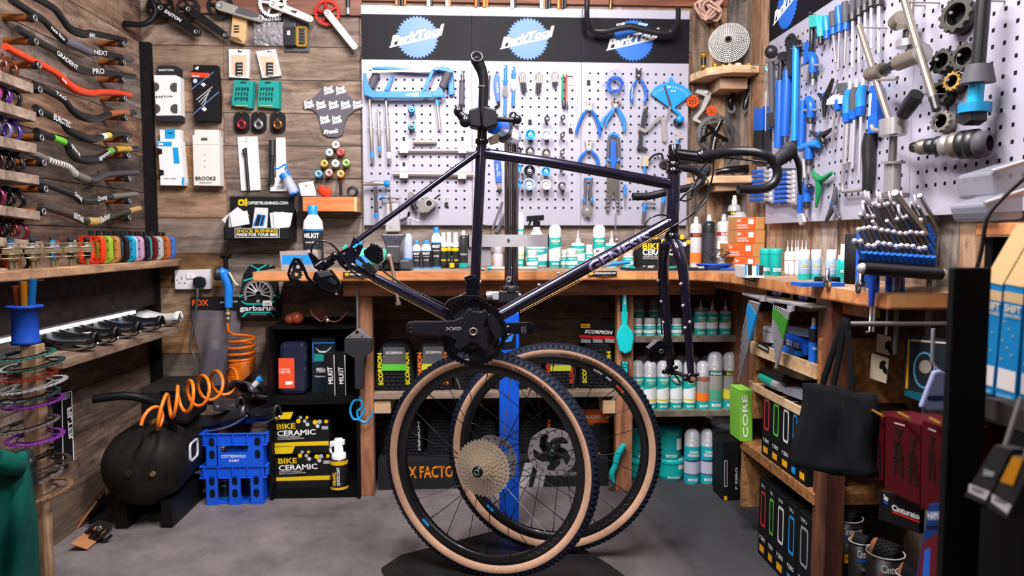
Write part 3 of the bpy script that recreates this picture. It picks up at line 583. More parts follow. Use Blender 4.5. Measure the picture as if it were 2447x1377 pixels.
def wheel(label,loc,rz,cassette,valve_a):
 t=thing('bicycle_wheel',label,'wheel',(0,0,0),'gravel bicycle wheels leaning on the stand')
 Y=V((0,1,0)); R=.3275; r=.0215
 prof=[]
 for i in range(9):a=rad(150-i*16); prof.append((R+r*cos(a)*1.0,-r*sin(a)))
 mb=MB(); mb.lathe(prof,(0,0,0),Y,TAN,96); mb.lathe([(x,-h)for x,h in prof],(0,0,0),Y,TAN,96)
 ctext_arc(mb,'vittoria TERRENO DRY',R-.0125,rad(86),rad(46),.0075,M('2a1a12',.5),-r-.0005,.02)
 ctext_arc(mb,'700x38',R-.009,rad(44),rad(39),.004,M('4a3020',.5),-r-.0005,.0)
 mb.build('sidewall',t)
 mb=MB(); mb.lathe([(R+r*.20,-r*.995),(R+r*.55,-r*.86),(R+r*.86,-r*.55),(R+r,-.006),(R+r,.006),(R+r*.86,r*.55),(R+r*.55,r*.86),(R+r*.20,r*.995)],(0,0,0),Y,TRD,96)
 for i in range(120):
  a=2*pi*i/120; e=V((cos(a),0,sin(a))); f=V((-sin(a),0,cos(a)))
  for q,yy,dr in((0,.0135,-.003),(.5,.006,0),(0,-.0135,-.003),(.5,-.006,0)):
   a2=a+q*2*pi/120; e2=V((cos(a2),0,sin(a2))); f2=V((-sin(a2),0,cos(a2)))
   mb.obox(e2*(R+r+.0005+dr)+V((0,yy,0)),f2*.0036,V((0,.003,0)),e2*.0021,TRD)
  for sy in(1,-1):
   mb.obox(e*(R+r*.62)+V((0,sy*r*.84,0)),f*.0032,V((0,.0016,0))*1+e*.0006,e*.0040,TRD)
 mb.build('tread',t)
 mb=MB(); ri=.284
 mb.lathe([(ri,-.007),(.288,-.0115),(.3105,-.013),(.3125,-.0115),(.3125,.0115),(.3105,.013),(.288,.0115),(ri,.007),(ri,-.007)],(0,0,0),Y,RIM,96)
 for a in(rad(222),):
  pts=[(.29,a),(.30,a),(.30,a+.10),(.29,a+.10)]; mb.add([(q*cos(b_),-.0135,q*sin(b_))for q,b_ in pts],[[0,1,2,3]],M('1aa0e6',.4))
 for i in range(7):
  a=rad(298+i*5); mb.tube([(.291*cos(a),-.0134,.291*sin(a)),(.302*cos(a+.03),-.0134,.302*sin(a+.03)),(.291*cos(a+.07),-.0134,.291*sin(a+.07))],.0004,M('6f6d74',.4),5)
 if not cassette:
  for i,s_ in enumerate(('SCOPE R3','DISC')):ctext_arc(mb,s_,.295,rad(64-i*9),rad(58-i*7),.006,WHT,-.0136,.01)
  ctext_arc(mb,'GRAVEL',.295,rad(47),rad(40),.006,M('e8642a',.4),-.0136,.03)
 rm=mb.build('rim',t)
 hubr=(.028,.02)if not cassette else(.028,.028); yw=.035
 mb=MB()
 for i in range(24):
  a=2*pi*i/24; s_=1 if i%2 else-1; b_=a+rad(62)*(1 if(i//2)%2 else-1)
  mb.tube([(.287*cos(a),0.003*s_,.287*sin(a)),(.029*cos(b_),yw*s_,.029*sin(b_))],.0012,SPK if i not in(5,14,21)else CHR,5); mb.tube([(.287*cos(a),0.003*s_,.287*sin(a)),(.272*cos(a)+.272*0,.005*s_,.272*sin(a))],.0018,SPK,5)
 mb.build('spokes',t)
 mb=MB(); mb.lathe([(.012,-.05),(.014,-.04),(.029,-.037),(.029,-.032),(.016,-.025),(.014,.025),(.029,.032),(.029,.037),(.014,.04),(.012,.05),(.0065,.052),(.0065,-.06),(.012,-.058),(.012,-.05)],(0,0,0),Y,M('0f0f12',.3,.3),24); mb.build('hub',t)
 mb=MB(); yr=-.045 if not cassette else .042; RT=M('b3aeb2',.35,.6)
 n=48
 o=[((.079+.0012*sin(i*2*pi/6))*cos(2*pi*i/n),(.079+.0012*sin(i*2*pi/6))*sin(2*pi*i/n))for i in range(n)]; ii=[(.062*cos(2*pi*i/n),.062*sin(2*pi*i/n))for i in range(n)]
 q=Pl((0,0,0),(1,0,0),(0,0,1)); mb.ring(q,o,ii,-yr+.001,-yr-.001,RT,px=False)
 for i in range(18):
  a=2*pi*i/18; mb.tube([(.066*cos(a),yr-.0014,.066*sin(a)),(.075*cos(a+.12),yr-.0014,.075*sin(a+.12))],.0012,M('28262a',.5),6)
 for i in range(5):
  a=rad(15+72*i); mb.plate(q,[(.061*cos(a-.5),.061*sin(a-.5)),(.064*cos(a),.064*sin(a)),(.063*cos(a+.22),.063*sin(a+.22)),(.052*cos(a+.3),.052*sin(a+.3)),(.034*cos(a+.7),.034*sin(a+.7)),(.03*cos(a+.5),.03*sin(a+.5)),(.046*cos(a),.046*sin(a))],-yr+.003,-yr-.001,M('a9a4a6',.4,.5),px=False)
 mb.build('disc_rotor',t)
 if not cassette:
  mb=MB()
  for i in range(5):
   a=rad(50+72*i); mb.tube([(0,yr-.002,0),(.038*cos(a),yr-.003,.038*sin(a))],[.012,.006],M('101013',.35),8)
  mb.lathe([(0,-.056),(.004,-.056),(.0045,-.06),(.011,-.06),(.013,-.055),(.016,-.048),(.016,-.04)],(0,0,0),Y,M('17171b',.25,.5),20); mb.torus((0,-.06,0),Y,.0075,.001,M('7fb5ae',.3,.8),16,6); mb.build('hub_spider',t)
 else:
  CS=M('cdbda8',.3,.6); teeth=(42,37,32,28,24,21,19,17,15,13,11)
  for i,n_ in enumerate(teeth):
   mb=MB(); R2=.0127*n_/(2*pi)+.002; mb.gear((0,-.040-.0036*i,0),Y,n_,R2+.002,R2-.0028,max(R2-.016,.013),.0018,CS,i*.3)
   mb.lathe([(R2-.012,0),(R2-.012,-.0036)],(0,-.040-.0036*i,0),Y,M('57504a',.35,.9),24)
   mb.build('sprocket',t)
  mb=MB(); mb.lathe([(.006,-.086),(.0085,-.086),(.0165,-.082),(.0165,-.078),(.012,-.076)],(0,0,0),Y,M('1a1a1d',.3,.6),20); mb.torus((0,-.086,0),Y,.0075,.0012,M('8fc0b8',.3,.8),16,6); mb.lathe([(0,-.083),(.007,-.084)],(0,0,0),Y,M('0c0c0e',.5),12); mb.build('lockring',t)
 mb=MB(); a=valve_a; e=V((cos(a),0,sin(a))); mb.tube([e*.287,e*.262,e*.258,e*.246],[.003,.003,.0022,.0022],M('c5bdb4',.3,.9),8); mb.build('valve',rm)
 t.location=loc; t.rotation_euler=(0,0,rz); ORG[t.name]=V(loc)
 return t
p=YP(2.175).pt(1166,1108); pz=.349+.016
wheel('gravel wheel with gold cassette, tan sidewall tyre, standing in front on the stand base',(p.x,2.175,pz),rad(-24),True,rad(112))
p=YP(2.335).pt(1322,1075)
wheel('gravel wheel with disc rotor facing out, standing behind the cassette wheel',(p.x,2.335,pz),rad(-10),False,rad(41))
t=thing('repair_stand','steel bicycle repair stand with blue lower post, chrome column and black clamp','repair stand',YP(2.58).pt(1215,1262))
BLU=M('1152c8',.35,coat=.3); p=YP(2.58); q=p.pt
yb=2.56; x0=p.uv(1193,1000)[0]; x1=p.uv(1240,1000)[0]
mb=MB(); mb.box(x0,x1,yb,yb+.045,.012,p.uv(1215,745)[1],BLU); mb.build('lower_post',t,bevel=.004)
xc=p.uv(1221,500)[0]
mb=MB(); mb.plate(YP(yb),[(1197,774),(1233,772),(1233,832),(1199,836)],.0015,0,M('14141a',.5)); mb.plate(YP(yb),[(1205,800),(1214,806),(1228,798),(1222,816),(1206,818)],.002,0,M('2474d0',.4)); mb.text('Park',YP(yb),(1208,800),(1226,798),7,WHT,.0022,True,.02); mb.build('post_label',t)
mb=MB(); mb.box(x0-.002,x1+.002,yb-.003,yb+.05,p.uv(1215,722)[1],p.uv(1215,695)[1],M('17171a',.4)); mb.tube([p.pt(1176,705,.02),p.pt(1163,708,.02)],.016,STL,14); mb.box(x0-.03,x0,yb,yb+.04,p.uv(1215,716)[1],p.uv(1215,697)[1],SLV)
mb.lathe([(.03,0),(.03,.018),(.022,.022)],(xc,yb+.022,p.uv(1215,697)[1]),(0,0,1),M('17171a',.4),20); mb.build('height_collar',t,bevel=.003)
mb=MB(); mb.tube([p.pt(1207,690,.02),p.pt(1218,668,.04),p.pt(1222,660,.04)],.0025,STL,6); mb.torus(p.pt(1216,668,.04),(0,1,0),.008,.002,STL,14,6); mb.build('locking_pin',t)
for dx,r in((-.011,.0125),(.0145,.0125)):
 mb=MB(); mb.cyl((xc+dx,yb+.022,p.uv(1215,700)[1]),(xc+dx,yb+.022,p.uv(1215,300)[1]),r,M('a9a3a9',.14,1.0),20); mb.build('chrome_column',t)
c=lambda x,y,Y:YP(Y).pt(x,y)
mb=MB(); mb.tube([c(1205,318,2.2),c(1222,326,2.5),c(1228,328,2.6)],[.03,.03,.028],M('b9b4bc',.2,.9),24); mb.build('head_barrel',t)
mb=MB(); mb.tube([c(1180,300,2.09),c(1196,306,2.18)],[.024,.03],M('1659d0',.3,coat=.5),22); mb.tube([c(1196,306,2.18),c(1201,309,2.2)],.032,M('1a1a1e',.4),22)
mb.plate(YP(2.19),[(1225,308),(1238,318),(1238,334),(1222,328)],.001,0,WHT); mb.build('head_collar',t)
mb=MB();
mb.plate(YP(2.05),[(1120,262),(1146,254),(1150,300),(1146,306),(1122,300)],.03,-.03,M('19191d',.5)); mb.plate(YP(2.05),[(1155,252),(1186,262),(1190,298),(1160,308),(1152,300)],.035,-.03,M('1b1b20',.5)); mb.build('clamp_jaw',t,bevel=.005)
mb=MB(); mb.tube([c(1122,288,2.04),c(1105,280,2.03),c(1094,268,2.03)],[.016,.013,.010],M('15151a',.3,.4),12); mb.ball(c(1095,266,2.03),.013,M('17171b',.3,.4),12); mb.ball(c(1112,290,2.03),.017,M('15151a',.3,.4),12); mb.build('cam_lever',t)
mb=MB(); mb.tube([c(1185,284,2.06),c(1230,288,2.06)],.007,M('1c1c22',.3,.5),12); mb.ball(c(1236,286,2.06),.013,M('1a1a20',.25,.5),14); mb.plate(YP(2.07),[(1166,330),(1192,318),(1192,338),(1172,344)],.02,-.01,M('6b5a48',.35,.8)); mb.build('clamp_screw',t)
p2=YP(2.56)
mb=MB(); a0=p2.uv(1118,575); a1=p2.uv(1311,575); mb.box(a0[0],a1[0],2.552,2.556,p2.uv(1200,590)[1],p2.uv(1200,561)[1],M('a7a2a8',.4,.35)); mb.cyl(p2.pt(1215,574,.012),p2.pt(1215,574,.003),.005,M('2a2a2e',.4),10)
mb.box(a0[0],a0[0]+.004,2.552,2.66,p2.uv(1200,590)[1],p2.uv(1200,561)[1],M('a7a2a8',.4,.35)); mb.box(a1[0]-.004,a1[0],2.552,2.66,p2.uv(1200,590)[1],p2.uv(1200,561)[1],M('a7a2a8',.4,.35)); mb.build('tray_bracket',t)
mb=MB(); mb.box(p2.uv(1118,600)[0],p2.uv(1173,600)[0],2.565,2.60,p2.uv(1150,637)[1],p2.uv(1150,588)[1],M('98949a',.4,.35)); mb.build('bracket_block',t,bevel=.002)
BAS=M('1d1c20',.45,.2,nz=.4,ns=14)
f=lambda x,y:FL.uv(x,y,.014)
mb=MB(); pts=[f(911,1356),f(958,1325),f(1085,1293),f(1200,1262),f(1300,1268),f(1395,1310),f(1460,1350),f(1520,1395),f(1470,1440),f(960,1440)]
mb.plate(FL,pts,.014,0,BAS,px=False); mb.build('base_plate',t,bevel=.004)
HB=[]
def tb(pl,d,pts):return[pl.pt(x,y,d)for x,y in pts]
GRB=M('222125',.5);
bars=[('shiny black handlebar with grey logo, topmost on left wall','17171a',[(78,-8),(128,20),(151,49),(168,69),(198,81),(222,80),(272,90),(298,97)],[('r',(160,58),(176,72),'4a4e5a')],[('deity',(214,88),(228,88),5)]),('black handlebar with grey centre section, second from top on left wall','1a1a1d',[(27,0),(74,30),(104,49),(128,74),(153,96),(183,109),(212,123),(247,128),(284,136),(314,142)],[('c',4,6.3,'5c5a66'),('c',8.3,9,'4d4d55')],[('race face',(122,68),(154,98),7),('NEXT',(226,129),(258,133),5)]),('black handlebar lettered GRADIENT above the red one','222124',[(42,69),(99,104),(138,126),(158,148),(183,163),(217,173),(247,174),(321,183)],[],[('GRADIENT',(136,130),(186,168),8),('PRO',(222,176),(250,176),6)]),('bright red riser handlebar on left wall','d8401f',[(12,111),(62,138),(104,158),(138,178),(158,198),(183,215),(217,223),(247,220),(284,223),(311,228)],[],[('diety',(148,190),(160,202),6)]),('black handlebar with bronze tip stripe below the red one','1c1b1e',[(81,202),(119,220),(153,240),(173,264),(198,279),(232,284),(257,274),(284,270),(321,270)],[('c',6.2,7.6,'9a5a30')],[('TAG',(133,224),(158,240),5)]),('black handlebar lettered BURGTEC with yellow bands','1b1b1e',[(84,257),(119,277),(148,291),(163,311),(188,323),(217,333),(242,328),(272,322),(311,323)],[('c',6.05,6.4,'e6e6e6'),('c',6.4,6.7,'c9b73a')],[('BURGTEC',(128,285),(168,306),9)]),('black riser handlebar with green band','151417',[(86,313),(125,329),(157,343),(170,368),(188,381),(222,382),(243,374),(264,361),(288,357),(327,356)],[('c',1.1,1.9,'62b52a'),('c',6.8,7.2,'5c9a3a'),('c',7.6,8.6,'b8901e')],[('spank',(170,347),(192,376),7),('spoon',(238,384),(264,366),6)]),('grey handlebar wrapped in white spiral stripes','6d665f',[(42,356),(86,370),(125,387),(162,399),(180,417),(204,428),(227,431),(251,419),(288,415),(327,412)],[('s',1.8,4,'cfcac4'),('c',5.2,9,'38353a')],[]),('black handlebar with grey ends, second from bottom on left wall','26242a',[(78,431),(118,444),(152,457),(178,467),(199,480),(230,480),(256,472),(324,465)],[('c',6.2,7,'6a625c')],[('Chromag',(178,466),(196,480),7),('Chromag',(234,482),(256,475),6)]),('black handlebar with gold centre and gold tip, lowest on left wall','39332c',[(97,493),(136,504),(167,514),(193,525),(214,530),(235,529),(261,520),(293,509),(332,499)],[('c',3.7,5.2,'b0935a'),('c',7.4,8,'b0935a')],[('RENTHAL',(176,520),(200,532),8),('Fatbar',(242,533),(264,520),8)])]
for lab,col,pts,bands,txts in bars:
 t=thing('handlebar',lab,'handlebar',LW.pt(*pts[len(pts)//2],.075),'riser handlebars pegged on left wall')
 P_=spl(tb(LW,.075,pts),6); n=len(P_); rs=[.0115+.0045*max(0,1-abs(i/n-.52)*5)for i in range(n)]
 mb=MB(); mb.tube(P_,rs,M(col,.38,.1),12); mb.build('bar',t)
 for b_ in bands:
  if b_[0]=='c':
   i0=int(b_[1]*6); i1=min(int(b_[2]*6),n-1); mb=MB(); mb.tube(P_[i0:i1+1],[r+.0006 for r in rs[i0:i1+1]],M(b_[3],.4),12); mb.build('band',FIRST[t.name])
  elif b_[0]=='s':
   for q in range(int(b_[1]*6),int(b_[2]*6)):mb=MB(); mb.tube([P_[q],P_[q]+(P_[q+1]-P_[q])*.45],rs[q]+.0006,M(b_[3],.4),12); mb.build('stripe',FIRST[t.name])
 for s_,a,c,h in txts:mb=MB(); mb.text(s_,LW,a,c,h,M('cfcfd2',.4),.0915,True,.02,.1); mb.build('lettering',FIRST[t.name])
DOW=M('7a4522',.55,nz=.3,ns=30)
pegs=[(294,105),(295,149),(294,191),(297,236),(299,281),(304,334),(305,372),(308,427),(308,480),(307,520),(81,43),(84,99),(91,156),(93,214),(95,269),(97,329),(103,389),(107,452),(102,506)]
nm=['topmost','second','third (GRADIENT)','red','bronze tipped','BURGTEC','green banded','spiral striped','grey ended','gold centred']
for i,(x,y)in enumerate(pegs):
 e=LW.pt(x,y,.092); b_=V((XL,e.y,e.z))
 lab='wooden wall peg carrying the %s handlebar at its %s end'%(nm[i if i<10 else i-9],'far' if i<10 else 'near')
 t=thing('wall_peg',lab,'peg',b_,'wooden handlebar pegs')
 mb=MB(); mb.cyl(b_,e,.0115,DOW,12); mb.build('dowel',t)
 mb=MB(); mb.cyl(e-V((.014,0,0)),e+V((.004,0,0)),.0135,M('18181a',.4),14); mb.torus(e+V((.004,0,0)),(1,0,0),.009,.0018,M('a9a9ad',.3,.9),14,6); mb.build('end_cap',t)
ledges=[((0,168),(80,200),24,'top'),((0,240),(87,268),24,'second'),((0,324),(88,344),24,'third'),((0,404),(94,420),22,'fourth'),((0,490),(96,505),22,'fifth'),((0,567),(104,578),20,'sixth'),((0,640),(106,650),22,'lowest')]
def ringthing(c,col,lab,grp,R=.026,w=.014,th=.005):
 t=thing('stem_clamp',lab,'clamp',c-V((0,0,R)),grp); m_=M(col,.22,.75)
 mb=MB(); n=24; vs=[]
 for yy in(-w/2,w/2):
  for r in(R,R-th):
   for k_ in range(n):a=2*pi*k_/n; vs.append(c+V((r*cos(a),yy,r*sin(a))))
 fs=[]
 for k_ in range(n):
  j=(k_+1)%n; fs+=[[k_,j,2*n+j,2*n+k_],[n+j,n+k_,3*n+k_,3*n+j],[j,k_,n+k_,n+j],[2*n+k_,2*n+j,3*n+j,3*n+k_]]
 mb.add(vs,fs,m_,True); mb.build('ring',t)
 mb=MB(); mb.obox(c+V((0,0,R+.005)),V((.011,0,0)),V((0,w*.45,0)),V((0,0,.0065)),m_); mb.cyl(c+V((-.013,0,R+.006)),c+V((.014,0,R+.006)),.003,M('2a2a2c',.3,.8),8); mb.build('bolt_lug',FIRST[t.name],bevel=.0015)
rows=[['1c7fd0','1c8fe0','8a5142','7a4436'],['d23a7a','c04a90','6a3aa8','242428'],['6a2f9a','1a1a20','55506a','8f86b8','5a48b0'],['1a1a1d','4a2830','1b1b1e','2a2a30'],['1a1a1d','d04a90','c2407e','8a2a52','1a1a1d','161618'],['4a2a6a','5a2f86','141416','6a1e28','7a2430'],['6a3a20','c84a22','c2461f','18181a']]
cn={'1c7fd0':'blue','1c8fe0':'bright blue','8a5142':'copper','7a4436':'dark copper','d23a7a':'pink','c04a90':'magenta','6a3aa8':'purple','242428':'black','6a2f9a':'purple','1a1a20':'black','55506a':'grey violet','8f86b8':'pale lilac','5a48b0':'blue violet','1a1a1d':'black','4a2830':'dark red','1b1b1e':'black','2a2a30':'charcoal','d04a90':'pink','c2407e':'magenta','8a2a52':'dark magenta','161618':'black','4a2a6a':'dark purple','5a2f86':'purple','141416':'black','6a1e28':'dark red','7a2430':'red','6a3a20':'bronze','c84a22':'orange','c2461f':'orange','18181a':'black'}
DL=.125; ordn=['first','second','third','fourth','fifth','sixth']
for i,(a,c,th,nm_)in enumerate(ledges):
 t0=LW.pt(a[0],a[1],DL); t1=LW.pt(c[0],c[1],DL); h=LW.m(c[0],c[1],th,DL)
 mb=MB(); y0=t0.y-.25; y1=t1.y; zz=(t0.z+t1.z)/2
 sl=(t1.z-t0.z)/(t1.y-t0.y); za=t1.z+sl*(y0-y1)
 x0,x1=XL+.002,XL+DL; zf=lambda y:t1.z+sl*(y-y1)
 mb.add([(x0,y0,zf(y0)-h),(x1,y0,zf(y0)-h),(x1,y1,zf(y1)-h),(x0,y1,zf(y1)-h),(x0,y0,zf(y0)),(x1,y0,zf(y0)),(x1,y1,zf(y1)),(x0,y1,zf(y1))],[[0,3,2,1],[4,5,6,7],[0,1,5,4],[1,2,6,5],[2,3,7,6],[3,0,4,7]],WPALE if 0 else WSH)
 single(mb,'wall_ledge','%s of the small wooden ledges stacked at the left edge, holding rings'%nm_,'ledge','small ledges at the left edge',bevel=.002)
 row=rows[i]; n=len(row)
 for j,col in enumerate(row):
  y=y1-.05-(n-1-j)*.046; R=.0265
  if y<1.2:continue
  ringthing(V((x1-.04,y,zf(y)+R+.001)),col,'%s ring clamp, %s from the wall end on the %s left ledge'%(cn[col],ordn[n-1-j],nm_),'ring clamps on the left ledges',R)
ZP=.965
mb=MB(); r_=random.Random(8); fr=[]
y=1.5
while y<3.31:fr.append((XL+.165+r_.uniform(-.007,.007),y)); y+=.08
mb.plate(FL,[(XL+.001,1.5)]+fr+[(XL+.15,D-.02),(XL+.001,D-.02)],ZP,ZP-.03,wood('pedal_shelf_wood',('4a2d18','9a6a3e','c8945c'),(8,1.2,8),2.6,.6,.3,.3),px=False)
single(mb,'pedal_shelf','live-edge wooden shelf on left wall lined with bicycle pedals','shelf',bevel=.004)
plat=[('e8431f','orange red'),('9fc23a','lime green'),('c98a4a','tan'),('38363a','dark grey'),('2a1c1a','black brown'),('1ab0e0','cyan'),('b9d8e6','pale blue'),('d8a8c8','pink'),('2c1c34','dark purple'),('1fb5a8','teal'),('7a1e22','dark red'),('cfcfd4','white'),('8a5a34','brown'),('e07030','orange'),('4a80d8','blue')]
def platform(c,col,rz,root):
 m_=M(col,.38,.35)
 mb=MB(); o=rrect(-.05,-.0,.05,.1,.022); i_=rrect(-.036,.012,.036,.088,.012)
 mb.ring(O0,o,i_,.010,-.010,m_,px=False)
 for y_ in(.02,.08):mb.plate(O0,rect(-.04,y_-.004,.04,y_+.004),.009,-.009,m_,px=False)
 cg=mb.build('cage',root,bevel=.0015)
 mb=MB(); mb.cyl((0,0,.006),(0,0,.118),.0085,M('26262a',.35,.7),12); mb.cyl((0,0,.008),(0,0,.09),.0125,m_,14); mb.build('axle',root)
 for x in(-.043,.043):
  for z in(.018,.05,.082):mb=MB(); mb.cyl((x,-.013,z),(x,.013,z),.002,M('17171a',.4,.5),6); mb.build('pin',cg)
for i,(col,n_)in enumerate(plat):
 t=thing('platform_pedal','%s flat platform pedal, %s along the row on the wooden left shelf'%(n_,['first','second','third','fourth','fifth','sixth','seventh','eighth','ninth','tenth','eleventh','twelfth','thirteenth','fourteenth','last'][i]),'pedal',(0,0,0),'flat pedals on the left shelf')
 platform(None,col,0,t); y=2.66+i*.0415
 t.location=(XL+.102+.004*(i%3),y,ZP+.001); t.rotation_euler=(0,0,rad(-14+5*(i%3))); ORG[t.name]=t.location.copy()
def clip_pedal(x,y,cols,lab,dz=0):
 t=thing('clip_pedal',lab,'pedal',(0,0,0),'small clip-in pedals on the left shelf'); a,b_=cols
 mb=MB(); mb.cyl((0,0,0),(0,0,.028),.0075,M('8a7a5a',.3,.9),12); mb.cyl((0,0,.028),(0,0,.05),.012,M(b_,.3,.7),14); mb.cyl((0,0,.05),(0,0,.085),.0135,SLV,14); mb.cyl((0,0,.085),(0,0,.1),.011,M(a,.3,.7),14); mb.build('body',t)
 mb=MB()
 for z in(.045,.08):mb.tube([(-.026,-.016,z-.008),(.026,-.016,z-.008),(.026,-.016,z+.008),(-.026,-.016,z+.008),(-.026,-.016,z-.008)],.0022,M('9c8b6e',.3,.85),6)
 mb.obox((0,-.012,.062),(.022,0,0),(0,.006,0),(0,0,.006),M('9c8b6e',.3,.85)); mb.build('wire_cage',t)
 mb=MB(); mb.cyl((0,0,.1),(0,0,.112),.0095,M('4a4a4e',.3,.9),12); mb.build('axle_cap',t)
 t.location=(x,y,ZP+.001+dz); t.scale=(.85,.85,.85); t.rotation_euler=(0,0,rad(25)); ORG[t.name]=t.location.copy()
cl=[(('3a6a90','9a8a58'),'gold and blue'),(('a03a3a','8a7a5a'),'silver and red'),(('2a2a2e','b8a98a'),'cream caged'),(('2a2a2e','7a6a48'),'black and gold'),(('3aa0c8','3aa0c8'),'cyan banded'),(('a83a3a','a83a3a'),'red banded'),(('2a2a2e','3a3a40'),'plain steel'),(('b8a98a','9a8a58'),'cream and gold'),(('26262a','1b1b20'),'black')]
for i,(cc,n_)in enumerate(cl):
 clip_pedal(XL+.13-.018*(i%2),2.16+i*.052,cc,'%s clip-in pedal, %s from the near end of the left shelf'%(n_,['first','second','third','fourth','fifth','sixth','seventh','eighth','ninth'][i]))
p0=LW.pt(160,862,.2); p1=LW.pt(446,775,.2); zS=(p0.z+p1.z)/2
mb=MB(); y0,y1=p0.y,min(p1.y,D-.02)
mb.box(XL+.001,XL+.19,y0,y1,zS-.028,zS,wood('saddle_shelf_wood',('3a2a1e','7a5d44','a5866a'),(8,1.2,8),2.6,.75,.3,.3))
single(mb,'saddle_shelf','narrow low shelf on left wall carrying a row of saddles','shelf',bevel=.003)
mb=MB(); mb.obox((XL+.08,y1-.25,zS-.1),(.008,0,0),(0,.2,-.0),(0,0,.06),WDRK);
def saddle(name_l,loc,rz,col,split=False,tilt=0):
 t=thing('bicycle_saddle',name_l,'saddle',(0,0,0)); m_=M(col,.35,coat=.25)
 mb=MB(); vs=[]; fs=[]; n=14; k_=10; Lg=.26
 for i in range(n+1):
  q=i/n; y=-Lg/2+Lg*q; w_=.019+.052*(max(0,(q-.32)/.68)**1.35)if q>.05 else .012
  if q>.93:w_*=.86
  zc=.052+.012*abs(q-.5)**1.5*2+(.006 if q<.1 else 0)
  for j in range(k_+1):
   a=-1+2*j/k_; vs.append((a*w_,y,zc-.032*abs(a)**2.6-(.007*max(0,1-abs(a)*4)if q>.3 else 0)))
 for i in range(n):
  for j in range(k_):b_=i*(k_+1)+j; fs.append([b_,b_+1,b_+k_+2,b_+k_+1])
 mb.add(vs,fs,m_,True); mb.build('shell',t,solid=.007)
 mb=MB()
 for s_ in(1,-1):mb.tube(spl([(.008*s_,-.12,.03),(.02*s_,-.06,.008),(.022*s_,.04,.006),(.035*s_,.1,.03)],5),.0035,STL,8)
 mb.build('rails',t)
 t.location=loc; t.rotation_euler=(tilt,0,rz); ORG[t.name]=V(loc); return t
sx=XL+.1
for i,(x,y,col,lab)in enumerate([(185,806,'141416','black ribbed saddle with white patch, nearest on the low left shelf'),(235,790,'121214','plain black saddle, second along the low left shelf'),(290,780,'131315','black saddle with grey worn nose, third along the low left shelf'),(345,770,'131316','black saddle with blue piping, fourth along the low left shelf'),(405,752,'e2e0de','white and grey split-tail saddle at far end of low left shelf')]):
 yy=LW.pt(x,y,.12).y; s_=saddle(lab,(sx+.01,min(yy,D-.16),zS+.001),rad(58),col)
 if i==0:
  mb=MB(); mb.obox((0,-.075,.063),(.012,0,0),(0,.009,0),(0,0,.001),M('c8c8cc',.5)); o=mb.build('patch'); o.parent=s_
 if i==3:
  mb=MB(); mb.tube([(-.02,-.05,.03),(-.045,.05,.03),(-.06,.11,.045)],.002,M('3a70c0',.4),6); o=mb.build('piping'); o.parent=s_
a=LW.pt(-40,826,.012); c=LW.pt(324,745,.012); zc=(LW.pt(92,797,.012).z+LW.pt(321,746,.012).z)/2
mb=MB(); mb.box(XL+.004,XL+.012,a.y,c.y,zc-.006,zc+.006,M('f4f6ff',.5,emit=2.2)); single(mb,'daylight_slit','thin glowing slit of daylight along left wall above the saddles','light')  # daylight through a gap between boards, made as a glowing bar
mb=MB(); mb.box(XL+.001,XL+.03,1.5,D-.03,zc+.02,ZP-.035,WDRK); single(mb,'wall_panel','dark wooden board on left wall between pedal shelf and daylight slit','board')
ps=LW.pt(62,822,.2); t=thing('blue_spool','blue plastic spool standing on post top with coloured tubes inside','spool',ps)
zb=ps.z; r0=LW.m(62,800,30,.2)
mb=MB(); SPB=M('173f9a',.5); mb.lathe([(.0,0),(r0*1.02,0),(r0*1.02,.008),(r0*.96,.012),(r0*.92,.1),(r0*1.3,.103),(r0*1.3,.109),(r0*.8,.11),(r0*.8,.02)],ps,(0,0,1),SPB,28); mb.build('drum',t)
for i,(dx,dy,col,lab)in enumerate(((-.018,0,'7a3a26','copper'),(-.004,.01,'5a2a20','dark brown'),(.006,-.008,'b0701e','amber'),(.022,0,'1a70b8','blue'))):
 mb=MB(); a=ps+V((dx*.6,dy,.05)); c=ps+V((dx*1.25,dy*1.4,.165+.006*i)); mb.cyl(a,c,.0095,M(col,.25,.8),14); mb.lathe([(.0095,0),(.006,.0005),(.006,-.02)],c,(c-a),M(col,.3,.8),14)
 single(mb,'anodised_tube','%s anodised tube standing in the blue spool'%lab,'tube','tubes in the blue spool')
pp=LW.pt(128,1300,.23);
mb=MB(); pc=YP(ps.y).pt(112,1150); mb.box(ps.x-.004,ps.x+.04,ps.y-.022,ps.y+.022,0,zb-.0005,wood('square_post',('4a3622','8a6a48','b08e68'),(8,8,1.2),2.4,.7,.2))
single(mb,'chainring_post','square wooden post at lower left threaded with chainrings','post',bevel=.003)
cr=[(100,846,52,'3f8f86','1b1c22','oil-slick'),(108,870,58,'2b5a52','16161a','dark green'),(60,893,55,'a83c2c','a83c2c','red'),(84,918,62,'c9c6c8','bdb9bc','silver'),(80,940,60,'2f6058','17171a','teal tinted'),(88,957,54,'8a3aa8','8a3aa8','purple'),(70,1012,55,'8a8088','2a2628','steel'),(92,1042,50,'a44ac0','7a2f94','bright purple'),(86,1084,52,'1b1b1e','141416','black'),(96,1108,62,'5a5046','3d3630','dull bronze'),(112,1138,58,'b0aaac','2a2a2c','dark toothed'),(128,1172,64,'b58a6a','7d6a5c','copper tinted')]
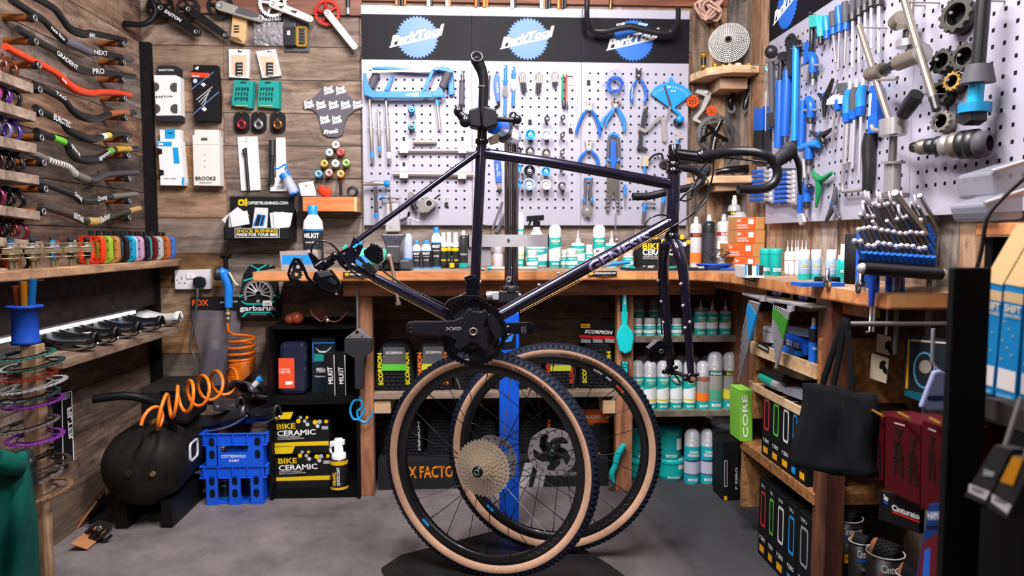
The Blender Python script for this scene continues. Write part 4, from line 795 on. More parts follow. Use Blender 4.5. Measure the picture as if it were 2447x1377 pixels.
for i,(x,y,w_,col,c2,n_)in enumerate(cr):
 zc=YP(ps.y).pt(128,y).z
 t=thing('chainring','%s chainring, %s from top of the stack on wooden post'%(n_,['first','second','third','fourth','fifth','sixth','seventh','eighth','ninth','tenth','eleventh','twelfth'][i]),'chainring',(ps.x+.018,ps.y,zc),'chainrings threaded on the post')
 ax=V((rng.uniform(-.12,.12)-.03,-.10,1)); R=w_/900.*1.0+.014
 cc=V((ps.x+.014+(.006 if i%2 else-.012),ps.y-.01,zc))
 mb=MB(); mb.gear(cc,ax,34,R+.004,R,R-.008,.004,M(col,.22,.9)); mb.build('toothed_ring',t)
 mb=MB()
 n_ax=ax.normalized(); e1=V((1,0,0))-n_ax*n_ax.x; e1.normalize(); e2=n_ax.cross(e1)
 for q in range(5):
  a=2*pi*q/5+.3; e=e1*cos(a)+e2*sin(a); f_=e2*cos(a)-e1*sin(a)
  mb.obox(cc+e*(R*.78),e*R*.2,f_*.006,n_ax*.0018,M(c2,.3,.85))
 mb.ring(Pl(cc,e1,e2),circ(0,0,R*.62,20),circ(0,0,.046 if R>.055 else R*.5,20),.0018,-.0018,M(c2,.3,.85),px=False); mb.build('spider',t)
q=LW
t=thing('boxed_mudguard','tall narrow black fork box lettered DEITY leaning on left wall','box',LW.pt(158,1060,.03))
mb=MB(); mb.plate(LW,[(146,940),(171,932),(176,1100),(150,1110)],.03,.002,M('17171a',.5)); mb.build('carton',t)
mb=MB()
for a,c in(((147,941),(150,1108)),((170,933),(175,1099))):mb.face(LW,[a,(a[0]+2,a[1]),(c[0]+2,c[1]),c],.0305,WHT)
mb.face(LW,[(147,941),(171,933),(171,936),(147,944)],.0306,WHT); mb.text('DEITY',LW,(151,957),(168,951),7,WHT,.0307,True,.02); mb.text('FILTER',LW,(170,972),(174,1050),-17,WHT,.0307,True,.04); mb.build('print',t)
TC_=M('03473d',.9,nz=.25,ns=18)
mb=MB(); fx=LW.pt(45,1240,.33); n,m_=14,18; vs=[]
for i in range(n+1):
 for j in range(m_+1):
  u_=i/n; v_=j/m_; px=-60+(150-25*(1-v_)+10*sin(v_*3))*u_; py=1100+(330)*v_+22*sin(u_*5)*(1-v_)
  d=.34+.025*sin(u_*9+v_*2)*(.4+v_*.6)+.02*sin(v_*5)
  vs.append(LW.pt(px,py,d))
fs=[[i*(m_+1)+j,i*(m_+1)+j+1,(i+1)*(m_+1)+j+1,(i+1)*(m_+1)+j]for i in range(n)for j in range(m_)]
mb.add(vs,fs,TC_,True); mb.tube(spl([LW.pt(-10,1098,.36),LW.pt(18,1108,.37),LW.pt(40,1118,.37),LW.pt(44,1130,.36)],5),[.02,.024,.018,.008],TC_,10)
single(mb,'teal_cloth','teal cloth hanging in folds at lower left corner','cloth',solid=.006)
mb=MB(); mb.tube(spl([LW.pt(60,1085,.3),LW.pt(66,1120,.33),LW.pt(72,1160,.33)],4),.018,M('131315',.4),10); mb.ball(LW.pt(66,1110,.33),.022,M('151518',.35,.3),10); mb.obox(LW.pt(50,1135,.33),(.012,0,0),(0,.03,0),(0,0,.006),M('1a1a1d',.4)); single(mb,'cloth_clip','black plastic clip holding up the teal cloth','clip')
CB=M('a5724a',.85)
t=thing('pedal_pack','open cardboard pack with black strapped pedal lying on the floor at left','pedal pack',FL.pt(215,1290))
a=FL.pt(178,1312,.01); b_=FL.pt(206,1314,.008); c=FL.pt(262,1258,.02); d_=FL.pt(250,1252,.03); e_=FL.pt(190,1290,.05)
mb=MB(); mb.add([FL.pt(167,1300,.03),FL.pt(208,1314,.005),FL.pt(263,1268,.01),FL.pt(236,1248,.05)],[[0,1,2,3]],CB); mb.build('front_card',t,solid=.003)
pA=FL.pt(178,1262,.0); yq=pA.y
mb=MB(); mb.add([YP(yq).pt(176,1266),YP(yq-.02).pt(180,1270),YP(yq+.05).pt(254,1168),YP(yq+.12).pt(248,1180)],[[0,1,2,3]],CB); mb.build('back_card',t,solid=.003)
mb=MB(); mb.tube(spl([YP(yq).pt(232,1195),YP(yq).pt(262,1205),YP(yq).pt(268,1228),YP(yq).pt(252,1238),YP(yq).pt(225,1244),YP(yq).pt(214,1250)],5),.006,M('141416',.45),8,flat=.35); mb.tube(spl([YP(yq).pt(212,1252),YP(yq).pt(236,1240),YP(yq).pt(262,1240),YP(yq).pt(258,1250),YP(yq).pt(230,1254)],5),.006,M('141416',.45),8,flat=.35); mb.build('strap',t)
ya=yq-.14
mb=MB(); A=YP(ya)
mb.ring(A,[(190,1300),(192,1280),(226,1250),(262,1258),(258,1276),(214,1306)],[(198,1297),(200,1282),(228,1258),(252,1263),(250,1272),(214,1297)],.008,-.02,M('19191b',.4)); mb.tube([A.pt(205,1298),A.pt(245,1262)],.011,M('151517',.35,.3),10); mb.ball(A.pt(240,1262),.014,M('6a6a6e',.3,.8),10); mb.tube([A.pt(214,1306),A.pt(240,1302),A.pt(266,1280)],.006,M('19191b',.4),8); mb.build('pedal',t,bevel=.002)
def CR(ox,oy,s):
 def f(*a):
  if len(a)==2:return(ox+a[0]/s,oy+a[1]/s)
  return[(ox+x/s,oy+y/s)for x,y in a[0]]
 return f
Q=CR(340,0,3.826); Q2=CR(340,300,3.826); Q3=CR(380,600,3.826); Q4=CR(260,880,3.823)
def base(pl,pts,d=.01):
 q=[pl.pt(x,y,d)for x,y in pts]; c=sum(q,V())/len(q); c.z=min(p.z for p in q); return c
def card(name,label,cat,pts,d1,col,group=None,d0=.002,pl=BW,part='card',bevel=0,side=None):
 t=thing(name,label,cat,base(pl,pts),group); mb=MB(); mb.plate(pl,pts,d1,d0,col if not isinstance(col,str)else M(col,.55),side=side); mb.build(part,t,bevel=bevel); return t
def prints(t,pl,d,faces=(),texts=(),name='print'):
 """printed patches and lettering lying on one face"""
 mb=MB()
 for i,(pts,col)in enumerate(faces):mb.face(pl,pts,d+.0004+.0002*i,M(col,.5)if isinstance(col,str)else col)
 for s_,a,c,h,col in texts:mb.text(s_,pl,a,c,h,M(col,.5),d+.0012+.0002*len(faces),True,.02)
 return mb.build(name,FIRST.get(t.name,t))
HK=[]
def crank(lab,pl,c,e,d,ringcol,R,armcol,w1=11,w2=8,n=32,metal=.3,armmetal=.5):
 t=thing('crankset',lab,'crankset',pl.pt(c[0],c[1],d),'cranksets hung along the top of back wall')
 if ringcol:
  mb=MB(); o=pl.pt(c[0],c[1],d-.02); R_=pl.m(c[0],c[1],R,d); mb.gear(o,pl.n,n,R_+.004,R_-.001,R_*.8,.004,M(ringcol,.35,metal))
  for i in range(5):
   a=2*pi*i/5+.5; ee=pl.u*cos(a)+pl.v*sin(a); mb.tube([o+ee*.012,o+ee*R_*.83],[.009,.005],M(ringcol,.35,metal),8)
  mb.build('chainring',t)
 mb=MB(); ax=V((e[0]-c[0],e[1]-c[1],0)).normalized(); nx=V((-ax.y,ax.x,0))
 o=[];
 for(x,y),w_,s_ in((c,w1,-1),(e,w2,1)):
  for k_ in range(9):
   a=pi*k_/8-pi/2; v_=ax*(cos(a)*s_)*w_+nx*(sin(a)*s_)*w_; o.append((x+v_.x,y+v_.y))
 mb.plate(pl,o,d+.012,d-.008,M(armcol,.35,armmetal)); mb.build('crank_arm',t,bevel=.003)
 mb=MB();
 for(x,y),r in((c,w1*.55),(e,w2*.5)):mb.lathe([(pl.m(x,y,r,d),.0005),(pl.m(x,y,r,d)*.55,.001),(pl.m(x,y,r,d)*.5,-.003),(0,-.003)],pl.pt(x,y,d+.0125),pl.n,M('a9a9ae',.3,.9),16)
 mb.build('axle_holes',t); HK.append((t,pl)); return t
t=crank('black crank lettered EASTON with toothed ring at top left of back wall',BW,Q(165,70),Q(490,290),.05,'141417',33,'1c1c1f',11,10)
mb=MB(); mb.text('EASTON',BW,Q(200,110),Q(345,200),8,WHT,.0635,True,.02,.1); mb.build('lettering',t)
crank('dark crank pair with silver axle, second from left at top of back wall',BW,Q(420,80),Q(755,320),.05,'2a2a2e',28,'232327',10,8)
t=crank('silver and grey two-tone crank with black ring at top of back wall',BW,Q(712,50),Q(1075,165),.05,'232326',30,'b9b4b0',12,9)
mb=MB(); mb.plate(BW,[Q(880,62),Q(940,75),Q(1060,115),Q(1075,160),Q(1000,160),Q(840,115)],.0628,.0618,M('6a6468',.4,.5)); mb.build('grey_section',t)
t=crank('white openwork crank with white chainring at top of back wall',BW,Q(1190,30),Q(1530,170),.06,'dcdcde',33,'dedddc',10,8,armmetal=.2,metal=.1)
mb=MB(); mb.plate(BW,Q([(1235,55),(1300,50),(1270,82)]),.0725,.0715,M('4a3026',.7)); mb.plate(BW,Q([(1350,90),(1420,100),(1400,125),(1365,110)]),.0725,.0715,M('4a3026',.7)); mb.build('cutouts',t)
crank('silver crank with red chainring hanging at right of packets',BW,Q(1690,115),Q(1938,425),.05,'b8241f',31,'b9b4b2',9,8,n=30,metal=.4)
t=thing('drop_handlebar','black drop handlebar end curving out at top left corner','handlebar',BW.pt(*Q(60,200),.1)); HK.append((t,BW)); mb=MB(); mb.tube(spl([BW.pt(*Q(60,-40),.10),BW.pt(*Q(110,60),.10),BW.pt(*Q(115,130),.10),BW.pt(*Q(60,200),.11),BW.pt(*Q(-30,225),.14),BW.pt(*Q(-165,215),.2)],6),.012,M('161518',.45),12)
mb.build('bar',t)
t=card('brake_pad_card','stack of beige cards with small black pads below silver crank','packet',Q([(825,140),(935,128),(955,160),(945,360),(925,400),(815,370),(810,350)]),.03,'c9a67c')
prints(t,BW,.03,[(Q([(845,150),(870,140),(905,140),(900,152)]),'1c1714')]+[(Q(rect(835,232+i*26,885,246+i*26)),'1d1a1a')for i in range(3)]+[(Q([(812,330),(880,345),(925,390),(815,370)]),'6e5638')])
t=thing('parts_bag','clear plastic bag of small parts with BURGTEC header card','bag',base(BW,Q([(1025,400),(1290,400)])))
mb=MB(); mb.plate(BW,Q([(1030,150),(1245,138),(1280,160),(1270,190),(1030,200)]),.03,.004,M('2a282c',.5)); mb.build('header_card',t); prints(t,BW,.03,[(Q(rect(1036,170,1058,195)),'e0c02a')],[('BURGTEC',Q(1060,195),Q(1265,182),6,'e4e4e6')])
mb=MB(); vs=[]; n=12
for i in range(n+1):
 for j in range(n+1):vs.append(BW.P(*BW.uv(*Q(1022+(265)*i/n,200+215*j/n),.03),.03+.022*sin(pi*i/n)*sin(pi*j/n)+rng.uniform(-.007,.007)))
mb.add(vs,[[i*(n+1)+j,i*(n+1)+j+1,(i+1)*(n+1)+j+1,(i+1)*(n+1)+j]for i in range(n)for j in range(n)],M('cfcdd4',.1,.35,alpha=.55)); mb.build('plastic',t)
mb=MB()
for i in range(12):mb.cyl(BW.pt(*Q(1050+rng.uniform(0,170),300+rng.uniform(0,90)),.012),BW.pt(*Q(1050+rng.uniform(0,190),310+rng.uniform(0,90)),.012),.004,M('26262c',.3,.6),6)
mb.build('small_parts',t)
t=card('multitool_card','grey card with black flask and gold multitool, beside the plastic bag','packet',Q([(1285,140),(1520,150),(1525,470),(1300,470)]),.012,'57545a',part='card')
mb=MB(); mb.plate(BW,Q(rrect(1298,205,1400,415,14)),.045,.012,M('2b2a2f',.5)); mb.plate(BW,Q(rect(1298,205,1400,250)),.046,.02,M('3c3b42',.4)); mb.plate(BW,Q(rrect(1322,278,1352,322,8)),.0462,.04,WHT); mb.build('flask',t,bevel=.004)
mb=MB(); mb.ring(BW,Q(rrect(1408,240,1505,425,18)),Q(rrect(1422,258,1490,405,10)),.03,.012,M('b8902a',.3,.8)); mb.plate(BW,Q(rect(1424,260,1488,402)),.024,.012,M('6a665f',.3,.9));
for i in range(5):mb.cyl(BW.pt(*Q(1430,275+i*28),.028),BW.pt(*Q(1484,280+i*28),.028),.003,CHR,6)
mb.build('multitool',t)
for i,(o,lab)in enumerate((([(790,448),(980,452),(972,715),(795,705)],'clear clamshell of small black clips, upper left of two'),([(1040,470),(1215,450),(1268,690),(1098,712)],'clear clamshell of small black clips, tilted, upper right of two'))):
 t=card('clip_packet',lab,'packet',Q(o),.022,'d9d4d2','clamshell packets'); o2=[(o[0][0]*.88+o[2][0]*.12,o[0][1]*.8+o[2][1]*.2),(o[1][0]*.88+o[3][0]*.12,o[1][1]*.8+o[3][1]*.2),(o[2][0]*.9+o[0][0]*.1,o[2][1]*.93+o[0][1]*.07),(o[3][0]*.9+o[1][0]*.1,o[3][1]*.93+o[1][1]*.07)]
 cx_=sum(p[0]for p in o)/4;
 prints(t,BW,.022,[(Q(o2),'d3b39c'),(Q([(cx_-14,465+5*i),(cx_-2,452+5*i),(cx_+2,466+5*i),(cx_+30,468+5*i),(cx_+28,480),(cx_-10,478)]),'201c1c')])
 mb=MB()
 for q in range(4):mb.plate(BW,Q(rect(cx_-32+i*8,570+q*30,cx_+30+i*8,592+q*30)),.032,.022,M('1b1a1c',.4)); mb.plate(BW,Q(rect(cx_-16+i*8,590+q*30,cx_+26+i*8,598+q*30)),.031,.022,WHT)
 mb.build('clips',t)
for i,(o,lab)in enumerate((([(840,730),(1020,742),(1000,990),(815,962)],'teal card packet with cut-out web pattern, left of two'),([(1065,735),(1250,742),(1248,992),(1055,978)],'teal card packet with cut-out web pattern, right of two'))):
 o3=[(x+18,y+8)for x,y in o]
 t=card('brake_pad_pack',lab,'packet',Q(o),.03,'1f8f88','teal packets',d0=.016); mb=MB(); mb.plate(BW,Q(o3),.014,.003,M('17756f',.6)); mb.build('rear_card',t)
 x0=o[0][0]; fs_=[(Q([(x0+50,755),(x0+75,745),(x0+110,748),(x0+112,762),(x0+60,765)]),'123c3a')]
 for a in range(5):
  for b_ in range(3):
   X=x0+12+a*26-b_*4; Y=798+b_*45; fs_.append((Q([(X,Y),(X+19-(b_%2)*6,Y+3),(X+16,Y+36-(a%2)*12),(X+3,Y+30)]),'143331'))
 fs_.append((Q(rect(x0+8,962,x0+125,972)),'b79a4a')); prints(t,BW,.03,fs_)
for i,(cx_,col,nm_)in enumerate(((905,'a8323f','red'),(1060,'9fa3a3','silver'),(1235,'8a5a34','bronze'))):
 o=rrect(cx_-68,1020,cx_+72,1215,52); t=card('bell_card','black rounded card with %s looped clamp'%nm_,'packet',Q(o),.012,'1d1c20','bells on black cards')
 mb=MB(); c=BW.pt(*Q(cx_+2,1140),.03); mb.torus(c,BW.n,.0155,.0065,M(col,.25,.8),22,8); mb.plate(BW,Q([(cx_-12,1095),(cx_+2,1078),(cx_+14,1095),(cx_+2,1112)]),.04,.02,M(col,.25,.8)); mb.cyl(c,c-BW.n*.01,.012,M('101012',.4),14); mb.build('clamp',t)
 mb=MB(); mb.cyl(BW.pt(*Q(cx_,1032),.012),BW.pt(*Q(cx_,1032),.03),.003,GOLD,8); mb.build('hook',t)
t=card('bar_tape_box','white box with four cut-out circles lettered EASTON','box',Q([(105,688),(305,688),(345,705),(350,1055),(128,1058)]),.05,'e6e4e4',bevel=.001)
mb=MB(); mb.plate(BW,Q([(135,600),(305,600),(335,620),(335,690),(135,690)]),.045,.003,M('2a2a2e',.5)); mb.plate(BW,Q([(125,1055),(350,1050),(355,1110),(140,1105)]),.049,.003,M('2a2a2e',.5)); mb.build('grey_ends',t)
fs_=[]
for cx_,cy_,a0,a1 in((112,795,-90,90),(295,800,60,300),(122,995,-90,90),(300,995,60,300)):fs_.append((Q([(cx_+44*cos(rad(a0+(a1-a0)*k_/14)),cy_+44*sin(rad(a0+(a1-a0)*k_/14)))for k_ in range(15)]),'4a4a4c'))
prints(t,BW,.05,fs_,[('EASTON',Q(125,893),Q(278,888),4.2,'151518'),('EASTON',Q(152,650),Q(285,650),4.5,'f0f0f0')])
t=card('bar_tape_box','black box with diagonal stripes and orange BAR band','box',Q([(445,650),(680,640),(700,870),(695,1105),(480,1105)]),.05,'17171a',bevel=.001)
mb=MB(); mb.plate(BW,Q([(465,592),(685,598),(685,650),(468,650)]),.04,.003,M('161618',.5)); mb.build('hang_tab',t)
prints(t,BW,.05,[(Q([(443,660),(612,668),(612,710),(443,708)]),'d8431f'),(Q(circ(484,740,20,14)),'b9c4dc'),(Q([(448,815),(650,655),(655,660),(452,820)]),'6a86c0'),(Q([(470,1035),(695,838),(698,846),(474,1042)]),'6a86c0')]+[(Q([(492+i*22,910+i*22-0),(640-i*18,790+i*32),(644-i*18,795+i*32),(496+i*22,915+i*22)]),'c9c9cc')for i in range(4)]+[(Q([(535,770),(560,755),(582,775),(560,795)]),'e9e9ea'),(Q([(540,995),(570,978),(592,1000),(568,1018)]),'e9e9ea'),(Q([(480,630),(500,607),(520,612),(505,640)]),'e9e9ea')],[('BAR',Q(460,703),Q(525,705),4.5,'f0f0f0')])
t=card('cable_box','white and blue box with notched left edge on back wall','box',Q2([(133,145),(350,140),(385,515),(380,548),(165,545),(165,460),(197,455),(197,410),(160,400),(150,270),(183,260),(180,215),(140,205)]),.05,'e9e8ea')
mb=MB(); mb.plate(BW,Q2([(160,40),(350,40),(350,142),(165,145)]),.035,.003,WHT); mb.build('hang_tab',t)
mb=MB(); mb.plate(BW,Q2([(132,208),(182,218),(184,258),(150,272)]),.044,.003,M('1c1c20',.5)); mb.plate(BW,Q2([(150,402),(197,412),(197,452),(163,462)]),.044,.003,M('1c1c20',.5)); mb.build('black_sides',t)
prints(t,BW,.05,[(Q2([(134,148),(270,148),(270,192),(140,192)]),'1f96d8'),(Q2([(277,200),(328,200),(342,350),(288,350)]),'1f96d8'),(Q2([(362,475),(384,470),(384,515),(378,545),(362,545)]),'1f96d8'),(Q2(rect(150,162,192,178)),'f0f0f2')],[('SHIFT CABLE',Q2(198,490),Q2(312,490),2.6,'55555a')])
prints(t,BW,.036,[(Q2([(205,35),(300,30),(298,120),(208,122)]),'1f96d8'),(Q2([(222,70),(262,62),(284,66),(262,76)]),'17171a')],name='tab_print')
t=card('grip_box','tall cream box lettered BROOKS ENGLAND','box',Q2([(458,88),(700,88),(712,552),(472,548)]),.055,'d9d6d0',bevel=.001)
mb=MB(); mb.plate(BW,Q2([(478,38),(698,40),(698,90),(478,90)]),.04,.003,M('d9d6d0',.55)); mb.build('hang_tab',t)
prints(t,BW,.0555,[(Q2(rect(537,112,595,138)),'4c4c50'),(Q2(rect(470,172,698,174)),'b5b2ac')]+[(Q2(circ(572,267+54*i,5,8)),'3a3a3e')for i in range(3)],[('BROOKS',Q2(487,500),Q2(672,500),9,'2c2c30'),('ENGLAND',Q2(525,528),Q2(635,528),3,'6a6a6c')])
t=card('pump_card','long white card carrying a slim black hand pump','packet',Q2([(870,105),(1050,100),(1080,590),(905,595)]),.012,'e8e6e8')
mb=MB(); mb.tube(tb(BW,.026,Q2([(942,205),(955,380),(972,590)])),[.0075,.0075,.008],M('19191b',.4),12); mb.tube(tb(BW,.03,Q2([(930,215),(940,260)])),.009,M('222226',.35,.4),10); mb.build('pump',t)
prints(t,BW,.012,[(Q2(rect(945,112,960,122)),'2a2a2c')],[('To',Q2(930,152),Q2(962,152),4,'55555a')])
t=card('pump_card','white card lettered ONE with black pump and mounting clip','packet',Q2([(1225,112),(1305,112),(1320,600),(1170,600),(1170,530),(1225,470)]),.012,'e8e6e8')
mb=MB(); mb.tube(tb(BW,.03,Q2([(1190,135),(1190,280)])),.0165,M('222126',.4),14); mb.tube(tb(BW,.03,Q2([(1190,280),(1182,400),(1185,530)])),.0125,M('151517',.35),12); mb.plate(BW,Q2([(1140,505),(1205,490),(1200,530),(1150,525)]),.03,.012,BLK); mb.build('pump',t)
prints(t,BW,.012,[],[('ONE',Q2(1228,590),Q2(1300,582),9,'1c2a2a')])
t=thing('syringe_bottle','small clear bottle with blue clip hung over the white pump card','bottle',BW.pt(*Q2(1360,620),.04))
mb=MB(); mb.tube(tb(BW,.045,Q2([(1310,460),(1395,620)])),[.021,.023],M('c9d3ea',.15,alpha=.5),16); mb.build('bottle',t); mb=MB(); mb.tube(tb(BW,.045,Q2([(1293,440),(1318,475)])),.025,M('1b78d8',.4),16); mb.tube(spl(tb(BW,.06,Q2([(1205,385),(1240,395),(1280,370),(1320,355),(1300,410)])),4),.004,M('1b78d8',.4),8); mb.tube(tb(BW,.045,Q2([(1390,612),(1398,628)])),.0235,M('1b78d8',.4),16); mb.build('blue_cap',t)
o=Q([(1650,800),(1720,790),(1815,790),(1870,860),(1920,900),(2000,930),(2000,990),(1940,1010),(1880,1060),(1850,1120),(1830,1230),(1780,1255),(1700,1252),(1655,1225),(1630,1140),(1600,1040),(1560,1005),(1470,985),(1468,935),(1550,905),(1600,860)])
t=card('mudguard','grey cut-out mudguard covered in white script lettering','mudguard',o,.012,'58555c',part='flap')
for x,y in((1660,830),(1770,830),(1480,960),(1590,965),(1705,965),(1815,965),(1925,960),(1625,1100),(1735,1100),(1660,1225)):
 w_=90 if y!=1225 else 150
 mb=MB(); mb.text('Frank',BW,Q(x,y),Q(x+w_*.9,y-14),9,WHT,.0135,True,.045,.3)
 mb.build('script_word',FIRST[t.name])
 if y<1200:mb=MB(); mb.text('Doodle',BW,Q(x+6,y+36),Q(x+w_,y+14),9,WHT,.0135,True,.045,.3); mb.build('script_word',FIRST[t.name])
for i,(x,y,col,n_)in enumerate(((1768,175,'dcdcdc','white'),(1710,245,'c9d2e0','pale silver'),(1810,240,'b03a3e','red'),(1662,345,'c0973f','gold'),(1765,345,'e6e4e2','white'),(1862,340,'7fae55','green'),(1610,440,'5aa0d0','blue'),(1705,430,'c88a80','rose'),(1812,440,'d8964a','orange'))):
 c=BW.pt(*Q2(x,y),.05); t=thing('end_plug','%s anodised cap on the wall, %s of the pyramid of nine'%(n_,['top','left of second row','right of second row','left of third row','middle of third row','right of third row','left of bottom row','middle of bottom row','right of bottom row'][i]),'cap',c-BW.n*.05,'anodised caps in a pyramid')  # each one is an anodised cap fixed to the wall
 mb=MB(); m_=M(col,.28,.5); mb.lathe([(.014,-.048),(.017,-.04),(.0145,-.03),(.0145,-.014),(.0175,-.01),(.0175,-.001),(.0165,0),(.006,.001),(.005,-.004),(0,-.004)],c,BW.n+V((.1,0,.12)),m_,18); mb.build('barrel',t)
 mb=MB(); mb.lathe([(0,.0012),(.0052,.0012)],c,BW.n+V((.1,0,.12)),M('1a3a30',.4),12); mb.build('bolt',t)
t=thing('display_box','black wall display box lettered OFFSETBUSHINGS.COM full of small bags','display box',BW.pt(*Q2(1080,1050),.05))
mb=MB(); mb.plate(BW,Q2([(802,650),(1385,650),(1385,960),(802,960)]),.012,.001,M('1a1b1c',.5)); mb.build('back_panel',t)
mb=MB(); a=BW.uv(*Q2(750,1045),.13); c=BW.uv(*Q2(1345,900),.13); B=.13
mb.plate(BW,[(a[0],a[1]),(c[0],a[1]),(c[0],BW.uv(*Q2(1345,938),.13)[1]),(a[0],BW.uv(*Q2(750,935),.13)[1])],B,B-.004,M('1a1b1c',.5),px=False)
zlo,zhi=a[1],BW.uv(*Q2(1345,938),.13)[1]
for x in(a[0],c[0]):mb.add([BW.P(x-.002,zlo,.004),BW.P(x-.002,zlo,B),BW.P(x-.002,zhi,B),BW.P(x-.002,zhi+.11,.004),BW.P(x+.002,zlo,.004),BW.P(x+.002,zlo,B),BW.P(x+.002,zhi,B),BW.P(x+.002,zhi+.11,.004)],[[0,1,2,3],[7,6,5,4],[0,4,5,1],[1,5,6,2],[2,6,7,3],[3,7,4,0]],M('1a1b1c',.5))
mb.plate(BW,[(a[0],zlo),(c[0],zlo),(c[0],zlo+.003),(a[0],zlo+.003)],B,.003,M('1a1b1c',.5),px=False); mb.build('tray',t)
prints(t,BW,.012,[(Q2([(878,680),(905,675),(935,680),(935,730),(905,735),(875,725)]),'d8b81e'),(Q2([(940,670),(958,670),(958,738),(940,738)]),'d8b81e'),(Q2(circ(905,706,14,12)),'1a1b1c')],[('OFFSETBUSHINGS.COM',Q2(962,722),Q2(1332,722),7,'e4e4e2')])
prints(t,BW,.13,[(Q2([(845,938),(1255,938),(1255,1025),(845,1025)]),'cfcfcf'),(Q2([(850,942),(1250,942),(1250,1020),(850,1020)]),'1a1b1c')],[('SHOCK BUSHINGS',Q2(862,978),Q2(1240,978),7.5,'e0bd20'),('MADE FOR YOUR BIKE',Q2(862,1010),Q2(1240,1010),6.5,'f0f0f0')],name='front_print')
for i,(o,col)in enumerate((([(725,860),(870,745),(975,820),(900,935),(790,930)],'dcdce0'),([(800,800),(960,780),(980,900),(820,930)],'e6e6ea'),([(1030,750),(1150,755),(1140,940),(1005,935)],'d9dade'),([(1165,800),(1290,790),(1340,860),(1340,940),(1180,940)],'dfe0e4'),([(1200,790),(1375,800),(1350,930),(1210,940)],'e8e8ec'))):
 mb=MB(); mb.plate(BW,Q2(o),.07+.012*i,.066+.012*i,M(col,.2,alpha=.9))
 if i==2:mb.face(BW,Q2([(1050,810),(1132,820),(1108,920),(1010,920)]),.0945,M('1f78d0',.4)); mb.face(BW,Q2([(1058,815),(1090,820),(1060,918),(1025,918)]),.0948,M('15161a',.4)); mb.face(BW,Q2([(1100,822),(1118,824),(1096,915),(1078,915)]),.0948,M('15161a',.4))
 single(mb,'bushing_bag',['small clear bag fanned at left of the display box','white bag standing behind the left bags of the display box','clear bag with blue and black bushings in middle of display box','clear bag at right of display box, front','clear bag at far right of display box'][i],'bag','bags in the display box')
P1=YP(D-.14)
t=thing('drawer_shelf','small orange wooden shelf box on back wall beside the tool boards','shelf',BW.pt(*Q2(1720,785),.14)); ORW=wood('orange_drawer',('a84a14','cf6f24','e09048'),(1,7,7),3,.45,.1)
a=P1.uv(*Q2(1470,785)); c=P1.uv(*Q2(1935,655));
mb=MB(); mb.box(a[0],c[0],D-.145,D-.13,a[1],c[1],ORW); mb.build('front',t,bevel=.002)
mb=MB(); mb.box(a[0],c[0],D-.13,D-.003,a[1],a[1]+.012,WDRK); mb.box(c[0],c[0]+.012,D-.14,D-.003,a[1],c[1],WPALE); mb.box(a[0]-.035,a[0],D-.14,D-.003,a[1]+.01,c[1]+.003,WDRK); mb.box(a[0],c[0],D-.128,D-.003,c[1]-.012,c[1]-.002,WPALE); mb.build('carcass',t)
mb=MB(); mb.box(a[0]-.012,a[0]+.0,D-.155,D-.147,P1.uv(*Q2(1440,945))[1],c[1]+.002,BLK); mb.build('hanging_strap',t)
zt_=c[1]-.001
sp=P1.pt(*Q2(1665,610)); mb=MB(); mb.lathe([(0,.01),(.012,.008),(.02,0),(.021,-.001),(.024,.0),(.026,.012),(.019,.014),(.017,.05),(.0,.05)],(sp.x,D-.08,zt_+.024),V((-.45,-1,.2)),M('d63a1c',.5),18); single(mb,'red_cup','small red plastic cup lying on the orange shelf','cup')
mb=MB(); mb.plate(YP(D-.06),Q2([(1428,530),(1560,508),(1590,640),(1455,642)]),.003,0,M('efefef',.6)); mb.face(YP(D-.06),Q2([(1485,550),(1500,540),(1515,552),(1500,565)]),.0035,M('d85a4a',.5)); single(mb,'white_card','small white card propped on the orange shelf','card')
t=thing('tape_roll','roll of dark tape standing on the orange shelf','tape',P1.pt(*Q2(1900,632)))
mb=MB(); c_=V((P1.pt(*Q2(1903,600)).x,D-.085,zt_+.0265)); mb.torus(c_,(0,1,0),.0195,.0068,M('17171b',.4),26,8,1.6); mb.build('roll',t); mb=MB(); mb.torus(c_,(0,1,0),.0125,.0015,M('6a5a7a',.5),20,6,5); mb.build('core',t)
mb=MB(); x_=P1.pt(*Q2(1780,600)).x; mb.box(x_-.03,x_+.03,D-.1,D-.05,zt_,zt_+.01,M('3a3a3e',.5)); mb.tube([(x_,D-.05,zt_+.008),(x_,D-.05,zt_+.075)],.007,M('222226',.5),10); single(mb,'clamp_tool','dark small clamp standing on the orange shelf between cup and tape','tool')
t=thing('wall_socket','white double wall socket under the pedal shelf','socket',BW.pt(*Q3(305,350),.02))
mb=MB(); mb.plate(BW,Q3([(140,175),(465,168),(468,350),(145,352)]),.03,.001,M('d6d0d6',.45)); mb.build('face_plate',t,bevel=.003)
mb=MB()
for x in(265,300):mb.plate(BW,Q3(rect(x-16,205,x+16,255)),.036,.03,M('e6e2e6',.4))
mb.build('rocker_switches',t,bevel=.002)
prints(t,BW,.03,[(Q3(rect(200,240,210,262)),'2a2a2c'),(Q3(rect(160,262,172,272)),'2a2a2c'),(Q3(rect(180,290,194,300)),'2a2a2c'),(Q3(rect(226,290,240,300)),'2a2a2c')],name='pin_holes')
t=thing('plug','black mains plug in the white socket with trailing grey cable','plug',BW.pt(*Q3(355,290),.03))
mb=MB(); mb.plate(BW,Q3([(305,250),(355,232),(405,250),(412,300),(390,335),(325,335),(302,300)]),.065,.031,M('19191c',.5)); mb.build('body',t,bevel=.006)
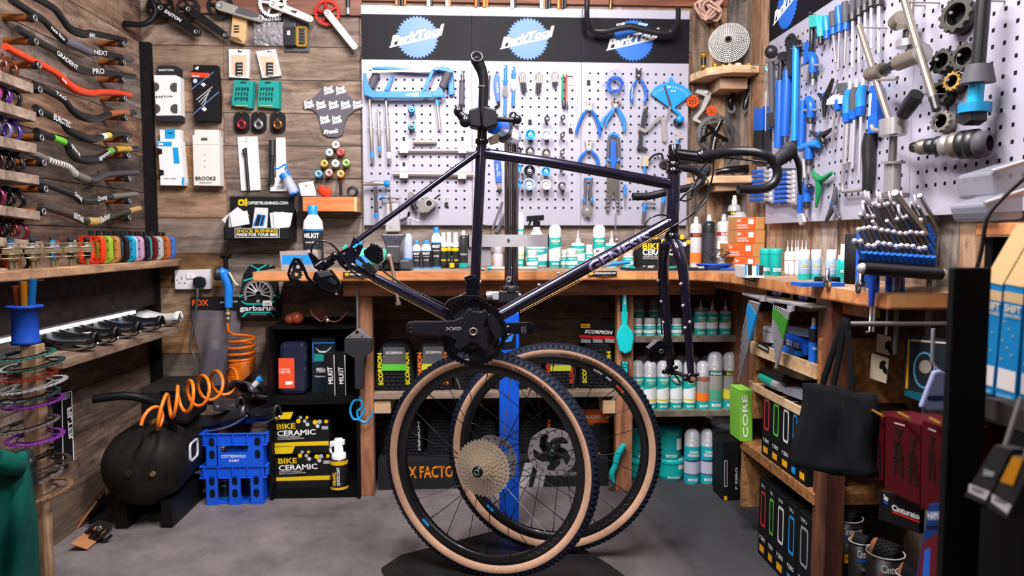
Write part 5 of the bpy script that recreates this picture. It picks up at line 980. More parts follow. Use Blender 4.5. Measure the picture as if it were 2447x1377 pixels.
mb=MB(); mb.tube(spl([BW.pt(*Q3(355,335),.05),BW.pt(*Q3(350,420),.06),BW.pt(*Q3(335,560),.07),BW.pt(*Q3(300,760),.09),BW.pt(*Q3(290,870),.1),BW.pt(*Q3(320,980),.11),BW.pt(*Q3(330,1080),.12),BW.pt(*Q3(300,1190),.14),BW.pt(*Q3(200,1260),.2),BW.pt(*Q3(60,1310),.3),BW.pt(*Q3(-120,1340),.4)],6),.0055,M('3a3a40',.35),8); mb.build('cable',t)
t=thing('air_gun','blue air blow gun hanging on back wall with dial and orange hose','air gun',BW.pt(*Q3(625,640),.08)); AB=M('1479d8',.38)
mb=MB(); d=.1; mb.tube(spl(tb(BW,d,Q3([(575,195),(600,230),(630,290),(638,360),(636,440),(636,515)])),5),[.026,.022,.019,.0185,.0175,.0165],AB,16); mb.ball(BW.pt(*Q3(575,200),d),.03,AB,16,(1,.9,.85)); mb.tube(tb(BW,d,Q3([(575,280),(600,300)])),.008,AB,8); mb.build('body',t)
mb=MB(); mb.lathe([(0,.012),(.028,.012),(.031,.008),(.031,-.015),(0,-.015)],BW.pt(*Q3(535,205),d),V((-1,-.25,.1)),M('2a2e36',.4),22); mb.build('dial',t)
mb=MB(); mb.tube(tb(BW,d,Q3([(612,165),(610,95),(605,60)])),[.011,.01,.012],BLK,12); mb.tube(tb(BW,d,Q3([(568,40),(655,45)])),.012,BLK,12); mb.build('top_connector',t)
mb=MB(); mb.tube(spl(tb(BW,d+.02,Q3([(640,195),(670,250),(700,300),(728,312)])),4),[.005,.006,.006,.004],M('c9b98a',.3,.8),8); mb.build('trigger',t)
mb=MB(); mb.tube(tb(BW,d,Q3([(630,515),(630,640)])),.008,M('a89a80',.3,.9),12); mb.lathe([(.0,0),(.0115,0),(.0115,.016),(.0,.016)],BW.pt(*Q3(630,560),d),(0,0,-1),M('a89a80',.3,.9),12); mb.lathe([(.0,0),(.0105,0),(.0105,.018),(.0,.018)],BW.pt(*Q3(630,605),d),(0,0,-1),M('8f8268',.3,.9),6); mb.build('coupling',t)
HO=M('e8761c',.35); pts=[]
c0=BW.pt(*Q3(628,660),.1); pts+=[c0,BW.pt(*Q3(632,730),.1)]
top=BW.pt(*Q3(755,770),.11); bot=BW.pt(*Q3(758,1010),.12); R_=.052
for i in range(0,4*14+1):
 q=i/(4*14); a=pi+.6+q*4*2*pi; c=top.lerp(bot,q**.9); pts.append(c+V((R_*1.05*cos(a),-R_*.8*sin(a),.0)))
bun=BW.pt(*Q3(745,1150),.13)
for i in range(1,9*12+1):
 q=i/(9*12); a=pi+.6+q*9*2*pi; c=bot.lerp(bun,q); e1=V((1,0,.15+.35*q)); pts.append(c+e1.normalized()*(R_*1.02*cos(a))+V((0,-R_*.8*sin(a)*(1-.4*q),-.02*q*sin(a))))
way=[bun,BW.pt(*Q3(640,1190),.3),BW.pt(*Q3(520,1220),.48),BW.pt(*Q3(420,1262),.60),BW.pt(*Q3(320,1305),.68),BW.pt(*Q3(220,1350),.73),BW.pt(*Q3(110,1400),.77),BW.pt(*Q3(20,1480),.79),BW.pt(*Q3(-100,1560),.80)]
W_s=spl(way,14); n=len(W_s)
for i in range(1,n):
 q=i/n; a=pi+.6+i*2*pi/14*.86; rr_=R_*(1.0-.28*max(0,q-.6)/.4)
 tg=(W_s[min(i+1,n-1)]-W_s[i-1]).normalized(); e1=V((0,0,1)); e2=tg.cross(e1).normalized()
 pts.append(W_s[i]+e1*(rr_*sin(a))+e2*(rr_*.8*cos(a))-tg*(.02*cos(a)))
mb=MB(); mb.tube(pts,.0064,HO,8); single(mb,'coil_hose','orange coiled air hose hanging from the air gun down to the compressor','hose')
mb=MB(); mb.tube([YP(2.6).pt(360,1012),YP(2.62).pt(372,1004),YP(2.64).pt(376,1026)],.008,M('a8863a',.3,.9),10); single(mb,'hose_fitting','brass fitting joining the orange hose to the compressor','fitting')
o=Q3([(830,128),(880,118),(920,118),(1045,132),(1075,200),(1115,590),(1090,610),(735,605),(710,575),(770,215)])
t=card('chainring_card','black and teal card with silver chainring lettered garbaruk','packet',o,.07,'16161a',d0=.055)
TE='1fb0a2'
prints(t,BW,.07,[(Q3(p_),TE)for p_ in([(830,132),(845,128),(905,160),(975,125),(990,130),(910,172)],[(895,165),(918,165),(918,260),(895,260)],[(770,265),(890,232),(892,245),(775,278)],[(915,232),(1055,265),(1050,276),(915,245)],[(730,415),(775,392),(775,405),(735,425)],[(1040,395),(1110,420),(1105,430),(1040,408)],[(755,455),(800,478),(1010,478),(1060,452),(1062,465),(1012,492),(798,492),(752,466)],[(755,600),(800,556),(1020,556),(1062,602),(1045,604),(1010,570),(808,570),(772,606)],[(1000,140),(1030,128),(1040,132),(1008,146)])],[('garbaruk',Q3(738,545),Q3(1075,543),12,'e8e8e8'),('LIGHTWEIGHT BIKE COMPONENTS',Q3(835,585),Q3(985,585),2.4,'9a9a9a'),('g',Q3(888,462),Q3(922,462),6,'c8c8c8')])
mb=MB(); c=BW.pt(*Q3(908,392),.076); n=17; vs=[]; R_=BW.m(*Q3(908,392),33,.076); m_=M('b8b4b4',.3,.85)
arc=[pi*(-.14)+(pi*1.28)*i/40 for i in range(41)]
mb.add([c+BW.u*(r*cos(a))+BW.v*(r*sin(a))+BW.n*h for h in(.002,-.002)for a in arc for r in(R_*.86,R_)],[[2*i,2*i+1,2*i+3,2*i+2]for i in range(40)],m_)
for i in range(22):a=arc[0]+(arc[-1]-arc[0])*i/21; e=BW.u*cos(a)+BW.v*sin(a); f_=BW.n.cross(e); mb.obox(c+e*(R_*1.03),e*.004,f_*.003,BW.n*.002,m_)
for i in range(10):a=-.25+(pi+.5)*i/9; e=BW.u*cos(a)+BW.v*sin(a); mb.tube([c+e*.012,c+e*R_*.88],[.004,.003],m_,6)
mb.build('chainring',t); prints(t,BW,.074,[(Q3([(948,455),(1030,452),(1032,500),(948,505)]),'e8e8e8')],[('1234567',Q3(960,492),Q3(1020,490),5,'555555')],'price_label')
t=thing('clothing_bag','clear bag of grey clothing with FOX header card behind the air hose','bag',BW.pt(*Q3(500,1200),.05))
mb=MB(); mb.plate(BW,Q3([(285,425),(720,425),(730,535),(290,540)]),.05,.004,M('1a191c',.5)); mb.build('header_card',t); prints(t,BW,.05,[],[('FOX',Q3(305,500),Q3(452,498),14,'e85a1c'),('460',Q3(555,478),Q3(600,475),4,'c8c8c8'),('MTB',Q3(670,472),Q3(720,470),4,'c8c8c8')])
mb=MB(); n=14; vs=[]
for i in range(n+1):
 for j in range(n+1):
  u_,v_=i/n,j/n; L_=290+75*min(1,v_*1.6)-0*v_; R__=760-70*v_
  vs.append(BW.P(*BW.uv(*Q3(L_+(R__-L_)*u_,540+680*v_),.04),.035+.03*sin(pi*u_)+.008*sin(u_*13+v_*7)))
mb.add(vs,[[i*(n+1)+j,i*(n+1)+j+1,(i+1)*(n+1)+j+1,(i+1)*(n+1)+j]for i in range(n)for j in range(n)],M('7d7782',.25,.0,alpha=.62),True); mb.build('plastic',t)
mb=MB(); mb.plate(BW,Q3([(450,800),(580,810),(660,1000),(640,1200),(370,1200),(390,960)]),.03,.01,M('3e3c45',.8)); mb.plate(BW,Q3(rect(485,815,550,895)),.0315,.03,M('b8b4b4',.6)); mb.face(BW,Q3(rect(490,820,545,848)),.032,M('c8b02a',.5)); mb.build('folded_clothing',t,bevel=.004)
QB=CR(850,0,3.826); QC=CR(1300,0,3.826); QD=CR(850,300,3.826); QE=CR(1300,300,3.826); PD=.03
G_PL='pliers on the back board'
def tool(name,lab,cat,pl,q,grp=None,d=PD):
 t=thing(name,lab,cat,pl.pt(q[0],q[1],d),grp); HK.append((t,pl)); return t
def rod(mb,pl,pts,d,r,m_,seg=10,flat=1,sm=0):
 P_=tb(pl,d,pts); mb.tube(spl(P_,sm)if sm else P_,r,m_,seg,flat=flat,upv=pl.n if flat!=1 else None); return mb
def pegs(t,pl,pts,d0=PD,d1=.075):
 for x,y in pts:mb=MB(); mb.cyl(pl.pt(x,y,d0),pl.pt(x,y,d1),.0028,STL,8); mb.plate(pl,rect(x-4,y-5,x+4,y+6),d0+.003,d0,M('b9b9bd',.3,.8)); mb.build('hook',t)
for lab,d,L_,gp,bl,gy in(('blue hacksaw in front, grey grip at right, hanging on left tool board',.075,[(70,655),(66,800),(80,870),(150,895),(500,898),(830,885)],[(850,665),(790,800)],(60,655,690,635),[(830,885),(760,840),(690,830),(300,835),(160,830),(120,780),(95,700),(90,655)]),('blue hacksaw behind, grey grip at left, hanging on left tool board',.05,[(150,612),(280,605),(560,632),(690,640),(820,600),(890,650),(905,860),(870,870)],[(190,670),(140,800)],(160,640,700,650),[(850,860),(840,700),(800,640),(700,665),(560,655),(270,635),(150,632)])):
 t=tool('hacksaw',lab,'saw',BW,QB(480,890),'hacksaws')
 mb=MB(); mb.plate(BW,QB(L_+gy),d+.011,d-.006,PTL);
 if d>.06:mb.plate(BW,QB([(690,640),(720,650),(640,830),(600,835)]),d+.008,d-.004,PTL); mb.plate(BW,QB([(690,645),(740,610),(860,630),(905,650),(880,670),(760,640)]),d+.01,d-.004,PTL); mb.plate(BW,QB([(780,790),(820,880),(700,885),(690,850)]),d+.012,d-.006,PTL)
 else:mb.plate(BW,QB([(330,690),(350,690),(300,830),(255,830)]),d+.008,d-.004,PTL)
 mb.build('frame',t,bevel=.003)
 mb=MB(); P_=tb(BW,d+.005,QB(gp)); mb.tube([P_[0].lerp(P_[1],i/12)for i in range(13)],[.0165 if i%2 else .0185 for i in range(13)],M('55525a',.6),14); mb.build('grip',t)
 mb=MB(); x0,y0,x1,y1=bl; mb.plate(BW,QB([(x0,y0),(x1,y1-8),(x1,y1+12),(x0,y0+14)]),d+.013,d+.011,M('a79e90',.4,.5)); mb.build('blade',t)
 if d>.06:prints(t,BW,d+.011,[(QB(rect(520,850,575,880)),'dfe6f2'),(QB([(455,862),(515,850),(515,856),(455,866)]),'dfe6f2'),(QB([(465,872),(515,866),(515,872),(465,876)]),'dfe6f2')])
for i,(a,c,r,lab)in enumerate(((QB(125,895),QD(155,350),.0085,'long silver cutting tool with blue sleeve, leftmost below the hacksaw'),(QB(205,990),QD(220,270),.007,'shorter silver cutting tool, middle below the hacksaw'),(QB(275,895),QD(308,355),.0085,'long silver cutting tool with white label, right of three below the hacksaw'))):
 t=tool('reamer',lab,'tool',BW,c,'silver reamers'); mb=MB(); d=.055; A,C=BW.pt(*a,d),BW.pt(*c,d); e=(C-A).normalized()
 mb.tube([A,A.lerp(C,.3),A.lerp(C,.32),A.lerp(C,.96),C],[r*.75,r*.75,r,r,r*.35],M('a79f99',.28,.95),14); mb.build('shaft',t)
 mb=MB(); mb.tube([A.lerp(C,.82),A.lerp(C,.91)],r+.0006,M(['2a86d8','3a8fd8','e4e6ea'][i],.4),14); mb.build('sleeve',t)
 mb=MB(); q=A.lerp(C,.45); mb.cyl(q-V((.014,0,0)),q+V((.014,0,0)),.0035,SLV,8); mb.build('cross_pin',t)
t=tool('tube_grip','grey tubular grip with hex top hanging right of hacksaws','tool',BW,QB(965,970)); d=.06
mb=MB(); rod(mb,BW,QB([(972,745),(968,965)]),d,.0115,M('57545c',.5),16); rod(mb,BW,QB([(972,740),(972,752)]),d,.0135,M('3a383e',.5),16); rod(mb,BW,QB([(968,955),(968,968)]),d,.0135,M('3a383e',.5),16); mb.build('grip',t); mb=MB(); rod(mb,BW,QB([(978,650),(975,740)]),d,.0065,STD,6); rod(mb,BW,QB([(975,690),(975,700)]),d,.009,STD,12); mb.build('hex_shaft',t)
for i,(y,c2,lab)in enumerate(((1005,'1667c8','blue cup tool on peg, upper of two on left board'),(1160,'1a9aa8','teal-rimmed cup tool on peg, lower of two on left board'))):
 t=tool('cup_tool',lab,'tool',BW,QB(517,y+40),'cup tools on left board'); c=BW.pt(*QB(512,y-8),.085); ax=V((.12,-1,.22))
 mb=MB(); mb.lathe([(.006,.0),(.0125,.001),(.0155,-.004),(.0165,-.015),(.015,-.03),(.010,-.05)],c,ax,M(c2 if i==0 else '1d2733',.32,.4),20); mb.build('cup',t); mb=MB(); mb.torus(c,ax,.0125,.003,M('1f8ad0' if i==0 else '1fa6b4',.3),20,8); mb.build('rim',t); mb=MB(); mb.cyl(c-ax.normalized()*.055,c+ax.normalized()*.012,.0045,STL,8); mb.build('peg',t)
t=tool('punch_tube','silver punch tube with blue top on left board','tool',BW,QB(770,1180)); mb=MB(); rod(mb,BW,QB([(745,960),(770,1182)]),.06,.0068,M('b9b1ab',.28,.95),14); mb.build('tube',t); mb=MB(); rod(mb,BW,QB([(742,910),(746,965)]),.06,.009,M('3a93dc',.4),14); mb.build('sleeve',t); mb=MB(); mb.plate(BW,QB(rect(718,900,770,912)),.068,.05,M('26262a',.4)); mb.build('clip',t)
CH=M('b7aea9',.25,.95)
for nm_,pts,r,lab,clips in(('tube_setter',[(525,150),(735,150)],.0095,'short silver tube above the longer ones on left board',()),('tube_setter',[(385,228),(1095,228)],.0082,'long thin silver tube with white end label on left board',((440,228),(975,228))),('tube_setter',[(340,440),(1075,450)],.0112,'long thick silver tube, lowest on left board',((440,460),(972,465)))):
 t=tool(nm_,lab,'tool',BW,QD(*pts[0]),'silver tubes on left board'); mb=MB(); rod(mb,BW,QD(pts),.052,r,CH,18); mb.build('tube',t)
 for x,y in clips:mb=MB(); mb.plate(BW,QD(rect(x-38,y-20,x+38,y+30)),.066,.063,M('c4c2c6',.3,.8)); mb.plate(BW,QD(rect(x-38,y+22,x+38,y+30)),.066,.03,M('c4c2c6',.3,.8)); mb.plate(BW,QD(rect(x-36,y-135,x+36,y+20)),.033,.03,M('b4b3ba',.35,.5)); mb.plate(BW,QD(rect(x-12,y-125,x+12,y-90)),.038,.03,M('2a2a2e',.5)); mb.build('clip',t)
 if pts[0][0]==385:mb=MB(); A=tb(BW,.052,QD([(1030,228),(1085,228)])); mb.tube(A,r+.0006,M('e4e4e8',.4),16); mb.build('end_label',t)
t=tool('hammer','steel hammer with blue striking cap on left board','hammer',BW,QD(188,880)); d=.075
mb=MB(); rod(mb,BW,QD([(72,535),(130,535),(150,530),(210,528),(225,530),(262,532)]),d,[.0085,.0085,.0115,.0125,.0095,.0095],M('9a9490',.35,.9),14); mb.build('head',t); mb=MB(); rod(mb,BW,QD([(258,532),(270,530),(310,535)]),d,[.011,.0145,.0145],PTL,14); mb.build('blue_cap',t); mb=MB(); rod(mb,BW,QD([(178,560),(182,640),(188,800)]),d,[.008,.0075,.0088],M('4a4850',.6),12); mb.build('handle',t); mb=MB(); rod(mb,BW,QD([(188,805),(190,850)]),d,.0095,PTL,12); mb.build('handle_ring',t)
t=tool('hammer','small steel hammer with blue round cap, right of the big hammer','hammer',BW,QD(330,780)); mb=MB(); rod(mb,BW,QD([(265,655),(410,660)]),.07,.0075,STL,12); rod(mb,BW,QD([(310,640),(325,780)]),.08,.0045,M('7a6a5a',.4,.6),8); mb.build('head',t); mb=MB(); rod(mb,BW,QD([(232,652),(268,655)]),.07,.0105,PTL,12); mb.build('blue_cap',t)
t=tool('cable_tool','silver rectangular press tool standing above the vise','tool',BW,QD(340,970)); mb=MB(); mb.plate(BW,QD([(280,720),(390,712),(408,970),(270,972)]),.07,.032,M('c9c5c9',.35,.7)); mb.plate(BW,QD([(400,860),(470,830),(468,860),(412,890)]),.07,.05,M('2a2a2e',.4)); mb.build('body',t,bevel=.003); prints(t,BW,.07,[(QD([(305,925),(340,925),(322,948)]),'8a868a')])
t=tool('cutting_guide','steel cutting guide clamp with black levers hanging on left board','tool',BW,QD(640,800)); mb=MB(); SG=M('8f8a88',.35,.9)
mb.plate(BW,QD([(575,700),(655,640),(740,690),(750,715),(660,795),(600,800),(570,780)]),.09,.055,SG); mb.plate(BW,QD([(475,640),(490,605),(520,600),(570,640),(555,690),(500,700)]),.07,.04,SG); mb.build('blocks',t,bevel=.002)
mb=MB(); mb.plate(BW,QD(circ(670,712,30,18)),.0912,.09,M('1a1a1c',.5)); mb.ring(BW,QD(circ(670,712,36,18)),QD(circ(670,712,29,18)),.0925,.09,SLV); mb.build('bore',t); mb=MB(); rod(mb,BW,QD([(700,690),(760,640),(775,632)]),.08,.004,BLK,8); rod(mb,BW,QD([(490,790),(480,840)]),.08,.006,BLK,8); rod(mb,BW,QD([(485,840),(580,875)]),.085,.0035,SLV,8); rod(mb,BW,QD([(510,700),(550,770)]),.06,.012,M('2a292c',.4,.5),10); mb.build('levers',t)
for i,(q,lab)in enumerate(((QD(828,690),'empty silver hook on left board beside cutting guide'),(QC(410,720),'empty silver hook at top left of right board'),(QB(1595,1080),'empty clear hook above the blue cup on middle board'),(QB(1965,1160),'empty clear hook right of the small sockets'))):
 mb=MB(); x,y=q; mb.plate(BW,rect(x-5,y-11,x+5,y+12),PD+.003,PD+.0005,M('cfcfd4',.25,.6)); mb.cyl(BW.pt(x,y-6,PD),BW.pt(x,y-7,PD+.04),.0026,CHR,8); mb.plate(BW,rect(x-4,y+3,x+4,y+13),PD+.012,PD,M('26262a',.5)); single(mb,'pegboard_hook',lab,'hook','empty hooks')
t=tool('spanner','slim black spanner on middle board beside seatpost','spanner',BW,QB(1220,900)); mb=MB(); rod(mb,BW,QB([(1226,690),(1220,760),(1215,910)]),.045,.0035,M('3a383c',.4,.6),8); mb.ring(BW,QB(circ(1226,676,14,14)),QB(circ(1226,676,7,14)),.048,.042,STD); mb.build('body',t)
t=tool('spanner','blue handled spanner lettered Park Tool on middle board','spanner',BW,QB(1300,990)); mb=MB(); mb.plate(BW,QB([(1278,665),(1310,665),(1318,800),(1322,930),(1288,935),(1262,800),(1262,720)]),.05,.04,PTB); mb.build('handle',t,bevel=.003); mb=MB(); rod(mb,BW,QB([(1305,930),(1312,960),(1270,985)]),.045,.006,BLK,8); mb.build('jaw',t); prints(t,BW,.05,[],[('Park Tool',QB(1305,845),QB(1298,755),3.4,'e8eefa')])
for lab,x,y0,y1,yb in(('long blue tap handle with black square body on middle board',1368,595,1060,835),('short blue tap handle with steel body on middle board',1443,610,970,775)):
 t=tool('tap_handle',lab,'tool',BW,QB(x,y1),'tap handles'); mb=MB(); rod(mb,BW,QB([(x+5,y0),(x,yb-50)]),.05,.0065,PTL,10); rod(mb,BW,QB([(x,yb+50),(x-5,y1)]),.05,[.0055,.0075],PTL,10); mb.build('handles',t); mb=MB(); mb.plate(BW,QB([(x-20,yb-50),(x+20,yb-50),(x+22,yb+30),(x,yb+60),(x-22,yb+30)]),.06,.04,M('4a4648' if x<1400 else '8a847f',.35,.8)); rod(mb,BW,QB([(x-28,yb-95),(x+26,yb-95)]),.05,.004,PTL,8); mb.build('body',t)  # the tool is a tap handle with two blue grips
for i,(x,y,lab)in enumerate(((1522,695,'bunch of black tipped taps hung on middle board, left of three'),(1675,700,'bunch of black tipped taps hung on middle board, middle of three'),(1825,690,'bunch of black tipped taps hung on middle board, right of three'))):
 t=tool('tap_set',lab,'tap',BW,QB(x,y+150),'tap bunches'); mb=MB(); mb.plate(BW,QB(circ(x,y,38,18)),.036,PD+.001,M('8a8890',.5)); mb.build('disc',t); mb=MB()
 for q in range(3):a=x-20+q*18+(8 if i==1 else 0); b_=a+(22 if i==0 else-12 if i==1 else 0); rod(mb,BW,QB([(a,y-5),(a+(b_-a)*.4,y+60)]),.05+.005*q,.0048,M('b9b4a8',.3,.8),8); rod(mb,BW,QB([(a+(b_-a)*.4,y+60),(b_,y+(150 if i<2 else 95))]),.05+.005*q,.0042,M('222024',.4),8)
 mb.build('taps',t)
for col,x,lab in(('1b8a6a',1897,'green handled cable hook on middle board'),('d24a2a',1926,'red handled cable hook on middle board')):
 t=tool('cable_hook',lab,'tool',BW,QB(x,1000),'cable hooks'); mb=MB(); rod(mb,BW,QB([(x-2,675),(x-6,920)]),.05,.0045,M(col,.45),8); mb.build('handle',t); mb=MB(); rod(mb,BW,QB([(x-6,920),(x-4,995),(x+10,1010),(x+14,990),(x+8,930)]),.05,.0022,M('3a3638',.3,.8),6); mb.build('wire',t)
t=tool('pad_saw','grey curved saw blade hanging beside the coloured hooks','saw',BW,QB(2015,1010)); mb=MB(); mb.plate(BW,QB([(1880,660),(1990,660),(2020,690),(2028,850),(2022,960),(2012,1015),(2008,960),(1998,720),(1980,690),(1880,690)]),.042,.038,M('9d9aa2',.35,.8)); mb.plate(BW,QB(rect(1940,720,2000,778)),.036,PD+.001,M('c9c9ce',.4,.5)); mb.build('blade',t)
def cup(q,R,col,lab,kind='notch',mt_=.6):
 t=tool('socket_cup',lab,'socket',BW,(q[0],q[1]+R),'cup sockets on the middle board'); c=BW.pt(q[0],q[1],.085); r=BW.m(q[0],q[1],R,.085); ax=V((.0,-1,.12)); m_=M(col,.3,mt_)
 mb=MB(); mb.lathe([(r*.3,-.004),(r*.72,-.006),(r*.8,.0),(r*.96,.0),(r,-.003),(r*.95,-.014),(r*.6,-.022),(r*.45,-.05)],c,ax,m_,24)
 if kind=='notch':mb.gear(c-ax.normalized()*.003,ax,16,r*1.05,r*.93,r*.8,.006,m_)
 if kind=='hex':mb.lathe([(r*1.03,.001),(r*1.08,-.01),(r*.8,-.012)],c,ax,m_,6,False)
 mb.build('cup',t); mb=MB(); mb.cyl(c-ax.normalized()*.05,c+ax.normalized()*.004,r*.22 if r>.01 else r*.4,CHR,10); mb.build('peg',t); return t
cups=[(QB(1750,1085),7,'2a2c2e','dark small socket, top row of sockets, middle column','x'),(QB(1895,1073),6,'33343a','dark small socket, top row of sockets, right column','x'),(QB(1440,1060),11,'202026','black notched cup hidden behind clamp screw','notch'),(QB(1598,1228),12.5,'1d74c8','blue notched cup, second row of sockets','notch'),(QB(1745,1230),11.5,'a9b8d0','pale blue notched cup, second row of sockets','notch'),(QB(1892,1234),6,'3c3d42','small dark socket, second row right column','x'),(QD(1595,232),11.5,'4a4648','dark steel hex cup, third row of sockets','hex'),(QD(1743,250),10.5,'57524f','steel hex cup, third row of sockets, middle','hex'),(QD(1890,243),6,'55555a','small chrome socket, third row right column','x'),(QD(1590,412),14,'17181b','large black cup, fourth row of sockets','x'),(QD(1740,418),11,'1d7ad0','blue ring cup just below the top tube','notch'),(QD(1888,395),6,'45454a','small socket half hidden by top tube','x'),(QD(1585,536),14,'8fa3c4','large pale blue cup with toothed rim, bottom row','notch'),(QD(1740,540),13,'d3cdc9','large cream cup, bottom row of sockets','x'),(QD(1888,550),10,'5c5c60','dark chrome hex socket, bottom row right','hex'),(QD(1482,228),10,'222328','black cup at column edge, upper of three','x'),(QD(1478,390),11,'1f86c8','bright blue cup at column edge, middle of three','x'),(QD(1476,535),11,'1f7ad8','bright blue cup at column edge, lowest of three','x')]
for q,R,col,lab,kd in cups:cup(q,R,col,lab,kd)
t=tool('bottle_opener','blue flat handle with steel roller on middle board','tool',BW,QD(1315,625)); mb=MB(); mb.plate(BW,QD([(1265,315),(1325,312),(1335,520),(1282,522)]),.045,.036,PTB); mb.build('handle',t,bevel=.002); mb=MB(); mb.plate(BW,QD([(1270,250),(1320,250),(1325,315),(1268,318)]),.04,.036,M('b9b0a8',.3,.8)); mb.plate(BW,QD([(1290,520),(1330,520),(1340,590),(1300,590)]),.04,.036,M('9a9490',.3,.8)); mb.lathe([(0,.02),(.009,.02),(.0095,.002),(.0095,-.004),(0,-.004)],BW.pt(*QD(1315,592),.04),BW.n,M('4a484c',.35,.7),18); mb.build('roller',t); prints(t,BW,.045,[],[('Park Tool',QD(1306,465),QD(1298,355),3.6,'dfe8f8'),('CCP',QD(1322,460),QD(1319,420),2.2,'dfe8f8')])
for i,(a,c,r,lab)in enumerate((((1340,700),(1245,960),.005,'thin grey file leaning on wall behind the column'),((1380,790),(1285,985),.009,'thick grey rod leaning on wall behind the column'))):
 mb=MB(); mb.tube([BW.pt(*QD(*a),.035),BW.pt(*QD(*c),.12)],r,M('6a666c',.4,.8),8); single(mb,'steel_file',lab,'file','files leaning behind the column')
def pliers(lab,piv,tips,ends,col=PTB,d=.055,hw=.0075,head='9a958f',grips=True,jw=9):
 t=tool('pliers',lab,'pliers',BW,ends[0][-1],G_PL)
 mb=MB(); hm=M(head,.35,.85)
 for tp in tips:
  x0,y0=piv; x1,y1=tp; L_=math.hypot(x1-x0,y1-y0)or 1; nx,ny=-(y1-y0)/L_,(x1-x0)/L_
  mb.plate(BW,[(x0+nx*jw*.55,y0+ny*jw*.55),(x1+nx*1.6,y1+ny*1.6),(x1-nx*1.6,y1-ny*1.6),(x0-nx*jw*.55,y0-ny*jw*.55)],d+.005,d-.004,hm)
 mb.plate(BW,circ(piv[0],piv[1],jw*.75,14),d+.007,d-.006,hm); mb.plate(BW,circ(piv[0],piv[1],jw*.28,10),d+.009,d,M('c9c9ce',.3,.9)); mb.build('jaws',t)
 for e in ends:mb=MB(); rod(mb,BW,e,d,[hw*.75]+[hw]*(len(e)-2)+[hw*.85],col,10,sm=4); mb.build('handle',t)
 return t
t=pliers('blue handled chain pliers with black jaws at top of right board',QC(865,690),[QC(845,622),QC(893,622)],[QC([(850,730),(815,790),(800,880),(808,940)]),QC([(885,730),(920,790),(935,880),(915,942)])],PTB,head='37343a'); prints(t,BW,.064,[],[('Park Tool',QC(808,905),QC(815,800),3.2,'dfe8f8')])
pliers('blue needle nose pliers, upper left of right board',QC(412,985),[QC(395,900),QC(440,905)],[QC([(395,1010),(350,1060),(310,1160),(295,1225)]),QC([(430,1010),(470,1060),(505,1160),(508,1240)])],M('1d63c8',.45))
t=pliers('bunch of light blue thin pliers hanging together on right board',QC(655,965),[QC(620,905),QC(640,915),QC(690,905),QC(708,915)],[QC([(640,990),(590,1040),(540,1110),(530,1170)]),QC([(645,1000),(605,1060),(575,1110),(570,1155)]),QC([(670,995),(700,1060),(725,1120),(732,1205)]),QC([(678,990),(720,1060),(740,1120),(738,1190)]),QC([(650,990),(570,1060),(525,1120),(520,1160)])],PTL,head='8f8a86',hw=.006)
pliers('long nose blue pliers just above the top tube on right board',QE(408,205),[QE(380,120),QE(440,115)],[QE([(395,230),(345,280),(322,330),(318,400)]),QE([(425,230),(475,280),(495,340),(490,405)])],M('1d63c8',.45),head='aaa6a2')
t=pliers('grey and blue cutters hanging head down below the top tube',QE(395,770),[QE(380,840),QE(425,845)],[QE([(385,735),(372,690),(382,580),(375,480)]),QE([(415,735),(430,690),(422,580),(440,480)])],M('57545c',.55),head='8d8984',jw=17)
mb=MB()
for x in(360,440):rod(mb,BW,QE([(x-15,690),(x,665),(x+12,700)]),.058,.005,PTL,8)
rod(mb,BW,QE([(372,488),(440,488)]),.055,.006,PTL,8); mb.build('blue_collars',t)
t=tool('cable_cutter','large blue and grey cable cutter hanging at centre of right board','cutter',BW,QE(635,800)); mb=MB(); mb.plate(BW,QE([(612,140),(655,140),(665,330),(648,415),(625,415),(605,330)]),.06,.04,PTB); rod(mb,BW,QE([(600,110),(592,180),(585,300),(590,330)]),.055,.0085,M('57545c',.55),12); rod(mb,BW,QE([(675,110),(682,180),(685,300),(682,330)]),.055,.0085,M('57545c',.55),12); mb.build('handles',t,bevel=.003)
mb=MB(); rod(mb,BW,QE([(590,100),(630,80),(680,100)]),.055,.0075,PTL,10,sm=4); rod(mb,BW,QE([(570,325),(590,300),(600,330)]),.058,.006,PTL,8); rod(mb,BW,QE([(700,325),(682,300),(672,330)]),.058,.006,PTL,8); mb.build('collars',t); mb=MB(); mb.plate(BW,QE([(590,330),(680,330),(695,420),(690,540),(690,780),(670,790),(655,680),(640,600),(615,680),(590,790),(566,780),(575,560),(580,420)]),.052,.044,M('6a6562',.35,.85))
for y in(700,735,770):mb.ball(BW.pt(*QE(672,y),.055),.005,STL,8); mb.ball(BW.pt(*QE(588,y),.055),.005,STL,8)
mb.build('head',t)
mb=MB()
for i in range(13):mb.torus(BW.pt(*QE(655-6*(i%2),800+15*i),.045),(1,.3*(i%2),0)if i%2 else(0,1,0),.0036,.0011,STL,10,5)
single(mb,'chain','short length of bike chain dangling below the large cutter','chain',kind='stuff')
t=tool('cable_coil','coil of blue cable tied up on right board','cable',BW,QC(645,850)); mb=MB()
for i in range(9):c=BW.pt(*QC(645+rng.uniform(-14,14),775+rng.uniform(-14,14)),.045+.004*i); mb.torus(c,BW.n+V((rng.uniform(-.15,.15),0,rng.uniform(-.15,.15))),.031+rng.uniform(-.004,.005),.0018,M('0f55c8' if i%3 else '2a86d8',.4),24,6)
rod(mb,BW,QC([(560,690),(620,650),(690,650),(730,760),(735,830),(715,840)]),.05,.001,M('2a7ad8',.4),6,sm=4); rod(mb,BW,QC([(525,775),(580,740)]),.05,.0016,STL,6); mb.build('coil',t)
t=tool('wheel_gauge','bright blue fan shaped tension gauge at right of right board','gauge',BW,QC(1230,1160)); GB=M('1288cf',.4)
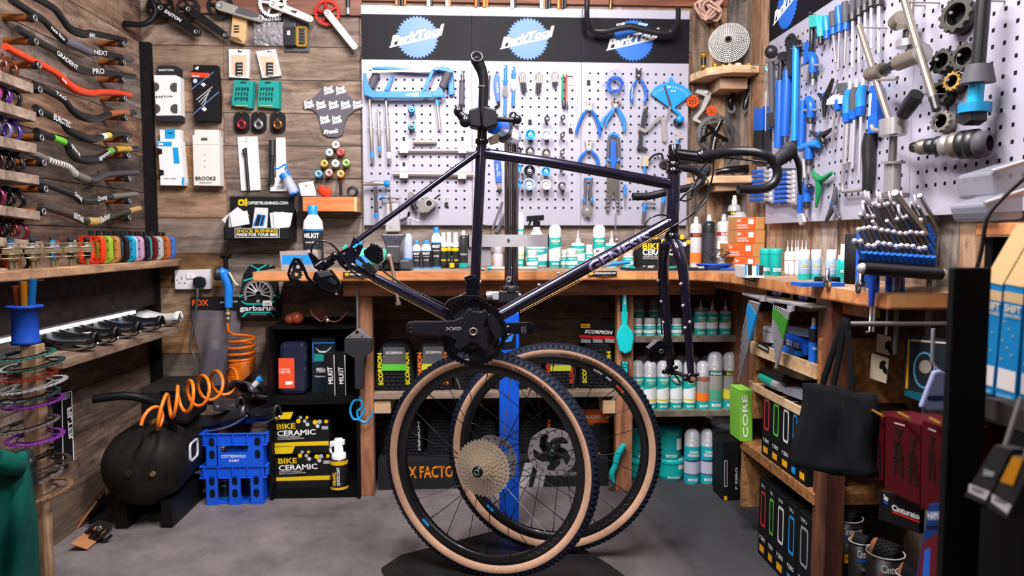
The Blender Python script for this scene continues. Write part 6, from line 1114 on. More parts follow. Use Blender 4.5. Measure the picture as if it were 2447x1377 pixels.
mb=MB(); mb.plate(BW,QC([(970,855),(1010,800),(1080,762),(1140,750),(1145,715),(1160,705),(1182,718),(1188,750),(1260,775),(1330,820),(1352,862),(1195,985),(1225,1010),(1262,1040),(1240,1060),(1170,1000),(1140,978)]),.056,.046,GB); mb.build('body',t,bevel=.002)
mb=MB(); mb.lathe([(0,.03),(.013,.03),(.0165,.024),(.0185,.004),(.018,0),(0,0)],BW.pt(*QC(1235,1095),.05),BW.n,GB,20); mb.lathe([(.019,0),(.0205,-.003),(.0205,-.015),(.012,-.018)],BW.pt(*QC(1228,1112),.055),BW.n,M('26262a',.4),20); mb.build('knob',t); mb=MB(); mb.plate(BW,QC([(1095,785),(1108,780),(1165,950),(1158,975),(1145,965)]),.061,.058,M('3c3640',.4)); mb.plate(BW,QC([(1145,965),(1165,970),(1135,1075),(1118,1080)]),.06,.054,M('9a9490',.35,.8)); mb.cyl(BW.pt(*QC(1158,968),.058),BW.pt(*QC(1158,968),.065),.0035,CHR,8); mb.build('needle',t)
prints(t,BW,.056,[(QC([(cos(rad(a))*215+1160-2,1000-sin(rad(a))*215),(cos(rad(a))*215+1160+2,1000-sin(rad(a))*215),(cos(rad(a))*195+1160+2,1000-sin(rad(a))*195),(cos(rad(a))*195+1160-2,1000-sin(rad(a))*195)]),'cfe6f5')for a in range(42,142,7)]+[(QC(rect(1130,790,1146,806)),'cfe6f5'),(QC(rect(1160,828,1178,838)),'cfe6f5'),(QC(rect(1185,828,1203,838)),'cfe6f5')],name='scale_marks')
t=tool('spoke_gauge','dark spoke tension meter with bare arm on right board','gauge',BW,QC(900,1360)); mb=MB(); mb.plate(BW,QC([(915,990),(950,995),(945,1080),(920,1170),(885,1160),(900,1060)]),.06,.045,M('202428',.4)); mb.plate(BW,QC([(870,1190),(900,1200),(908,1280),(895,1335),(945,1355),(935,1370),(850,1365),(870,1300)]),.06,.045,M('222226',.4)); mb.build('handle',t); mb=MB(); mb.plate(BW,QC([(860,1160),(900,1160),(930,1190),(1020,1090),(1060,1060),(1075,1075),(1040,1110),(930,1215),(870,1195)]),.056,.05,M('a39c97',.35,.85)); mb.plate(BW,QC([(1070,1060),(1105,1075),(1120,1280),(1108,1300),(1088,1295)]),.05,.044,M('a9a29b',.4,.7)); mb.build('arm',t)
t=tool('wire_brush','small brush with blue handle just above the fork head','brush',BW,QE(920,450)); mb=MB(); mb.plate(BW,QE([(905,285),(960,280),(955,370),(895,372)]),.055,.035,M('b3a690',.8)); mb.build('bristles',t); mb=MB(); rod(mb,BW,QE([(920,370),(920,460)]),.05,.0065,PTL,10); mb.build('handle',t); mb=MB(); rod(mb,BW,QE([(960,320),(1000,275),(1070,258),(1085,300)]),.06,.005,BLK,8,sm=3); mb.build('hook_arm',t)
for lab,top,a,c in(('blue and grey T-handle tool below the far handlebar end',[(905,705),(1020,715)],(925,715),(905,900)),('blue handled tool hanging behind the head tube',[(1090,640),(1110,645)],(1100,650),(1075,800))):
 t=tool('handle_tool',lab,'tool',BW,QE(*c),'handled tools by head tube'); mb=MB(); rod(mb,BW,QE([a,((a[0]+c[0])/2,(a[1]+c[1])/2-20)]),.06,.009,PTL,12); rod(mb,BW,QE([((a[0]+c[0])/2,(a[1]+c[1])/2-20),c]),.06,[.009,.0075],M('57545c',.5),12); mb.build('handle',t); mb=MB(); rod(mb,BW,QE(top),.06,.007,M('9a9690',.35,.9),10); mb.build('crossbar',t)
t=tool('small_driver','small blue handled driver beside the large cutter','tool',BW,QE(740,740)); mb=MB(); rod(mb,BW,QE([(740,540),(738,640)]),.05,[.0065,.0075],PTL,10); mb.build('handle',t); mb=MB(); rod(mb,BW,QE([(738,640),(742,740)]),.05,.003,STL,8); mb.build('shaft',t)
t=tool('nipple_key','small key with blue sleeve on clear hook above fork stem','tool',BW,QE(1225,140)); mb=MB(); mb.plate(BW,QE([(1210,60),(1240,65),(1270,110),(1235,120),(1225,140),(1205,120)]),.045,.04,M('c9c5bf',.35,.6)); mb.build('head',t); mb=MB(); rod(mb,BW,QE([(1225,135),(1227,175)]),.045,.006,PTL,10); mb.build('sleeve',t)
for i,x in enumerate((372,425,665,835,1100,1175,1430,1700,1745,1855,1890)):
 p=BW.pt(*QB(x,20),.04); c1=['c9622a','1a1a1c','e4ddd2','e4ddd2','b85a26','d8702a','e4ddd2','e8e0d6','1c1c1e','d8702a','1a1a1c'][i]
 t=thing('fork_tube','%s tube end poking down over the boards, %s from the left'%({'c9622a':'orange','1a1a1c':'black','e4ddd2':'pale','b85a26':'copper','d8702a':'bright orange','e8e0d6':'white','1c1c1e':'black'}[c1],['first','second','third','fourth','fifth','sixth','seventh','eighth','ninth','tenth','eleventh'][i]),'tube',BW.pt(*QB(x,68),.06),'suspension tubes along the top')
 m_=M(c1,.35,.2); y1=45+x*.022
 mb=MB(); rod(mb,BW,QB([(x,-60),(x,y1)]),.0288,.0085,m_,12); mb.build('tube',t); mb=MB(); rod(mb,BW,QB([(x+26,-60),(x+26,y1-4)]),.0265,.006,M(['1a1a1c','c86a2a'][i%2],.4),10); mb.build('side_tube',t)
t=thing('fork_tube','black bladed suspension leg hanging left of the boards','tube',BW.pt(*Q(1880,130),.06),'suspension tubes along the top'); mb=MB(); rod(mb,BW,Q([(1880,-60),(1880,75)]),.0298,.0095,M('2a3036',.4,.5),14); mb.build('tube',t); mb=MB(); rod(mb,BW,Q([(1880,75),(1880,130)]),.0298,.0095,M('9aa0a6',.3,.8),14); mb.build('collar',t)
t=thing('fork_tube','brass ended tube above the right board','tube',BW.pt(*QC(610,85),.06),'suspension tubes along the top'); mb=MB(); rod(mb,BW,QC([(612,-60),(612,40)]),.0298,.0095,M('6a5a34',.4,.7),14); mb.build('tube',t); mb=MB(); rod(mb,BW,QC([(608,40),(608,85)]),.0298,.0065,M('8a7440',.4,.7),12); mb.build('tip',t)
t=thing('flared_handlebar','black flared drop bar hanging across the right header strip','handlebar',BW.pt(*QC(800,300),.08)); HK.append((t,BW)); d=.10; mb=MB()
P_=[BW.pt(*QC(395,-10),d+.06),BW.pt(*QC(392,100),d+.05),BW.pt(*QC(400,200),d+.03),BW.pt(*QC(440,270),d),BW.pt(*QC(560,285),d),BW.pt(*QC(700,255),d),BW.pt(*QC(800,245),d),BW.pt(*QC(920,275),d),BW.pt(*QC(1060,300),d),BW.pt(*QC(1160,290),d),BW.pt(*QC(1215,220),d+.03),BW.pt(*QC(1228,120),d+.05),BW.pt(*QC(1222,60),d+.06)]
mb.tube(spl(P_,6),[.0115]*3+[.013,.0155,.0145,.0155,.0145,.015,.014]+[.0115]*3,M('1d1c20',.4,.2),14); mb.build('bar',t); mb=MB()
for a,c in(((665,238),(745,222)),((865,225),(948,238))):mb.text('RITCHEY',BW,QC(*a),QC(*c),5,WHT,d+.017,True,.02)
mb.build('lettering',t)
CX=XP(XR-.02)
t=thing('corner_shelf','pale wooden corner shelf holding the silver cassette','shelf',BW.pt(*QC(1600,700),.15)); zs_=YP(D-.2).pt(*QC(1540,605)).z
mb=MB(); A=lambda x,y,Y:YP(Y).pt(*QC(x,y))
a0=A(1335,690,D-.03).x
mb.plate(FL,[(a0,D-.014),(a0,D-.05),(a0+.03,D-.17),(a0+.12,D-.235),(XR-.002,D-.235),(XR-.002,D-.014)],zs_,zs_-.034,WPALE,px=False); mb.build('board',t,bevel=.003)
mb=MB(); mb.plate(BW,QC(rect(1610,715,1860,810)),.16,.02,wood('bracket_wood',('6a4424','a57444','c79a66'),(1,7,7),2.4)); mb.build('bracket',t)
t=thing('cassette','large silver bicycle cassette leaning upright on the corner shelf','cassette',(0,0,0)); c=YP(D-.09).pt(*QC(1690,390)); ax=V((-.42,-1,.1))
for i in range(11):
 R_=.088-.0068*i; mb=MB(); mb.gear(c+ax.normalized()*(.004*i),ax,int(52-3.6*i),R_+.0012,R_-.001,R_-.0024,.0018,M('7d7a78',.35,.8));
 n_ax=ax.normalized(); e1=n_ax.cross(V((0,0,1))).normalized(); e2=n_ax.cross(e1)
 for q in range(12):a=2*pi*q/12+.2*i; e=e1*cos(a)+e2*sin(a); mb.tube([c+n_ax*(.004*i)+e*(R_-.003),c+n_ax*(.004*i+.003)+e*max(R_-.0155,.011)],.0010,M('757270',.4,.7),4,caps=False)
 mb.build('sprocket',t)
mb=MB(); mb.lathe([(.08,-.006),(.03,.03)],c,ax,M('2a2a2c',.6,.5),30); mb.build('shaded_carrier',t)  # dark backing cone: shade between the sprockets put into its colour
mb=MB(); mb.lathe([(.0105,-.002),(.014,.001),(.014,.01),(.0105,.012)],c+ax.normalized()*.036,ax,M('8a8886',.35,.8),18); mb.build('lockring',t); dz=zs_+.092-c.z
GO=M('b98420',.28,.85)
t=thing('hub','gold and black bicycle hub standing at left of the corner shelf','hub',A(1460,598,D-.18)); o=V((A(1458,598,D-.15).x,D-.15,zs_)); mb=MB(); mb.lathe([(0,0),(.014,0),(.014,.012),(.010,.015),(.010,.045)],o,(0,0,1),GO,20); mb.lathe([(.010,.046),(.012,.05),(.0165,.056),(.0165,.062),(.011,.064),(.009,.07),(0,.07)],o,(0,0,1),GO,20); mb.build('flanges',t); mb=MB(); mb.lathe([(.0112,.014),(.0112,.048)],o,(0,0,1),M('1c1c22',.35,.4),20); mb.build('shell',t)
for i,(x,yd,r,h,col,lab)in enumerate(((1565,.17,.014,.018,GO,'gold anodised cap on corner shelf, beside the hub'),(1640,.15,.013,.02,GO,'gold anodised ring on corner shelf in front of cassette'),(1700,.19,.011,.014,M('c9b9a0',.3,.8),'pale gold cap on corner shelf'),(1775,.17,.016,.02,M('e4d2bc',.5),'cream domed cap on corner shelf'),(1875,.2,.013,.014,GO,'gold cap at right end of corner shelf'))):
 mb=MB(); o=V((YP(D-yd).pt(*QC(x,560)).x,D-yd,zs_)); mb.lathe([(0,0),(r,0),(r,h*.3),(r*.85,h*.45),(r*.95,h*.75),(r*.8,h),(0,h)],o,(0,0,1),col,18); single(mb,'end_plug',lab,'cap','caps on the corner shelf')  # small caps resting on the shelf
t=thing('light_derailleur','silver derailleur cage with orange jockey wheels on right of tool boards','derailleur',BW.pt(*QC(1420,1110),.03)); mb=MB(); mb.plate(BW,QC([(1380,850),(1400,820),(1500,825),(1530,850),(1520,900),(1470,1000),(1400,1085),(1440,1110),(1430,1128),(1365,1100),(1360,1080),(1430,1000),(1475,880),(1400,850)]),.05,.044,M('cfcbc6',.35,.6)); mb.ball(BW.pt(*QC(1490,845),.05),.012,SLV,10,(1,.6,1)); mb.build('cage',t)
for x,y,R in((1358,925,62),(1530,1015,52)):mb=MB(); c=BW.pt(*QC(x,y),.045); r=BW.m(*QC(x,y),R/3.826,.045); mb.gear(c,BW.n,13,r,r*.82,r*.62,.006,M('dd4f1f',.45)); mb.gear(c,BW.n,7,r*.62,r*.3,r*.18,.006,M('dd4f1f',.45)); mb.build('jockey_wheel',t)
t=thing('road_crankset','glossy black crankset with chainrings hung right of the tool boards','crankset',BW.pt(*QC(1580,1370),.03)); c=BW.pt(*QC(1568,1215),.06); r=BW.m(*QC(1568,1215),45,.06); mb=MB(); mb.gear(c,BW.n+V((-.25,0,.05)),50,r,r*.95,r*.78,.004,M('17171a',.25,.5)); mb.gear(c-BW.n*.008,BW.n+V((-.25,0,.05)),34,r*.72,r*.66,r*.55,.004,M('17171a',.25,.5)); mb.build('chainrings',t)
mb=MB();
for p_ in([(1550,1180),(1590,1200),(1570,1370),(1540,1500),(1500,1490)],[(1480,1140),(1510,1130),(1575,1185),(1555,1215)],[(1610,1100),(1650,1090),(1600,1205),(1560,1200)],[(1580,1210),(1690,1270),(1680,1300),(1570,1240)],[(1560,1210),(1440,1280),(1430,1260),(1540,1185)]):mb.plate(BW,QC(p_),.085,.066,M('0d0d0f',.18,.4))
mb.build('crank_arm',t,bevel=.003); mb=MB(); mb.text('ROTOR',BW,QC(1548,1365),QC(1572,1250),3.5,WHT,.0865,True,.02); mb.build('lettering',t)
for lab,pts,o in(('black derailleur hanging below corner shelf',[(1720,745),(1700,790),(1730,850),(1700,930),(1715,1000)],(1710,900)),('shiny black derailleur hanging at right below corner shelf',[(1920,740),(1880,790),(1870,860),(1850,930),(1830,1000)],(1870,880))):
 t=thing('rear_derailleur',lab,'derailleur',BW.pt(*QC(*pts[-1]),.05),'derailleurs below the corner shelf'); mb=MB(); P_=[BW.pt(x_,y_,.06+.05*(o[0]>1800))for x_,y_ in QC(pts)]; mb.tube(spl(P_,4),[.012,.018,.012,.014,.01],M('131315',.22,.4),10); mb.build('body',t); mb=MB(); q=P_[-1]; mb.gear(q,V((-.3,-1,0)),11,.02,.016,.007,.004,M('1d1d20',.3,.4)); mb.gear(P_[1],V((-.3,-1,0)),11,.018,.015,.007,.004,M('1d1d20',.3,.4)); mb.build('jockey_wheels',t)
t=thing('corner_shelf','lower pale corner shelf behind the handlebar with black cranks','shelf',BW.pt(*QE(1600,550),.15)); zl_=YP(D-.16).pt(*QE(1600,460)).z; mb=MB(); a1=YP(D-.1).pt(*QE(1390,480)).x; mb.plate(FL,[(a1-.03,D-.014),(a1,D-.12),(a1+.05,D-.16),(XR-.002,D-.2),(XR-.002,D-.014)],zl_,zl_-.032,WPALE,px=False); mb.build('board',t,bevel=.003); mb=MB(); mb.plate(BW,QE([(1570,540),(1790,500),(1790,590),(1570,600)]),.14,.02,bpy.data.materials['bracket_wood']); mb.build('bracket',t)
t=thing('mtb_crank','glossy black crank lying on the lower corner shelf','crank',V((a1+.2,D-.1,zl_))); mb=MB(); mb.tube(spl([V((a1+.09,D-.1,zl_+.02)),V((a1+.15,D-.12,zl_+.03)),V((a1+.24,D-.13,zl_+.035))],4),[.013,.016,.02],M('0d0d0f',.2,.4),12,flat=.6); mb.torus(V((a1+.21,D-.06,zl_+.052)),V((-.3,-1,.2)),.045,.004,M('121214',.25,.5),26,6); mb.build('arm',t)
mb=MB(); P_=[]; r_=random.Random(4)
for i in range(26):P_.append(BW.pt(*QC(1500+105*sin(i*2.3)+r_.uniform(-40,60),80+(110*cos(i*1.7))+r_.uniform(-25,25)),.06+r_.uniform(0,.06)))
mb.tube(spl(P_,5),.006,M('b9978a',.85),7); single(mb,'cord_bundle','tangled bundle of pale cord hanging high in the right corner','cord')
QR=CR(1780,0,3.825); QS=CR(2050,0,3.826); QT=CR(1740,300,3.824); QU=CR(2000,340,3.826)
FIN={'b':PTB,'l':PTL,'k':M('17171a',.4),'g':M('4a494e',.55),'s':M('a9a5a6',.3,.9),'d':M('6b6765',.35,.9),'w':WHT,'t':M('2aa6a0',.4),'n':M('1f7a4a',.45),'o':M('857a70',.35,.85),'c':M('d5d3d8',.25,.9)}
def multi(pl,d,name,lab,cat,grp,parts,cr=None):
 """a tool made of rods (r) and flat pieces (p) standing off a wall"""
 pp=parts[0]; f=pp[5]if len(pp)>5 else cr; x=f(pp[2])[0]
 t=thing(name,lab,cat,pl.pt(x[0],x[1],d),grp)
 for p in parts:
  nm_,k_,pts,r,col=p[:5]; q=(p[5]if len(p)>5 else cr)(pts); m_=FIN[col]if len(col)==1 else M(col,.4,.2); mb=MB()
  if k_=='r':mb.tube(spl(tb(pl,d,q),4)if len(q)>2 else tb(pl,d,q),r,m_,10)
  elif k_=='b':mb.ball(pl.pt(q[0][0],q[0][1],d),r,m_,12)
  elif k_=='o':mb.ring(pl,circ(q[0][0],q[0][1],r[0],18),circ(q[0][0],q[0][1],r[1],18),d+.006,d-.004,m_)
  else:mb.plate(pl,q,d+r,d-r,m_)
  mb.build(nm_,t,bevel=.0015 if k_=='p' else 0)
 HK.append((t,pl)); return t
GT='blue tools on the right wall'
m1=lambda lab,parts,d=.05,cr=QR,name='hand_tool',cat='tool',grp=GT:multi(RW,d,name,lab,cat,grp,parts,cr)
m1('black tyre gauge pole with ball top, leftmost on the right wall boards',[('shaft','r',[(240,560),(250,1160)],.012,'g'),('ball_top','b',[(240,475)],.026,'k'),('collar','r',[(200,560),(290,545)],.008,'s'),('slider','p',[(190,1040),(270,1020),(275,1155),(215,1170)],.016,'k')])
m1('thin steel wire tool hanging beside the ball topped pole',[('wire','r',[(195,840),(188,1200)],.003,'s'),('loop','r',[(60,600),(190,600),(200,690),(180,830)],.003,'s'),('teal_stop','r',[(198,610),(200,650)],.007,'t')])
m1('big blue handled spanner with black jaw, left of two',[('handle','r',[(322,740),(315,1050),(305,1350)],.0165,'b'),('shaft','r',[(330,560),(322,745)],.011,'k'),('jaw','p',[(290,490),(350,470),(370,530),(345,560),(300,550)],.008,'k')])
m1('big blue handled chain whip with black plate, right of two',[('handle','r',[(388,650),(380,900),(365,1245)],.017,'b'),('plate','p',[(360,370),(440,350),(445,420),(415,700),(380,700),(380,480)],.006,'k'),('hook_top','r',[(390,360),(430,325),(470,380),(500,385)],.009,'k')])
m1('bright blue tubular wrench with black tip below',[('tube','r',[(468,425),(452,1290)],.0125,'1a84d8'),('clip','p',[(430,415),(500,405),(520,425),(450,435)],.008,'d'),('tip','r',[(452,1290),(450,1340)],.009,'k')])
m1('blue flat handle file with silver tip',[('handle','p',[(540,385),(580,375),(578,560),(530,600)],.006,'b'),('tip','p',[(535,600),(580,590),(555,735),(525,740)],.005,'s')])
m1('black and teal seal tool hanging below header',[('body','p',[(582,140),(650,135),(655,240),(584,255)],.012,'t'),('blade','r',[(615,250),(612,380),(600,480)],.009,'k'),('tip','b',[(598,120)],.008,'k')])
for i,(x,y,cr_,lab)in enumerate(((620,500,QR,'blue torque driver with black cap, top of three in column'),(600,910,QR,'blue torque driver with black cap, second in column'))):
 m1(lab,[('body','r',[(x-25,y),(x+5,y+50),(x,y+165)],.0145,'b'),('cap','b',[(x-20,y)],.012,'k'),('collar','r',[(x,y+170),(x,y+215)],.0125,'k'),('bit','r',[(x,y+215),(x,y+280)],.0055,'s'),('hook','r',[(x-60,y+100),(x+70,y+95)],.005,'s')],cr=cr_,grp='torque drivers')
m1('blue torque driver beside the green Y wrench, lowest',[('body','r',[(745,560),(720,600),(718,700)],.0145,'b'),('cap','b',[(742,565)],.013,'k'),('collar','r',[(718,705),(718,755)],.0125,'k'),('bit','r',[(718,755),(718,840)],.0055,'s')],cr=QT,grp='torque drivers')
m1('blue pistol shaped torque driver above the spanner holders',[('body','r',[(660,210),(760,175),(830,170)],.013,'l'),('grip','r',[(742,190),(738,310)],.0145,'b'),('collar','r',[(738,315),(738,360)],.0125,'k'),('bit','r',[(738,360),(735,440)],.005,'s')],cr=QT,grp='torque drivers')
m1('long blue handle wrench with silver open end, reaching down to the bench',[('handle','r',[(530,920),(515,1330)],.0125,'b'),('shank','r',[(690,310),(700,480)],.008,'s',QT),('lower_handle','r',[(672,510),(655,800)],.009,'b',QT),('open_end','p',[(625,820),(670,800),(690,880),(655,915),(635,880)],.006,'c',QT)])
for i,(x,y0,y1,y2,c_,lab)in enumerate(((685,220,340,430,'t','short screwdriver with teal handle, first in the screwdriver row'),(740,150,290,400,'l','blue screwdriver, second in the screwdriver row'),(800,110,250,570,'g','grey screwdriver, third in the screwdriver row'),(855,60,230,640,'b','blue screwdriver, fourth in the screwdriver row'),(915,20,210,575,'g','big grey and blue screwdriver, fifth in the row'))):
 m1(lab,[('handle','r',[(x,y0),(x+6,(y0+y1)/2),(x+10,y1)],[.011,.0135,.0115],c_),('ferrule','r',[(x+10,y1),(x+8,y1+65)],.0105,'b' if i else 'k'),('shaft','r',[(x+8,y1+65),(x+(30 if i==2 else-5),y2)],.0042,'s')],grp='screwdrivers',name='screwdriver',cat='screwdriver')
for i,(x,y1,y2)in enumerate(((985,170,620),(1045,130,575),(1100,90,550),(1155,50,445),(1222,35,490))):
 m1('black collared steel screwdriver at top of right wall, %s of five'%['first','second','third','fourth','last'][i],[('shaft','r',[(x,y1),(x-3,y2)],.0048,'c'),('collar','r',[(x,y1-40),(x,y1+15)],.0145,'k'),('handle','r',[(x+2,-60),(x,y1-40)],.009,'g')],grp='long screwdrivers',name='screwdriver',cat='screwdriver')
m1('white protractor gauge with blue pointer on right wall',[('dial','p',[(740,960),(750,910),(800,870),(870,860),(925,880),(920,945)],.004,'w'),('pointer','p',[(820,910),(838,905),(842,1000),(826,1020),(808,995)],.008,'b'),('shaft','r',[(825,1010),(790,1360)],.0045,'s'),('top_clamp','p',[(830,770),(890,755),(900,850),(845,855)],.012,'g')])
for lab,c_,a,cr_ in(('black and blue Y wrench beside the protractor','k',[(670,860),(740,880),(805,720),(725,1090),(730,960)],QR),('black Y wrench below protractor with blue tip','k',[(600,1205),(690,1240),(795,1180),(720,1330),(715,1290)],QR),('green Y wrench on right wall','n',[(770,420),(835,500),(950,430),(805,750),(825,620)],QT),('grey Y wrench with sockets at bottom of right wall','g',[(890,885),(965,720),(980,560),(1020,855),(965,730)],QT)):
 p=a; m1(lab,[('arms','r',[p[0],p[1],p[2]],[.005,.012,.005],c_),('third_arm','r',[p[1],p[4],p[3]],[.012,.010,.004],c_),('tips','r',[p[3],((p[3][0]*3+p[4][0])/4,(p[3][1]*3+p[4][1])/4)],.005,'d'),('label','b',[(p[1][0],p[1][1]-8)],.0125,'b' if c_!='n' else 'n')],cr=cr_,grp='Y wrenches')
for i,(x,c_)in enumerate(((940,'l'),(1000,'g'),(1060,'l'))):
 m1('curved %s grip hex driver, %s of three side by side'%('blue' if c_=='l' else 'grey',['left','middle','right'][i]),[('grip','r',[(x+20,815-20*i),(x,900-20*i),(x-5,1040-30*i)],[.011,.0155,.0145],c_),('ferrule','r',[(x-5,1040-30*i),(x-10,1120-30*i)],[.015,.0125],'b'),('shaft','r',[(x,1130-30*i),(x-25+6*i,1500+40*i)],.0045,'c'),('hanger','r',[(x+25,735-10*i),(x+20,820-20*i)],.007,'c')],grp='hex drivers')
m1('large frame saw with blue spine, silver frame and black grip on right wall',[('spine','p',[(1140,790),(1200,770),(1215,860),(1195,1215),(1120,1225),(1125,900)],.01,'b'),('scale','p',[(1135,860),(1160,850),(1145,1060),(1125,1065)],.0105,'w'),('grip','r',[(1300,70),(1285,200),(1285,400),(1275,600)],[.0175,.021,.018,.0155],'k',QT),('frame','r',[(1080,-40),(1060,300),(1045,580),(1090,600),(1230,585)],.0062,'s',QT)],name='frame_saw',cat='saw')
m1('small silver L-shaped hook tool next to the frame saw',[('rod','r',[(1130,-20),(1112,330)],.004,'c'),('foot','b',[(1112,332)],.008,'s')],cr=QT)
GO2='headset and bearing tools'
m2=lambda lab,parts,d=.07,cr=QS,name='bearing_tool':multi(RW,d,name,lab,'tool',GO2,parts,cr)
m2('long steel bar tool slanting over right wall with T-shaped cross tube',[('bar','r',[(10,235),(285,1100)],.0095,'o'),('cross_tube','r',[(110,680),(230,640)],.021,'o'),('joint','r',[(230,640),(370,570)],.0125,'k'),('cross_end','r',[(370,575),(590,490)],.0215,'o'),('end_disc','r',[(590,490),(600,486)],.026,'s'),('hook','r',[(150,725),(360,715)],.006,'s')],.11)
m2('second steel bar tool slanting right through the cross tube',[('bar','r',[(425,0),(540,400),(720,1000)],.0095,'o'),('tip','r',[(690,890),(722,1005)],.0105,'k')],.12)
m2('spring loaded headset tool with black and steel discs near top of right wall',[('rod','r',[(500,0),(470,480)],.006,'o'),('upper_disc','r',[(455,220),(445,270)],.026,'o'),('spring','r',[(462,275),(458,350)],.013,'k'),('lower_disc','r',[(458,365),(455,430)],.03,'s'),('side_cup','r',[(340,215),(400,165)],.022,'o')])
m2('steel headset press with black handle standing over the tool rack',[('handle','r',[(375,1130),(430,1040)],.008,'o'),('grip','r',[(410,1050),(480,950),(540,860)],[.0175,.02,.018],'k'),('top_plate','r',[(320,1090),(318,1240)],.034,'s'),('rod','r',[(1510,100),(1500,320)],.010,'d',QT),('collar','r',[(1508,325),(1506,350)],.029,'s',QT),('threaded_body','r',[(1506,350),(1498,610)],.0205,'s',QT),('flange','r',[(1498,620),(1496,660)],.042,'o',QT),('nut','r',[(1494,670),(1490,790)],.023,'s',QT),('foot','r',[(1490,790),(1488,900)],.012,'d',QT),('side_hook','r',[(125,1150),(150,1190),(240,1190)],.006,'s')],.13,name='headset_press')
m2('long black bar with cone and blue spring at far right of the wall',[('bar','r',[(1155,-60),(1100,590)],.015,'k'),('cone','r',[(1110,590),(1095,760)],[.026,.036],'g'),('spring','r',[(1085,770),(1070,940)],.0165,'1aa0c8'),('blue_block','r',[(1070,945),(1065,1030)],.034,'1787b8'),('black_block','p',[(890,970),(1030,960),(1030,1100),(960,1150),(890,1120)],.02,'k')],.09)
for i,(x,y,r,w_,lab)in enumerate(((900,135,.042,.035,'biggest black splined cup high on the right wall'),(975,520,.033,.03,'black splined cup beside the long black bar'),(770,560,.03,.04,'black splined cup pair below the cross tube end'),(755,850,.029,.035,'dark splined cup beside the slanting bar tip'),(870,745,.023,.05,'brass rimmed dark bushing on right wall'),(765,1110,.027,.03,'steel toothed cup low on right wall'))):
 t=thing('splined_cup',lab,'cup',RW.pt(*QS(x,y+60),.04),'splined cups'); c=RW.pt(*QS(x,y),.06); ax=V((-1,-.35,.15)); m_=M('35342f' if i!=5 else '8a857d',.45,.5)
 mb=MB(); mb.lathe([(r*.62,.0),(r*.8,.002),(r,-.004),(r,-w_),(r*.7,-w_)],c,ax,m_,22); mb.lathe([(r*.62,0),(r*.6,-w_*.8),(0,-w_*.8)],c,ax,M('121212',.6),16); mb.gear(c+ax.normalized()*.002,ax,12,r*1.05,r*.9,r*.66,.008,M('b08a4a',.35,.7)if i==4 else m_); mb.build('cup',t); mb=MB(); mb.cyl(RW.pt(*QS(x,y),.0),c+ax.normalized()*.02,.004,STL,8); mb.build('peg',t)
t=thing('bearing_row','row of black and steel bearing cups threaded on one long peg','tool',RW.pt(*QS(860,1340),.05));
for i,(x,r,c_)in enumerate(((540,.014,'k'),(600,.02,'o'),(680,.021,'k'),(760,.025,'k'),(820,.027,'s'),(900,.031,'o'),(980,.034,'k'),(1060,.035,'k'),(1140,.03,'g'))):
 mb=MB(); c=RW.pt(*QS(x,1345-(x-540)*.05),.08); mb.lathe([(r*.5,.014),(r*.85,.015),(r,.008),(r,-.01),(r*.6,-.015)],c,V((-.5,.85,0)),FIN[c_],18); mb.lathe([(0,.012),(r*.5,.012)],c,V((-.5,.85,0)),M('101010',.6),14); mb.build('ring',t)
for i,(x0,y0,x1,lab)in enumerate(((230,395,350,'left stepped holder of blue and chrome spanners'),(425,410,560,'right stepped holder of blue and chrome spanners'))):
 t=thing('spanner_holder',lab+' behind the handlebar drop','spanner holder',RW.pt(*QT(x1,690),.04),'spanner sets'); mb=MB(); mb.plate(RW,QT([(x0+30,y0-20),(x1+60,y0-20),(x1+80,700),(x0+60,720)]),.03,.002,M('c3c3cb',.25,.1,alpha=.8)); mb.build('holder',t)
 for k_ in range(7):
  y=y0+20+k_*43; mb=MB(); d=.05; a=QT(x0-10+(k_>4)*-20,y+12); c=QT(x1-20,y); e=QT(x1+60,y+12); mb.tube(tb(RW,d,[a,c]),.0075,PTB,8,flat=.5); mb.tube(tb(RW,d+.005,[c,e]),[.006,.012],FIN['c'],8,flat=.5); mb.ball(RW.pt(*QT(x1+35,y+4),d+.008),.0125,FIN['c'],10,(.6,1,1)); mb.build('spanner',t)
for i,(x,lab)in enumerate(((110,'left bundle of black straps with blue heads in the corner'),(190,'right bundle of black straps with blue heads in the corner'))):
 t=thing('tyre_lever_bundle',lab,'lever bundle',RW.pt(*QR(x,1450),.03),'strap bundles')
 for k_ in range(4):mb=MB(); xx=x-28+k_*17; mb.plate(RW,QR([(xx,990-i*20),(xx+15,990-i*20),(xx+13,1190-i*10),(xx-2,1195-i*10)]),.03+.004*k_,.02+.004*k_,PTB); mb.plate(RW,QR([(xx-2,1195-i*10),(xx+13,1190-i*10),(xx+8+2*k_,1500),(xx-14+2*k_,1500)]),.029+.004*k_,.021+.004*k_,FIN['k']); mb.build('lever',t)
t=thing('hex_key_rack','black tilted rack bristling with silver bits and blue sockets at right end of bench','tool rack',V((1.0,1.66,ZB))); K=lambda x,y,Y:YP(Y).pt(*QU(x,y))
A0,A1=K(235,1155,1.60),K(950,1205,1.60); B0,B1=K(300,1060,1.82),K(1180,930,1.95)
mb=MB(); mb.tube([A0,A1],.0145,FIN['k'],12); mb.ball(A0,.013,FIN['c'],10); mb.ball(A1,.014,FIN['c'],10); mb.build('front_rail',t)
mb=MB(); up_=V((0,0,.012)); C0=A0+V((.0,.02,.02)); C1=A1+V((0,.02,.02)); D0=C0+V((.19,.24,.06)); D1=C1+V((.16,.24,.07)); mb.add([C0-up_,C1-up_,D1-up_,D0-up_,C0,C1,D1,D0],[[3,2,1,0],[4,5,6,7],[0,1,5,4],[1,2,6,5],[2,3,7,6],[3,0,4,7]],M('1d1d21',.5)); mb.build('plate',t)
